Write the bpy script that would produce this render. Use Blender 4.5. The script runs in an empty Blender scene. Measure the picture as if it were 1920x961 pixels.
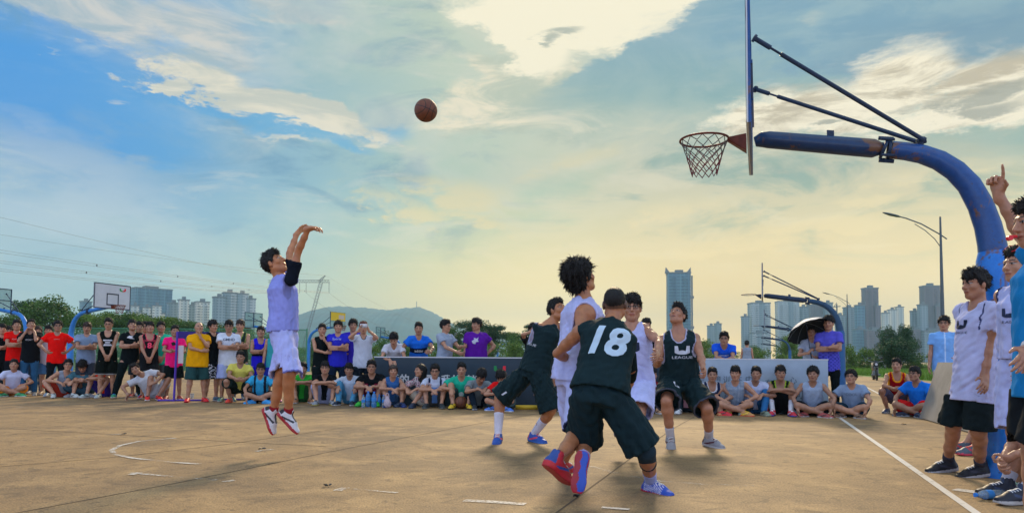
import bpy, bmesh, math, random, sys
import numpy as np
from mathutils import Vector, Matrix
from mathutils.bvhtree import BVHTree

SC = bpy.context.scene
COL = SC.collection
PI = math.pi
R = math.radians

# ------------------------------------------------------------------ camera
F = 1350.0                       # focal length in photo pixels (photo 1920 x 961)
CAMH = 0.95
PITCH, ROLL = R(3.0), R(0.41)
PPY = 601.1                      # picture row of the optical axis
cam_d = bpy.data.cameras.new('camera')
cam = bpy.data.objects.new('camera', cam_d)
COL.objects.link(cam)
SC.camera = cam
cam_d.sensor_width = 36.0
cam_d.lens = 36.0 * F / 1920.0
cam_d.shift_y = (PPY - 480.5) / 1920.0
cam_d.clip_end = 20000
cam_d.clip_start = 0.05
CAMROT = Matrix.Rotation(PI / 2 + PITCH, 4, 'X') @ Matrix.Rotation(ROLL, 4, 'Z')
cam.matrix_world = Matrix.Translation((0, 0, CAMH)) @ CAMROT
CR = np.array(CAMROT.to_3x3())
EYE = np.array([0, 0, CAMH])

def ray(px, py):
    d = CR @ np.array([(px - 960) / F, -(py - PPY) / F, -1.0])
    return d / np.linalg.norm(d)
def G(px, py, z=0.0):            # where the sight line of a photo pixel meets the level z
    d = ray(px, py)
    return EYE + d * ((z - CAMH) / d[2])
def AT(px, py, Y):               # the point at distance Y ahead
    d = ray(px, py)
    return EYE + d * (Y / d[1])
def PIX(p):
    q = CR.T @ (np.array(p, float) - EYE)
    return 960 + F * q[0] / -q[2], PPY - F * q[1] / -q[2]

# ------------------------------------------------------------------ light
SUN_AZ, SUN_EL = R(9.0), R(31.0)           # behind the bright gap in the clouds
w = bpy.data.worlds.new('World')
SC.world = w
w.use_nodes = True
w.cycles.sampling_method = 'MANUAL'
w.cycles.sample_map_resolution = 256
SC.view_settings.view_transform = 'Standard'
SC.view_settings.look = 'None'
SC.view_settings.exposure = 0.32
SC.view_settings.gamma = 1.0
SC.view_settings.use_curve_mapping = False
SC.cycles.use_denoising = True
SC.cycles.max_bounces = 5
SC.cycles.diffuse_bounces = 2
SC.cycles.glossy_bounces = 2
SC.cycles.transmission_bounces = 4
SC.cycles.transparent_max_bounces = 12
SC.cycles.volume_bounces = 0
SC.cycles.sample_clamp_indirect = 4.0

sun_d = bpy.data.lights.new('sun', 'SUN')
sun_d.energy = 2.8
sun_d.angle = R(11.0)
sun_d.color = (1.0, 0.78, 0.50)
sun = bpy.data.objects.new('sun', sun_d)
COL.objects.link(sun)
SUNV = Vector((math.sin(SUN_AZ) * math.cos(SUN_EL), math.cos(SUN_AZ) * math.cos(SUN_EL), math.sin(SUN_EL)))
sun.rotation_euler = SUNV.to_track_quat('Z', 'Y').to_euler()

def C(s):                        # '#rrggbb' -> linear rgb
    s = s.lstrip('#')
    v = [int(s[i:i + 2], 16) / 255 for i in (0, 2, 4)]
    return tuple(((x + .055) / 1.055) ** 2.4 if x > .04045 else x / 12.92 for x in v)

class NT:
    """tiny helper for node trees"""
    def __init__(s, nt):
        s.t = nt
        nt.nodes.clear()
    def n(s, typ, **kw):
        nd = s.t.nodes.new(typ)
        for k, v in kw.items():
            if k.startswith('_'):
                setattr(nd, k[1:], v)
        return nd
    def put(s, nd, i, v):
        inp = nd.inputs[i]
        if hasattr(v, 'is_output') or isinstance(v, bpy.types.NodeSocket):
            s.t.links.new(v, inp)
        elif inp.type == 'RGBA' and isinstance(v, (tuple, list)) and len(v) == 3:
            inp.default_value = (*v, 1)
        else:
            inp.default_value = v
    def m(s, op, a, b=None, c=None, clamp=False):
        nd = s.t.nodes.new('ShaderNodeMath')
        nd.operation = op
        nd.use_clamp = clamp
        s.put(nd, 0, a)
        if b is not None: s.put(nd, 1, b)
        if c is not None: s.put(nd, 2, c)
        return nd.outputs[0]
    def mix(s, f, a, b, mode='MIX'):
        nd = s.t.nodes.new('ShaderNodeMix')
        nd.data_type = 'RGBA'
        nd.blend_type = mode
        s.put(nd, 0, f); s.put(nd, 6, a); s.put(nd, 7, b)
        return nd.outputs[2]
    def sstep(s, x, lo, hi, a=0.0, b=1.0):
        nd = s.t.nodes.new('ShaderNodeMapRange')
        nd.interpolation_type = 'SMOOTHSTEP'
        s.put(nd, 0, x)
        for i, v in enumerate((lo, hi, a, b)): s.put(nd, i + 1, v)
        return nd.outputs[0]
    def lin(s, x, lo, hi, a=0.0, b=1.0):
        nd = s.t.nodes.new('ShaderNodeMapRange')
        s.put(nd, 0, x)
        for i, v in enumerate((lo, hi, a, b)): s.put(nd, i + 1, v)
        return nd.outputs[0]
    def ramp(s, x, stops):
        nd = s.t.nodes.new('ShaderNodeValToRGB')
        el = nd.color_ramp.elements
        while len(el) < len(stops): el.new(0.5)
        for e, (p, c) in zip(el, stops):
            e.position = p
            e.color = (*c, 1) if len(c) == 3 else c
        s.put(nd, 0, x)
        return nd.outputs[0]
    def noise(s, vec, scale, detail=4, rough=.55, dist=0.0, dim='3D'):
        nd = s.t.nodes.new('ShaderNodeTexNoise')
        nd.noise_dimensions = dim
        if vec is not None: s.put(nd, 'Vector', vec)
        s.put(nd, 'Scale', scale); s.put(nd, 'Detail', detail); s.put(nd, 'Roughness', rough); s.put(nd, 'Distortion', dist)
        return nd.outputs[0]
    def comb(s, x, y, z):
        nd = s.t.nodes.new('ShaderNodeCombineXYZ')
        s.put(nd, 0, x); s.put(nd, 1, y); s.put(nd, 2, z)
        return nd.outputs[0]
    def sep(s, v):
        nd = s.t.nodes.new('ShaderNodeSeparateXYZ')
        s.put(nd, 0, v)
        return nd.outputs

# world: the Nishita sky with an evening cloud deck over it, all by direction
def build_world():
    T = NT(w.node_tree)
    out = T.n('ShaderNodeOutputWorld')
    bg = T.n('ShaderNodeBackground')
    T.t.links.new(bg.outputs[0], out.inputs[0])
    sky = T.n('ShaderNodeTexSky', _sky_type='NISHITA', _sun_disc=False, _sun_elevation=SUN_EL, _sun_rotation=SUN_AZ,
              _air_density=1.3, _dust_density=1.5)
    tc = T.n('ShaderNodeTexCoord')
    d = tc.outputs['Generated']
    x, y, z = T.sep(d)
    az = T.m('ARCTAN2', x, y)                       # 0 ahead, + to the right
    ta = az
    te = T.m('DIVIDE', z, T.m('SQRT', T.m('ADD', T.m('MULTIPLY', x, x), T.m('MULTIPLY', y, y))))   # tan of elevation
    # cloud deck coordinates: a plane far overhead, softened near the horizon
    den = T.m('ADD', T.m('MAXIMUM', z, 0.0), 0.16)
    u = T.m('DIVIDE', x, den); v = T.m('DIVIDE', y, den)
    pv = T.comb(u, v, 0.0)
    pa = T.comb(T.m('MULTIPLY', az, 1.0), T.m('MULTIPLY', te, 2.4), 0.0)
    n1 = T.noise(pv, 0.9, 4, .58, .35)
    n2 = T.noise(pa, 2.6, 6, .60, .5)
    n3 = T.noise(pa, 8.0, 8, .68, .25)
    n4 = T.noise(pa, 5.0, 7, .62, 1.0)
    pb = T.comb(T.m('MULTIPLY', az, 1.0), T.m('MULTIPLY', te, 3.6), 4.7)
    n5 = T.noise(pb, 7.0, 8, .66, .6)
    wob = T.m('SUBTRACT', n2, .5)
    wob2 = T.m('SUBTRACT', n3, .5)
    azw = T.m('ADD', T.m('ADD', az, T.m('MULTIPLY', wob, .16)), T.m('MULTIPLY', wob2, .10))
    tew = T.m('ADD', T.m('ADD', te, T.m('MULTIPLY', wob, .10)), T.m('MULTIPLY', wob2, .06))
    def blob(a0, t0, sa, st, ax=azw, tx=tew, rot=0.0):
        da = T.m('SUBTRACT', ax, a0); dt = T.m('SUBTRACT', tx, t0)
        if rot:
            c_, s_ = math.cos(rot), math.sin(rot)
            da, dt = (T.m('ADD', T.m('MULTIPLY', da, c_), T.m('MULTIPLY', dt, s_)),
                      T.m('SUBTRACT', T.m('MULTIPLY', dt, c_), T.m('MULTIPLY', da, s_)))
        q = T.m('ADD', T.m('POWER', T.m('DIVIDE', da, sa), 2.0), T.m('POWER', T.m('DIVIDE', dt, st), 2.0))
        return T.m('POWER', 2.718, T.m('MULTIPLY', q, -1.0))
    # picture pixel -> direction, only to write the numbers down
    def AE(px, py):
        r = ray(px, py)
        return math.atan2(r[0], r[1]), r[2] / math.hypot(r[0], r[1])
    # 1. veil: base tone of the thin overcast, from left (blue) to right (warm)
    sl = T.sstep(azw, -.62, .30)
    low = T.ramp(sl, [(0, C('#8fb2cf')), (.35, C('#a0c4c6')), (.62, C('#c9cda8')), (.85, C('#e3cf96')), (1, C('#e6cb93'))])
    mid = T.ramp(sl, [(0, C('#7dabdc')), (.3, C('#8cbbd2')), (.6, C('#abcabb')), (.85, C('#cfd0b2')), (1, C('#d6ceac'))])
    high = T.ramp(sl, [(0, C('#5c9fe6')), (.3, C('#96bcc8')), (.6, C('#abc8bd')), (.85, C('#a4c3c0')), (1, C('#86b0c6'))])
    f1 = T.sstep(te, .02, .22); f2 = T.sstep(tew, .18, .46)
    base = T.mix(f2, T.mix(f1, low, mid), high)
    nis = T.mix(1.0, sky.outputs[0], (.085, .085, .085), 'MULTIPLY')
    base = T.mix(.06, base, nis)
    # texture of the veil: soft light patches and greyer hollows at two sizes
    lite = T.mix(T.sstep(az, -.5, .3), C('#c9d6df'), C('#efe6cb'))
    dim = T.mix(T.sstep(az, -.5, .3), C('#6d9fca'), C('#83aaa4'))
    upw = T.sstep(te, .03, .22)
    base = T.mix(T.m('MULTIPLY', T.sstep(n4, .50, .66), T.m('MULTIPLY', upw, .80)), base, dim)
    base = T.mix(T.m('MULTIPLY', T.sstep(n2, .44, .62), T.m('MULTIPLY', upw, .52)), base, lite)
    base = T.mix(T.m('MULTIPLY', T.sstep(n5, .50, .68), T.m('MULTIPLY', T.sstep(te, -.02, .20), .55)), base, lite)
    # 2. blue gap at the left
    a, t = AE(20, 150)
    gap = blob(a, t, .24, .085, rot=-.08)
    for (px, py, sa, st, ro) in ((230, 225, .13, .06, -.5), (250, 290, .06, .03, -.5), (430, 215, .16, .022, -.12), (560, 240, .10, .022, -.12), (715, 246, .06, .016, .1), (640, 275, .05, .014, -.3)):
        a, t = AE(px, py); gap = T.m('MAXIMUM', gap, blob(a, t, sa, st, rot=ro))
    gap = T.sstep(T.m('ADD', gap, T.m('MULTIPLY', wob2, 1.2)), .25, .95, 0, .88)
    base = T.mix(gap, base, T.mix(T.sstep(az, -.66, -.2), C('#3b98ec'), C('#6ab4e2')))
    def puff(base, spots, col, lo, hi, amp, noise=n3, top=1.0):
        g = None
        for (px, py, sa, st, rot, k) in spots:
            a, t = AE(px, py)
            b = blob(a, t, sa, st, rot=rot)
            if k != 1: b = T.m('MULTIPLY', b, k)
            g = b if g is None else T.m('MAXIMUM', g, b)
        f = T.sstep(T.m('ADD', g, T.m('MULTIPLY', T.m('SUBTRACT', noise, .5), amp)), lo, hi, 0, top)
        return T.mix(f, base, col)
    # 3. cream cumulus streak left of centre, and one at top left
    cream = T.mix(T.sstep(n5, .38, .62), C('#cfd1c8'), C('#f6ecd8'))
    base = puff(base, [(200, 20, .17, .06, -.15, 1), (360, 55, .12, .06, -.15, .9), (560, 10, .10, .03, 0, .8), (640, 25, .05, .02, 0, .6)], T.mix(T.sstep(n5, .4, .62), C('#a9bdcb'), C('#dcd8d4')), .40, .85, 2.0, top=.85)
    base = puff(base, [(395, 160, .085, .035, -.15, 1.0), (480, 185, .10, .026, -.2, 1), (600, 218, .11, .024, -.15, 1), (690, 240, .06, .018, -.1, .8), (318, 168, .022, .014, 0, 1.0)], cream, .36, .70, 2.3, top=.92)
    base = puff(base, [(700, 272, .03, .007, .3, .9), (540, 262, .05, .008, -.1, .8), (210, 95, .04, .006, -.3, .6), (85, 98, .02, .005, -.3, .6), (215, 195, .02, .005, -.2, .6)], cream, .40, .9, 1.6, top=.7)
    base = puff(base, [(860, 360, .14, .03, -.1, .9), (1080, 300, .10, .02, .2, .7), (760, 390, .12, .02, -.3, .8), (900, 410, .10, .02, -.2, .7)], C('#e6dbb2'), .36, .90, 2.0, top=.85)
    base = puff(base, [(150, 320, .18, .035, -.35, .9), (120, 400, .2, .03, -.1, .8), (60, 230, .10, .02, -.3, .7)], C('#adc4e2'), .38, 1.0, 1.8, top=.6)
    # 4. bright hole where the sun stands
    glow = blob(*AE(1110, 20), .30, .20, ax=az, tx=te)
    base = T.mix(T.m('MULTIPLY', glow, .50), base, C('#e3e0cc'))
    base = puff(base, [(980, 190, .16, .07, .12, .95), (1090, 225, .14, .035, 0, .9), (930, 120, .08, .05, .1, .9), (1140, 150, .08, .03, 0, .7)], T.mix(T.sstep(n5, .4, .62), C('#c3ccbd'), C('#fbefd6')), .38, .85, 2.2, top=.85)
    base = puff(base, [(1130, -10, .22, .085, .05, 1.1), (985, 60, .09, .055, -.4, 1.0)], (1.02, .95, .76), .36, .64, .8)
    base = puff(base, [(1060, 55, .05, .012, .1, .9), (1035, 68, .02, .012, 0, .9)], C('#a9b3ac'), .45, .85, 1.2, top=.8)
    # 5. blue grey bank right of it
    bankc = T.mix(T.sstep(n4, .35, .65), T.mix(T.sstep(te, .26, .50), C('#94b7b2'), C('#7aa6c0')), T.mix(T.sstep(te, .26, .50), C('#abc3ba'), C('#92b4c6')))
    bank = T.m('MULTIPLY', T.sstep(T.m('ADD', te, T.m('ADD', T.m('MULTIPLY', az, -.50), T.m('MULTIPLY', wob2, .12))), .368, .350),
               T.sstep(T.m('ADD', te, T.m('ADD', T.m('MULTIPLY', az, .18), T.m('MULTIPLY', wob, .25))), .30, .40))
    bank = T.m('MULTIPLY', bank, T.sstep(az, -.02, .08))
    base = T.mix(T.m('MULTIPLY', bank, .90), base, bankc)
    base = puff(base, [(1640, 50, .26, .075, -.1, 1)], T.mix(T.sstep(n5, .4, .62), C('#7fa6c2'), C('#9ab9c9')), .25, .9, 1.2, top=.85)
    base = puff(base, [(1850, 90, .2, .07, -.1, 1)], C('#7b9db8'), .3, .9, .9, top=.75)
    base = puff(base, [(1495, 52, .03, .012, .2, .9), (1330, 160, .05, .02, .1, .6)], C('#c4ceca'), .35, .95, 1.6, top=.6)
    # 6. lit broken cloud at the right
    base = puff(base, [(1720, 140, .075, .05, .3, 1.05), (1850, 150, .12, .04, .1, 1.05), (1640, 190, .14, .045, .35, 1.05), (1480, 215, .13, .045, .15, 1), (1820, 210, .14, .035, .1, .9), (1560, 235, .2, .02, 0, .8)],
                T.mix(T.sstep(n5, .40, .56), C('#cfc3ac'), (1.05, .96, .77)), .30, .78, 1.9)
    base = puff(base, [(1880, 165, .08, .014, .15, .9), (1790, 180, .08, .012, .15, .8), (1870, 195, .06, .012, .1, .8), (1545, 234, .03, .008, 0, .9), (1700, 205, .05, .008, .1, .7)], C('#a3a59b'), .42, .9, 1.8, top=.8)
    # 7. low streaks, warm horizon glow
    base = puff(base, [(1500, 440, .20, .014, .08, .9), (1400, 470, .2, .012, .05, .8), (1600, 395, .05, .010, 0, .9), (1750, 330, .12, .02, .1, .8), (1300, 390, .15, .02, .1, .7)], C('#f3e3b8'), .36, .9, 1.8, top=.6)
    base = puff(base, [(1050, 350, .12, .03, .3, .8), (1030, 400, .1, .02, -.2, .7)], C('#a8cbb8'), .36, .9, 1.6, top=.5)
    hz = T.m('MULTIPLY', T.sstep(te, .24, -.01), T.sstep(az, -.48, .0))
    base = T.mix(T.m('MULTIPLY', hz, .70), base, C('#f4d684'))
    hot = blob(*AE(1010, 610), .17, .09, ax=az, tx=te)
    base = T.mix(T.m('MULTIPLY', hot, .75), base, (1.0, .87, .50))
    hot = blob(*AE(1850, 540), .20, .10, ax=az, tx=te)
    base = T.mix(T.m('MULTIPLY', hot, .5), base, (1.0, .87, .57))
    # 8. the rest of the dome (behind and above the camera): clear evening blue with broken cloud
    back = T.mix(T.sstep(n1, .45, .62), C('#93ace0'), C('#c4c8dc'))
    back = T.mix(1.0, back, (1.15, 1.15, 1.15), 'MULTIPLY')
    behind = T.sstep(y, .45, -.1)
    base = T.mix(behind, base, back)
    over = T.sstep(te, .62, 1.4)
    base = T.mix(over, base, T.mix(T.sstep(n1, .4, .6), C('#8db4d8'), C('#dcdcd0')))
    # below the horizon: dull ground colour
    base = T.mix(T.sstep(z, -.01, -.05), base, C('#8a7a5c'))
    # what the haze takes from the low sky is given back to the sky itself
    base = T.mix(1.0, base, T.mix(behind, (.80, .79, .74), (1.3, 1.3, 1.3)), 'MULTIPLY')
    base = T.mix(1.0, base, T.ramp(T.lin(te, -.02, .25), [(0, (2.75, 2.30, 1.45)), (.35, (1.60, 1.46, 1.18)), (1, (1, 1, 1))]), 'MULTIPLY')
    T.put(bg, 0, base)
    bg.inputs[1].default_value = 1.0
build_world()

# ------------------------------------------------------------------ object helpers
def link(name, me, mat=None, parent=None, loc=None, smooth=True):
    o = bpy.data.objects.new(name, me)
    COL.objects.link(o)
    if mat is not None and me is not None:
        for m_ in (mat if isinstance(mat, (list, tuple)) else [mat]): me.materials.append(m_)
    if parent is not None: o.parent = parent
    if loc is not None: o.location = loc
    if smooth and me is not None and hasattr(me, 'polygons'):
        me.polygons.foreach_set('use_smooth', [True] * len(me.polygons))
    return o
def tag(o, label=None, cat=None, group=None, kind=None):
    if label: o['label'] = label
    if cat: o['category'] = cat
    if group: o['group'] = group
    if kind: o['kind'] = kind
    return o
def thing(name, label, cat, loc=(0, 0, 0), rz=0, group=None):
    o = bpy.data.objects.new(name, None)
    COL.objects.link(o)
    o.location = loc
    o.rotation_euler = (0, 0, rz)
    o.empty_display_size = .1
    return tag(o, label, cat, group)
def mesh_np(name, V, Q):
    me = bpy.data.meshes.new(name)
    V = np.asarray(V, np.float32); Q = np.asarray(Q, np.int32)
    n = Q.shape[1]
    me.vertices.add(len(V)); me.vertices.foreach_set('co', V.ravel())
    me.loops.add(Q.size); me.loops.foreach_set('vertex_index', Q.ravel())
    me.polygons.add(len(Q)); me.polygons.foreach_set('loop_start', np.arange(0, Q.size, n, dtype=np.int32))
    me.update(calc_edges=True)
    return me

class MB:
    """collects boxes, tubes, lathes; build() links them as one mesh object"""
    def __init__(s): s.V = []; s.Fc = []
    def add(s, V, Fs):
        o = len(s.V)
        s.V += [tuple(map(float, v)) for v in V]
        s.Fc += [tuple(i + o for i in f) for f in Fs]
        return s
    def box(s, a, b, M=None):
        (x0, y0, z0), (x1, y1, z1) = a, b
        V = [(x0, y0, z0), (x1, y0, z0), (x1, y1, z0), (x0, y1, z0), (x0, y0, z1), (x1, y0, z1), (x1, y1, z1), (x0, y1, z1)]
        if M is not None: V = [M @ Vector(v) for v in V]
        return s.add(V, [(0, 3, 2, 1), (4, 5, 6, 7), (0, 1, 5, 4), (1, 2, 6, 5), (2, 3, 7, 6), (3, 0, 4, 7)])
    def tube(s, pts, r, n=8, closed=False, cap=True, flat=1.0, upv=None):
        pts = [np.array(p, float) for p in pts]
        rs = r if isinstance(r, (list, tuple)) else [r] * len(pts)
        m = len(pts); V = []
        prev = None
        for i, p in enumerate(pts):
            if closed: t = pts[(i + 1) % m] - pts[i - 1]
            else: t = pts[min(i + 1, m - 1)] - pts[max(i - 1, 0)]
            t = t / (np.linalg.norm(t) + 1e-9)
            if prev is None:
                h = np.array([0, 0, 1.]) if upv is None else np.array(upv, float)
                if abs(t @ h) > .95: h = np.array([1., 0, 0])
                u_ = np.cross(t, h)
            else: u_ = prev - t * (prev @ t)
            u_ /= np.linalg.norm(u_) + 1e-9
            prev = u_
            v_ = np.cross(t, u_)
            for k in range(n):
                a_ = 2 * PI * k / n
                V.append(p + rs[i] * (math.cos(a_) * u_ + flat * math.sin(a_) * v_))
        Fs = []
        for i in range(m if closed else m - 1):
            j = (i + 1) % m
            for k in range(n):
                l = (k + 1) % n
                Fs.append((i * n + k, i * n + l, j * n + l, j * n + k))
        if cap and not closed:
            Fs.append(tuple(range(n))[::-1]); Fs.append(tuple((m - 1) * n + k for k in range(n)))
        return s.add(V, Fs)
    def lathe(s, prof, c=(0, 0, 0), n=16, M=None):
        V = []; Fs = []
        for (r_, z_) in prof:
            for k in range(n):
                a_ = 2 * PI * k / n
                V.append(Vector((c[0] + r_ * math.cos(a_), c[1] + r_ * math.sin(a_), c[2] + z_)))
        if M is not None: V = [M @ v_ for v_ in V]
        for i in range(len(prof) - 1):
            for k in range(n):
                l = (k + 1) % n
                Fs.append((i * n + k, i * n + l, (i + 1) * n + l, (i + 1) * n + k))
        Fs.append(tuple(range(n))[::-1]); Fs.append(tuple((len(prof) - 1) * n + k for k in range(n)))
        return s.add(V, Fs)
    def mesh(s, name):
        me = bpy.data.meshes.new(name)
        me.from_pydata(s.V, [], s.Fc)
        me.update()
        return me
    def build(s, name, mat, parent=None, smooth=False, loc=None):
        o = link(name, s.mesh(name), mat, parent, loc, smooth=False)
        if smooth:
            o.data.polygons.foreach_set('use_smooth', [True] * len(o.data.polygons))
            o.data.set_sharp_from_angle(angle=R(40))
        return o

# ------------------------------------------------------------------ materials
_mats = {}
def mat(name, col, rough=.7, metal=0.0, var=0.0, vscale=8.0, bump=0.0, bscale=60.0, spec=.4, attr=False, sheen=0.0, coat=0.0, alpha=None, trans=0.0, sss=0.0):
    if name in _mats: return _mats[name]
    m = bpy.data.materials.new(name)
    m.use_nodes = True
    T = NT(m.node_tree)
    out = T.n('ShaderNodeOutputMaterial'); b = T.n('ShaderNodeBsdfPrincipled')
    T.t.links.new(b.outputs[0], out.inputs[0])
    tc = T.n('ShaderNodeTexCoord'); vec = tc.outputs['Object']
    if attr:
        an = T.n('ShaderNodeAttribute', _attribute_name='col')
        c = an.outputs[0]
    else: c = (*col, 1) if len(col) == 3 else col
    if var:
        nz = T.noise(vec, vscale, 5, .6)
        c = T.mix(1.0, c, T.ramp(nz, [(.3, (1 - var,) * 3), (.7, (1 + var * .4,) * 3)]), 'MULTIPLY')
    T.put(b, 'Base Color', c)
    b.inputs['Roughness'].default_value = rough
    b.inputs['Metallic'].default_value = metal
    b.inputs['Specular IOR Level'].default_value = spec
    if sheen: b.inputs['Sheen Weight'].default_value = sheen
    if coat: b.inputs['Coat Weight'].default_value = coat
    if trans: b.inputs['Transmission Weight'].default_value = trans
    if sss:
        b.inputs['Subsurface Weight'].default_value = sss
        b.inputs['Subsurface Radius'].default_value = (.012, .005, .003)
        b.inputs['Subsurface Scale'].default_value = 1.0
    if alpha is not None: b.inputs['Alpha'].default_value = alpha
    if bump:
        bp = T.n('ShaderNodeBump'); bp.inputs['Strength'].default_value = bump; bp.inputs['Distance'].default_value = .01
        T.put(bp, 'Height', T.noise(vec, bscale, 3, .6))
        T.put(b, 'Normal', bp.outputs[0])
    _mats[name] = m
    return m
M_skin = mat('skin', (1, 1, 1), .40, attr=True, var=.22, vscale=16, spec=.5, bump=.25, bscale=70)
M_hair = mat('hair_black', (.006, .005, .005), .55, spec=.35, var=.4, vscale=60, bump=.8, bscale=120)
M_hairr = mat('hair_red', (.12, .018, .008), .4, spec=.5, var=.4, vscale=60, bump=.8, bscale=120)
M_hairb = mat('hair_brown', (.035, .016, .009), .4, spec=.5, var=.4, vscale=60, bump=.8, bscale=120)
M_cloth = mat('cloth', (1, 1, 1), .9, attr=True, var=.2, vscale=7, spec=.08, bump=.25, bscale=260)
M_satin = mat('jersey_cloth', (1, 1, 1), .75, attr=True, var=.2, vscale=7, spec=.18, bump=.25, bscale=330)
M_shoe = mat('shoe', (1, 1, 1), .5, attr=True, var=.08, vscale=30, spec=.45, bump=.1, bscale=150)
M_print = mat('shirt_print', (1, 1, 1), .7, attr=True, spec=.2)
M_glasses = mat('spectacle_frame', (.012, .012, .014), .3, spec=.5)
M_sock = mat('sock', (.72, .72, .80), .9, spec=.1, bump=.4, bscale=200)
# ------------------------------------------------------------------ smooth solids (distance fields turned into one quad mesh)
A3 = lambda *v: np.array(v, np.float64)
def nrm(v):
    v = np.asarray(v, float)
    return v / (np.linalg.norm(v) + 1e-9)
def smin(a, b, k):
    if k <= 0: return np.minimum(a, b)
    h = np.maximum(k - np.abs(a - b), 0) / k
    return np.minimum(a, b) - h * h * k * .25
def smax(a, b, k): return -smin(-a, -b, k)

def axis(lo, hi, h, fine):
    out = [lo]; p = lo
    while p < hi:
        st = h
        for (a, b, f) in fine:
            if a - 1e-6 <= p < b: st = min(st, f)
            elif p < a < p + st: st = max(min(st, a - p), f * .7)
        p += st; out.append(p)
    return np.array(out, np.float32)

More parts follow.
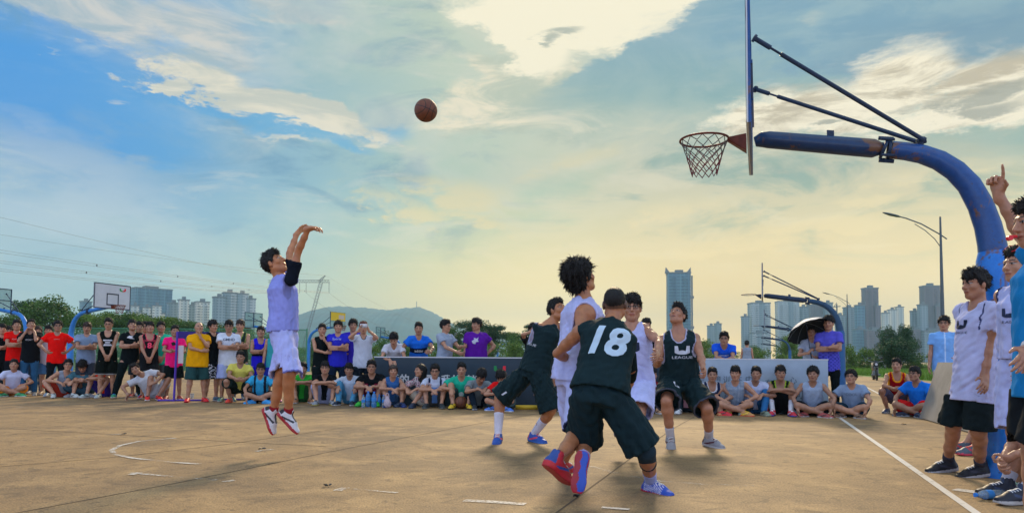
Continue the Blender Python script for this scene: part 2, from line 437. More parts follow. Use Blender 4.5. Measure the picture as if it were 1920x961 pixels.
class Vol:
    def __init__(s, lo, hi, h, fine=()):
        s.ax = [axis(lo[i], hi[i], h, [(f[0][i], f[1][i], f[2]) for f in fine]) for i in range(3)]
        s.F = np.full([len(a) for a in s.ax], 10., np.float32)
        s.h = h
    def block(s, lo, hi):
        sl = []
        for i in range(3):
            a = np.searchsorted(s.ax[i], lo[i]); b = np.searchsorted(s.ax[i], hi[i])
            if b <= a: return None, None
            sl.append(slice(a, b))
        g = [s.ax[0][sl[0]][:, None, None], s.ax[1][sl[1]][None, :, None], s.ax[2][sl[2]][None, None, :]]
        return tuple(sl), g
    def put(s, fn, lo, hi, k=.02, op='u', kk=None):
        sl, g = s.block(lo, hi)
        if sl is None: return
        d = fn(*g)
        if op == 'u': s.F[sl] = smin(s.F[sl], d, k)
        elif op == 'c': s.F[sl] = smax(s.F[sl], -d, k)          # carve
        elif op == 'i': s.F[sl] = smax(s.F[sl], d, k)
        elif op == 'd': s.F[sl] = s.F[sl] + d
    # primitives ------------------------------------------------
    def cone(s, a, b, r1, r2, k=.02, op='u', flat=False):
        a = np.asarray(a, float); b = np.asarray(b, float)
        R_ = max(r1, r2) + k + .03
        lo = np.minimum(a, b) - R_; hi = np.maximum(a, b) + R_
        ba = b - a; L2 = ba @ ba + 1e-12; L = math.sqrt(L2)
        def fn(X, Y, Z):
            px, py, pz = X - a[0], Y - a[1], Z - a[2]
            t = (px * ba[0] + py * ba[1] + pz * ba[2]) / L2
            tc = np.clip(t, 0, 1)
            dx, dy, dz = px - tc * ba[0], py - tc * ba[1], pz - tc * ba[2]
            if flat:
                tx = t
                ex, ey, ez = px - tx * ba[0], py - tx * ba[1], pz - tx * ba[2]
                d = np.sqrt(ex * ex + ey * ey + ez * ez) - (r1 + (r2 - r1) * tc)
                e = np.maximum(-t, t - 1) * L
                return np.maximum(d, e).astype(np.float32)
            return (np.sqrt(dx * dx + dy * dy + dz * dz) - (r1 + (r2 - r1) * tc)).astype(np.float32)
        s.put(fn, lo, hi, k, op)
    def chain(s, pts, rs, k=.02, **kw):
        for i in range(len(pts) - 1): s.cone(pts[i], pts[i + 1], rs[i], rs[i + 1], k, **kw)
    def ball(s, c, r, k=.02, op='u'): s.cone(c, np.asarray(c) + 1e-5, r, r, k, op)
    def ell(s, c, r, M=None, k=.02, op='u'):
        """ellipsoid, centre c, radii r, M columns = its axes"""
        c = np.asarray(c, float); r = np.asarray(r, float)
        M = np.eye(3) if M is None else M
        R_ = r.max() + k + .02
        def fn(X, Y, Z):
            px, py, pz = X - c[0], Y - c[1], Z - c[2]
            q = [px * M[0, i] + py * M[1, i] + pz * M[2, i] for i in range(3)]
            k0 = np.sqrt(sum((q[i] / r[i]) ** 2 for i in range(3)))
            k1 = np.sqrt(sum((q[i] / r[i] ** 2) ** 2 for i in range(3))) + 1e-9
            return (k0 * (k0 - 1) / k1).astype(np.float32)
        s.put(fn, c - R_, c + R_, k, op)
    def loft(s, A, B, latA, latB, tab, k=.02, op='u', flat=(False, False), grow=0.0, ex=2.0):
        """tube of elliptic sections from A to B. tab rows: (v, half width, half depth, front offset)"""
        A = np.asarray(A, float); B = np.asarray(B, float)
        ax_ = B - A; L = np.linalg.norm(ax_); ax_ = ax_ / L
        tab = np.array(tab, float)
        vmin, vmax = tab[0, 0], tab[-1, 0]
        la = nrm(latA - ax_ * (latA @ ax_)); lb = nrm(latB - ax_ * (latB @ ax_))
        fa = np.cross(la, ax_); fb = np.cross(lb, ax_)
        R_ = max(tab[:, 1].max(), tab[:, 2].max() + np.abs(tab[:, 3]).max()) + grow + k + .03
        P0 = A + ax_ * vmin * L; P1 = A + ax_ * vmax * L
        lo = np.minimum(P0, P1) - R_; hi = np.maximum(P0, P1) + R_
        def fn(X, Y, Z):
            px, py, pz = X - A[0], Y - A[1], Z - A[2]
            v = (px * ax_[0] + py * ax_[1] + pz * ax_[2]) / L
            vc = np.clip(v, vmin, vmax)
            t = np.clip(v, 0, 1)
            u0 = px * la[0] + py * la[1] + pz * la[2]; u1 = px * lb[0] + py * lb[1] + pz * lb[2]
            w0 = px * fa[0] + py * fa[1] + pz * fa[2]; w1 = px * fb[0] + py * fb[1] + pz * fb[2]
            u = u0 + (u1 - u0) * t; wv = w0 + (w1 - w0) * t
            a_ = np.interp(vc, tab[:, 0], tab[:, 1]) + grow; b_ = np.interp(vc, tab[:, 0], tab[:, 2]) + grow
            o_ = np.interp(vc, tab[:, 0], tab[:, 3])
            wv = wv - o_
            if ex == 2.0: q = np.sqrt((u / a_) ** 2 + (wv / b_) ** 2) + 1e-6
            else: q = (np.abs(u / a_) ** ex + np.abs(wv / b_) ** ex) ** (1 / ex) + 1e-6
            r = np.sqrt(u * u + wv * wv)
            d = np.where(q > .2, r * (1 - 1 / np.maximum(q, .2)), -np.minimum(a_, b_) * .9)
            e0 = (vmin - v) * L; e1 = (v - vmax) * L
            if flat[0]: d = np.maximum(d, e0)
            else: d = np.where(e0 > 0, np.sqrt(np.maximum(d, 0) ** 2 + e0 * e0), d)
            if flat[1]: d = np.maximum(d, e1)
            else: d = np.where(e1 > 0, np.sqrt(np.maximum(d, 0) ** 2 + e1 * e1), d)
            return d.astype(np.float32)
        s.put(fn, lo, hi, k, op)
    def waves(s, amp, rng, lam=.11, n=5, axisv=None, lo=None, hi=None, crease=False):
        """cloth folds: a few crossing waves running along axisv"""
        axisv = nrm(axisv if axisv is not None else A3(0, 0, 1))
        ks = []
        for i in range(n):
            d = nrm(A3(*[rng.uniform(-1, 1) for _ in range(3)]))
            d = nrm(d - axisv * (d @ axisv) * rng.uniform(.55, .95))
            ks.append((d * 2 * PI / (lam * rng.uniform(.6, 1.5)), rng.uniform(0, 6.28), rng.uniform(.5, 1)))
        def fn(X, Y, Z):
            t = 0
            for (kv, ph, a_) in ks:
                w_ = np.sin(kv[0] * X + kv[1] * Y + kv[2] * Z + ph)
                t = t + a_ * (1.1 - 1.9 * np.abs(w_) if crease and ph > 2.5 else w_)
            return (amp * t / math.sqrt(n)).astype(np.float32)
        if lo is None: lo = [a[0] for a in s.ax]; hi = [a[-1] for a in s.ax]
        s.put(fn, lo, hi, 0, 'd')
    def hollow(s, th, P, up, top):
        X, Y, Z = s.ax[0][:, None, None], s.ax[1][None, :, None], s.ax[2][None, None, :]
        z = ((X - P[0]) * up[0] + (Y - P[1]) * up[1] + (Z - P[2]) * up[2] - top).astype(np.float32)
        s.F = np.maximum(s.F, -np.maximum(s.F + th, z))
    def hollow_legs(s, th, J, length):
        X, Y, Z = s.ax[0][:, None, None], s.ax[1][None, :, None], s.ax[2][None, None, :]
        F0 = s.F.copy()
        for sd in 'lr':
            h, k = J['h' + sd], J['k' + sd]; t = k - h; L = np.linalg.norm(t); d = t / L
            al = ((X - h[0]) * d[0] + (Y - h[1]) * d[1] + (Z - h[2]) * d[2])
            e = h + t * length
            r = np.sqrt((X - e[0]) ** 2 + (Y - e[1]) ** 2 + (Z - e[2]) ** 2) - .24
            z = np.maximum(L * length - .09 - al, r).astype(np.float32)
            s.F = np.maximum(s.F, -np.maximum(F0 + th, z))
    def plane_cut(s, P, up):
        X, Y, Z = s.ax[0][:, None, None], s.ax[1][None, :, None], s.ax[2][None, None, :]
        s.F = np.maximum(s.F, -((X - P[0]) * up[0] + (Y - P[1]) * up[1] + (Z - P[2]) * up[2])).astype(np.float32)
    # mesh --------------------------------------------------------
    def mesh(s, name):
        Fd = s.F
        neg = Fd < 0
        # trim to the occupied box
        idx = np.where(neg.any(axis=(1, 2)))[0]
        if len(idx) == 0: return None
        jdx = np.where(neg.any(axis=(0, 2)))[0]; kdx = np.where(neg.any(axis=(0, 1)))[0]
        i0, i1 = max(idx[0] - 1, 0), min(idx[-1] + 3, Fd.shape[0]); j0, j1 = max(jdx[0] - 1, 0), min(jdx[-1] + 3, Fd.shape[1]); k0, k1 = max(kdx[0] - 1, 0), min(kdx[-1] + 3, Fd.shape[2])
        Fd = Fd[i0:i1, j0:j1, k0:k1].copy()
        # close the outside
        Fd[0], Fd[-1] = np.maximum(Fd[0], 1e-3), np.maximum(Fd[-1], 1e-3)
        Fd[:, 0], Fd[:, -1] = np.maximum(Fd[:, 0], 1e-3), np.maximum(Fd[:, -1], 1e-3)
        Fd[:, :, 0], Fd[:, :, -1] = np.maximum(Fd[:, :, 0], 1e-3), np.maximum(Fd[:, :, -1], 1e-3)
        xs, ys, zs = s.ax[0][i0:i1], s.ax[1][j0:j1], s.ax[2][k0:k1]
        neg = (Fd < 0).astype(np.int8)
        c = np.zeros([n - 1 for n in Fd.shape], np.int8)
        for di in (0, 1):
            for dj in (0, 1):
                for dk in (0, 1):
                    c += neg[di:di + c.shape[0], dj:dj + c.shape[1], dk:dk + c.shape[2]]
        act = (c > 0) & (c < 8)
        I, J, K = np.nonzero(act)
        N = len(I)
        vid = np.full(c.shape, -1, np.int32); vid[I, J, K] = np.arange(N)
        acc = np.zeros((N, 3), np.float32); cnt = np.zeros(N, np.float32)
        cor = {}
        for di in (0, 1):
            for dj in (0, 1):
                for dk in (0, 1): cor[(di, dj, dk)] = Fd[I + di, J + dj, K + dk]
        for a in cor:
            for ax_ in range(3):
                if a[ax_] == 0:
                    b = list(a); b[ax_] = 1; b = tuple(b)
                    va, vb = cor[a], cor[b]
                    m = (va < 0) != (vb < 0)
                    t = np.where(m, va / np.where(m, va - vb, 1), 0)
                    p = np.zeros((N, 3), np.float32); p[:] = a
                    p[:, ax_] = t
                    acc += p * m[:, None]; cnt += m
        acc /= cnt[:, None]
        V = np.empty((N, 3), np.float32)
        for i_, (arr, ind) in enumerate(((xs, I), (ys, J), (zs, K))):
            V[:, i_] = arr[ind] + acc[:, i_] * (arr[ind + 1] - arr[ind])
        Q = []
        for ax_ in range(3):
            o1, o2 = [(1, 2), (2, 0), (0, 1)][ax_]
            sl0 = [slice(None)] * 3; sl1 = [slice(None)] * 3
            sl0[ax_] = slice(0, -1); sl1[ax_] = slice(1, None)
            a, b = neg[tuple(sl0)], neg[tuple(sl1)]
            E = np.argwhere(a != b)
            E = E[(E[:, o1] > 0) & (E[:, o2] > 0)]
            ok = (E[:, o1] < Fd.shape[o1] - 1) & (E[:, o2] < Fd.shape[o2] - 1)
            E = E[ok]
            def cell(d1, d2):
                q = E.copy(); q[:, o1] -= d1; q[:, o2] -= d2
                return vid[q[:, 0], q[:, 1], q[:, 2]]
            q = np.stack([cell(1, 1), cell(0, 1), cell(0, 0), cell(1, 0)], 1)
            inside = a[E[:, 0], E[:, 1], E[:, 2]].astype(bool)
            q[~inside] = q[~inside][:, ::-1]
            Q.append(q)
        Q = np.concatenate(Q)
        Q = Q[(Q >= 0).all(axis=1)]
        # relax a little: moves every vertex towards its neighbours' mean
        S_ = np.zeros_like(V); n_ = np.zeros(N, np.float32)
        for a, b in ((0, 1), (1, 2), (2, 3), (3, 0)):
            for f_, t_ in ((a, b), (b, a)):
                for ch in range(3): S_[:, ch] += np.bincount(Q[:, f_], V[Q[:, t_], ch], minlength=N)
                n_ += np.bincount(Q[:, f_], minlength=N)
        V = V * .5 + .5 * S_ / np.maximum(n_, 1)[:, None]
        s.V = V
        return mesh_np(name, V, Q)

def set_col(me, cols):
    """cols: (n,3) linear reflectance per vertex"""
    at = me.attributes.new('col', 'FLOAT_COLOR', 'POINT')
    c = np.ones((len(me.vertices), 4), np.float32); c[:, :3] = cols
    at.data.foreach_set('color', c.ravel())

# ------------------------------------------------------------------ people
def head_frame(hf, hu=None):
    f = nrm(hf)
    up = nrm(hu) if hu is not None else A3(0, 0, 1)
    up = nrm(up - f * (up @ f))
    return np.stack([np.cross(f, up), f, up], 1)      # columns: right, forward, up

def ik(a, b, L1, L2, hint):
    """middle joint of a limb between a and b, bent towards hint; also returns the reachable b"""
    a = np.asarray(a, float); b = np.asarray(b, float)
    d = b - a; L = np.linalg.norm(d)
    if L > (L1 + L2) * .998: b = a + d / L * (L1 + L2) * .998; d = b - a; L = np.linalg.norm(d)
    if L < abs(L1 - L2) * 1.02: b = a + d / L * abs(L1 - L2) * 1.02; d = b - a; L = np.linalg.norm(d)
    u = d / L
    x = (L1 * L1 - L2 * L2 + L * L) / (2 * L)
    h = math.sqrt(max(L1 * L1 - x * x, 0))
    n = np.asarray(hint, float); n = nrm(n - u * (n @ u))
    return a + u * x + n * h, b

TORSO = [(-.12, .10, .085, -.01), (0, .160, .112, -.018), (.12, .165, .115, -.02), (.38, .140, .098, .0), (.62, .158, .110, .002), (.80, .170, .110, -.004), (.92, .125, .088, -.012), (1.0, .062, .060, -.012)]

def fingers(v, W, hd, pn, side, S, curl, rad, k=.006, point=False):
    """palm and five fingers. hd along the hand, pn = palm normal, side +1 when the thumb is at cross(hd,pn)"""
    hd = nrm(hd); pn = nrm(pn - hd * (pn @ hd)); ac = np.cross(hd, pn) * side          # towards the thumb
    M = np.stack([hd, ac, pn], 1)
    v.ell(W + hd * .048 * S, (.052 * S, .040 * S, max(.016 * S, rad * 1.2)), M, k=.012)
    v.cone(W - hd * .03 * S, W + hd * .03 * S, .027 * S, .026 * S, .015)
    def rot(d, a): return nrm(d * math.cos(a) + pn * math.sin(a))
    Ls = (.070, .080, .074, .058)
    for i in range(4):
        b = W + hd * (.086 - .006 * abs(i - 1.2)) * S + ac * (.030 - .020 * i) * S
        spread = ac * (.12 - .08 * i)
        p = b; a = 0
        cu = curl[i] if isinstance(curl, (tuple, list)) else curl
        if point: cu = 0.05 if i == 0 else 1.5
        for j, fr in enumerate((.42, .33, .25)):
            a += cu * (.8 if j == 0 else 1.0)
            d = nrm(rot(hd, a) + spread * (1 if j == 0 else .3))
            q = p + d * Ls[i] * fr * S * 1.08
            v.cone(p, q, rad * (1.08 - .1 * j), rad * (1.0 - .1 * j), k)
            p = q
    b = W + hd * .022 * S + ac * .026 * S
    cu = (curl if not isinstance(curl, (tuple, list)) else curl[0])
    d1 = nrm(hd * .62 + ac * .72 + pn * (.25 + .2 * cu))
    m = b + d1 * .040 * S
    d2 = nrm(hd * .9 + ac * (.35 - .3 * cu) + pn * (.2 + .5 * cu))
    v.cone(b, m, rad * 1.45, rad * 1.15, k + .006)
    v.cone(m, m + d2 * .034 * S, rad * 1.12, rad * .9, k)

def bones(S, fem=False):
    return dict(ua=.285 * S, fa=.250 * S, th=.425 * S, ca=.405 * S, sh=(.172 if not fem else .150) * S, hp=.092 * S)

def complete(J):
    """fill in the joints that follow from others"""
    S = J['S']; b = bones(S, J.get('fem'))
    for q in ('pel', 'nk', 'hd'): J[q] = np.asarray(J[q], float)
    J['latS'] = nrm(J['latS']); J['latP'] = nrm(J['latP'])
    up = nrm(J['nk'] - J['pel'])
    for sd, sg in (('l', 1), ('r', -1)):
        if 's' + sd not in J: J['s' + sd] = J['nk'] - up * .066 * S + J['latS'] * sg * b['sh']
        if 'h' + sd not in J: J['h' + sd] = J['pel'] - A3(0, 0, .02) * S + J['latP'] * sg * b['hp']
        if 'w' + sd in J and 'e' + sd not in J:
            hint = J.get('eh' + sd, A3(0, 0, -1) + J['latS'] * sg * .6 - np.cross(J['latS'], up) * .5)
            J['e' + sd], J['w' + sd] = ik(J['s' + sd], J['w' + sd], b['ua'], b['fa'], hint)
        if 'a' + sd in J and 'k' + sd not in J:
            hint = J.get('kh' + sd, np.cross(J['latP'], up))
            J['k' + sd], J['a' + sd] = ik(J['h' + sd], J['a' + sd], b['th'], b['ca'], hint)
        if 'd' + sd not in J: J['d' + sd] = nrm(J['w' + sd] - J['e' + sd])
        if 'n' + sd not in J:
            J['n' + sd] = -J['latS'] * sg
        if 'f' + sd not in J: J['f' + sd] = np.cross(J['latP'], A3(0, 0, 1))
        J['f' + sd] = nrm(J['f' + sd])
    J['H'] = head_frame(J.get('hf', -A3(0, 1, 0)), J.get('hu'))
    return J

def body_mesh(J, skin, q, rng, sleeves=None):
    """q: dict(base, head, hand) grid spacings"""
    S = J['S']; W = J.get('bulk', 1.0)
    pts = np.array([J[k] for k in ('pel', 'nk', 'hd', 'sl', 'sr', 'el', 'er', 'wl', 'wr', 'kl', 'kr', 'al', 'ar', 'hl', 'hr')])
    lo = pts.min(0) - .24; hi = pts.max(0) + .24
    H = J['H']; hc = J['hd']; hs = J.get('hs', S)
    fine = [(hc - .13 * hs, hc + .13 * hs, q['head'])]
    for sd in 'lr':
        c = J['w' + sd] + J['d' + sd] * .09
        fine.append((c - .12, c + .12, q['hand']))
    v = Vol(lo, hi, q['base'], fine)
    fat = J.get('fat', 0.0)
    tab = [(t[0], t[1] * S * W * (1 if t[0] > .95 else 1) + fat * (.02 if t[0] < .95 else 0), t[2] * S * W + fat * (.04 if .1 < t[0] < .7 else .01), t[3] * S + fat * (.02 if .1 < t[0] < .7 else 0)) for t in TORSO]
    v.loft(J['pel'], J['nk'], J['latP'], J['latS'], tab, k=.03)
    for sd, sg in (('l', 1), ('r', -1)):
        s_, e, w_ = J['s' + sd], J['e' + sd], J['w' + sd]
        v.cone(J['nk'] - nrm(J['nk'] - J['pel']) * .02 * S, s_, .052 * S, .050 * S, .035)
        v.chain([s_, s_ + (e - s_) * .3, s_ + (e - s_) * .6, e], [.051 * S * W, .044 * S * W, .041 * S * W, .032 * S], .022)
        f = w_ - e
        v.chain([e, e + f * .22, e + f * .6, w_], [.033 * S, .037 * S * W, .029 * S, .022 * S], .02)
        h, k_, a = J['h' + sd], J['k' + sd], J['a' + sd]
        t = k_ - h
        v.chain([h, h + t * .3, h + t * .65, k_], [.080 * S * W, .082 * S * W, .065 * S * W, .053 * S], .035)
        t = a - k_
        bk = nrm(np.cross(nrm(t), J['latP']));
        v.chain([k_, k_ + t * .25 - bk * .004, k_ + t * .6, a], [.052 * S, .054 * S * W, .043 * S, .034 * S], .03)
        v.cone(k_ + t * .10 - bk * .016 * S, k_ + t * .42 - bk * .016 * S, .040 * S * W, .034 * S, .03)
        fu_ = nrm(J.get('fu' + sd, A3(0, 0, 1))); fu_ = nrm(fu_ - J['f' + sd] * (fu_ @ J['f' + sd]))
        v.cone(a, a + J['f' + sd] * .09 * S - fu_ * .052 * S, .033 * S, .024 * S, .02)
        v.cone(a, a - fu_ * .035 * S - J['f' + sd] * .008, .033 * S, .030 * S, .02)
        fingers(v, w_, J['d' + sd], J['n' + sd], -sg * J.get('thumb' + sd, 1), S, J.get('curl' + sd, .35), J.get('frad', max(.0085, q['hand'] * .95)) * S, point=J.get('point' + sd, False))
    # neck and head
    def L(x, y, z): return hc + H @ (A3(x, y, z) * hs)
    v.cone(J['nk'] - nrm(J['nk'] - J['pel']) * .03, L(0, -.022, -.05), .058 * S * W, .054 * hs, .035)
    v.ell(L(0, -.012, .025), np.array((.073, .094, .089)) * hs, H, .02)
    v.ell(L(0, .018, -.042), np.array((.058, .070, .066)) * hs, H, .03)
    v.ball(L(0, .056, -.094), .022 * hs, .03)
    for sg in (1, -1):
        v.cone(L(.050 * sg, -.002, -.060), L(.018 * sg, .052, -.094), .020 * hs, .018 * hs, .025)
        v.ball(L(.042 * sg, .056, -.022), .023 * hs, .02)
        v.cone(L(.012 * sg, .083, .030), L(.050 * sg, .066, .027), .009 * hs, .008 * hs, .012)
        v.ball(L(.031 * sg, .100, .010), .014 * hs, .008, op='c')
        v.ball(L(.031 * sg, .074, .010), .0135 * hs, .004)
        v.ell(L(.076 * sg, -.010, -.006), np.array((.011, .020, .033)) * hs, H, .006)
    v.cone(L(0, .085, .014), L(0, .104, -.024), .0085 * hs, .0125 * hs, .010)
    v.cone(L(-.012, .092, -.029), L(.012, .092, -.029), .0085 * hs, .0085 * hs, .006)
    mo = J.get('mouth', 0)
    v.cone(L(-.017, .084, -.055), L(.017, .084, -.055), .008 * hs, .008 * hs, .006)
    v.cone(L(-.012, .083, -.067 - .006 * mo), L(.012, .083, -.067 - .006 * mo), .008 * hs, .008 * hs, .006)
    me = v.mesh('person')
    V = v.V
    n = len(V)
    cols = np.tile(np.array(skin, np.float32), (n, 1))
    P = ((V - hc) @ H) / hs
    near = (np.abs(P) < .14).all(axis=1)
    x, y, z = P[:, 0], P[:, 1], P[:, 2]
    def paint(m, c, a=1.0):
        m = m & near
        cols[m] = cols[m] * (1 - a) + np.array(c) * a
    e_ = .003 if q['head'] > .007 else 0
    lip = ((x / .026) ** 2 + ((z + .061) / (.010 + e_)) ** 2 < 1) & (y > .055)
    paint(lip, (skin[0] * .85, skin[1] * .5, skin[2] * .5), .9)
    if mo: paint(((x / .020) ** 2 + ((z + .064) / .006) ** 2 < 1) & (y > .055), (.03, .008, .008))
    else: paint((np.abs(x) < .022) & (np.abs(z + .061) < .0022 + e_ * .5) & (y > .055), (.06, .02, .018), .8)
    for sg in (1, -1):
        xe = x - .031 * sg
        paint(((xe / (.017 if e_ else .0175)) ** 2 + ((z - .010) / (.0065 + e_ * .5)) ** 2 < 1) & (y > .05), (.42, .38, .35) if q['head'] <= .007 else (.07, .04, .03), .9 if not e_ else .8)
        paint(((xe / .0075) ** 2 + ((z - .010) / .0075) ** 2 < 1) & (y > .05), (.008, .006, .005))
        paint((np.abs(xe) < .019) & (np.abs(z - .0155 + .1 * np.abs(xe)) < .0024) & (not e_) & (y > .05), (.012, .008, .007))
        paint((x * sg > .014) & (x * sg < .050) & (np.abs(z - .034 + .15 * np.abs(np.abs(x) - .030)) < .004 + e_ * .3) & (y > .04), (.014, .009, .007), .92 if not e_ else .6)
    # stubble shade of close cropped hair
    if J.get('crop'):
        paint((z > .045) | ((y < -.01) & (z > -.03)), (.06, .045, .04), .8)
    # knees and elbows a little darker and redder: real skin tone
    for kk in ('kl', 'kr', 'el', 'er'):
        dd = np.linalg.norm(V - J[kk], axis=1)
        f = np.clip(1 - dd / (.07 * S), 0, 1)[:, None] * .25
        cols[:] = cols * (1 - f) + cols * np.array((1.0, .78, .72)) * f
    set_col(me, np.clip(cols, 0, 1))
    return me

# hair, canonical head coordinates (x left, y forward, z up) --------------------
_hair = {}
def hair_mesh(style, hq, seed=0):
    key = (style, round(hq, 4), seed % 3)
    if key in _hair: return _hair[key]
    rng = random.Random(seed * 7 + len(style))
    v = Vol((-.17, -.20, -.34 if style in ('long', 'bob') else -.15), (.17, .18, .21), hq)
    vol = {'short': .008, 'crop': -.003, 'spiky': .012, 'mop': .014, 'big': .024, 'long': .008, 'bob': .014, 'thin': -.003, 'fringe': .013, 'quiff': .008}[style]
    v.ell((0, -.016, .034), (.077 + vol * .75, .099 + vol, .089 + vol), k=0)
    if style == 'quiff': v.ell((0, .045, .105), (.055, .05, .035), k=.03)
    if style == 'big': v.ell((0, -.045, .065), (.088, .095, .090), k=.03); v.ell((0, -.070, -.02), (.065, .055, .075), k=.03)
    if style == 'mop': v.ell((0, -.03, .06), (.082, .088, .082), k=.03)
    if style in ('short', 'spiky', 'fringe'): v.ell((0, .01, .098), (.066, .075, .040), k=.035)
    if style == 'long':
        v.cone((0, -.07, 0), (.01, -.085, -.27), .07, .05, .04)
        v.cone((.06, -.03, -.01), (.065, -.03, -.22), .03, .022, .03); v.cone((-.06, -.03, -.01), (-.065, -.03, -.22), .03, .022, .03)
    if style == 'bob': v.cone((0, -.075, 0), (0, -.11, -.08), .06, .03, .03)
    hl = {'short': .064, 'crop': .070, 'spiky': .058, 'mop': .050, 'big': .055, 'long': .052, 'bob': .048, 'thin': .085, 'fringe': .028, 'quiff': .070}[style]
    bk = {'big': -.10, 'mop': -.085, 'long': -.40, 'bob': -.20}.get(style, -.065)
    ysc = [-.12, -.06, -.03, .022, .045, .085, .14]; zsc = [bk, bk, -.028 if style != 'long' else -.4, .0, .042, hl, hl]
    phs = [rng.uniform(0, 6.28) for _ in range(4)]
    def cut(X, Y, Z):
        zc = np.interp(Y, ysc, zsc).astype(np.float32) + np.where(Y > .03, .010, .005) * (np.sin(X * 190 + phs[0]) * .6 + np.sin(X * 83 + phs[1]) * .6) - np.where(np.abs(X) < .05, 0, 1) * .0
        if style == 'fringe': zc = zc + .25 * np.maximum(X + .01, 0)
        if style == 'thin': zc = np.where(Y > -.02, .2, zc)
        d = (zc - Z) * .75
        # side burn thinning in front of the ear
        return np.maximum(d, -1).astype(np.float32) + 0 * X
    v.put(lambda X, Y, Z: cut(X, Y, Z), (-1, -1, -1), (1, 1, 1), .022, 'i')
    amp = {'short': .006, 'crop': .001, 'spiky': .009, 'mop': .009, 'big': .012, 'long': .003, 'bob': .006, 'thin': .001, 'fringe': .006, 'quiff': .006}[style]
    v.waves(amp, rng, .030, 7, A3(0, .4, 1))
    v.waves(amp * .6, rng, .015, 6, A3(.2, 1, .5))
    me = v.mesh('hair')
    V = v.V
    # tufts: thin tapering locks laid over the cap
    if style not in ('crop', 'thin'):
        nl = {'short': 420, 'spiky': 520, 'mop': 650, 'big': 1000, 'long': 300, 'bob': 400, 'fringe': 500, 'quiff': 480}[style]
        bm = bmesh.new(); bm.from_mesh(me)
        bm.normal_update()
        vs = [x for x in bm.verts if x.co.z > (hl * .6 if x.co.y > .03 else bk * .9)]
        data = [(x.co.copy(), x.normal.copy()) for x in rng.sample(vs, min(nl, len(vs)))]
        ln = {'short': .022, 'spiky': .024, 'mop': .032, 'big': .038, 'long': .05, 'bob': .036, 'fringe': .026, 'quiff': .024}[style]
        for co, no in data:
            fl = Vector((rng.uniform(-.5, .5), .35 if co.y > 0 else -.35, -.5 if co.z < .09 else .1))
            if style in ('long', 'bob'): fl = Vector((0, 0, -2.5))
            d = (no * (.55 if style in ('spiky', 'short', 'quiff') else .38) + fl * .75).normalized()
            t = Vector((rng.uniform(-1, 1), rng.uniform(-1, 1), rng.uniform(-1, 1))).cross(d).normalized()
            b_ = d.cross(t)
            r_ = rng.uniform(.0022, .0048); l_ = ln * rng.uniform(.5, 1.1)
            base = co - no * .006
            ring = [bm.verts.new(base + t * r_ * math.cos(a_) + b_ * r_ * math.sin(a_)) for a_ in (0, 2.09, 4.19)]
            mid = [bm.verts.new(base + d * l_ * .55 + no * .003 + (t * math.cos(a_) + b_ * math.sin(a_)) * r_ * .7) for a_ in (0, 2.09, 4.19)]
            tip = bm.verts.new(base + d * l_ + fl * l_ * .25)
            for i in range(3):
                j = (i + 1) % 3
                bm.faces.new((ring[i], ring[j], mid[j], mid[i])); bm.faces.new((mid[i], mid[j], tip))
        bm.to_mesh(me); bm.free()
    me.polygons.foreach_set('use_smooth', [True] * len(me.polygons))
    _hair[key] = me
    return me

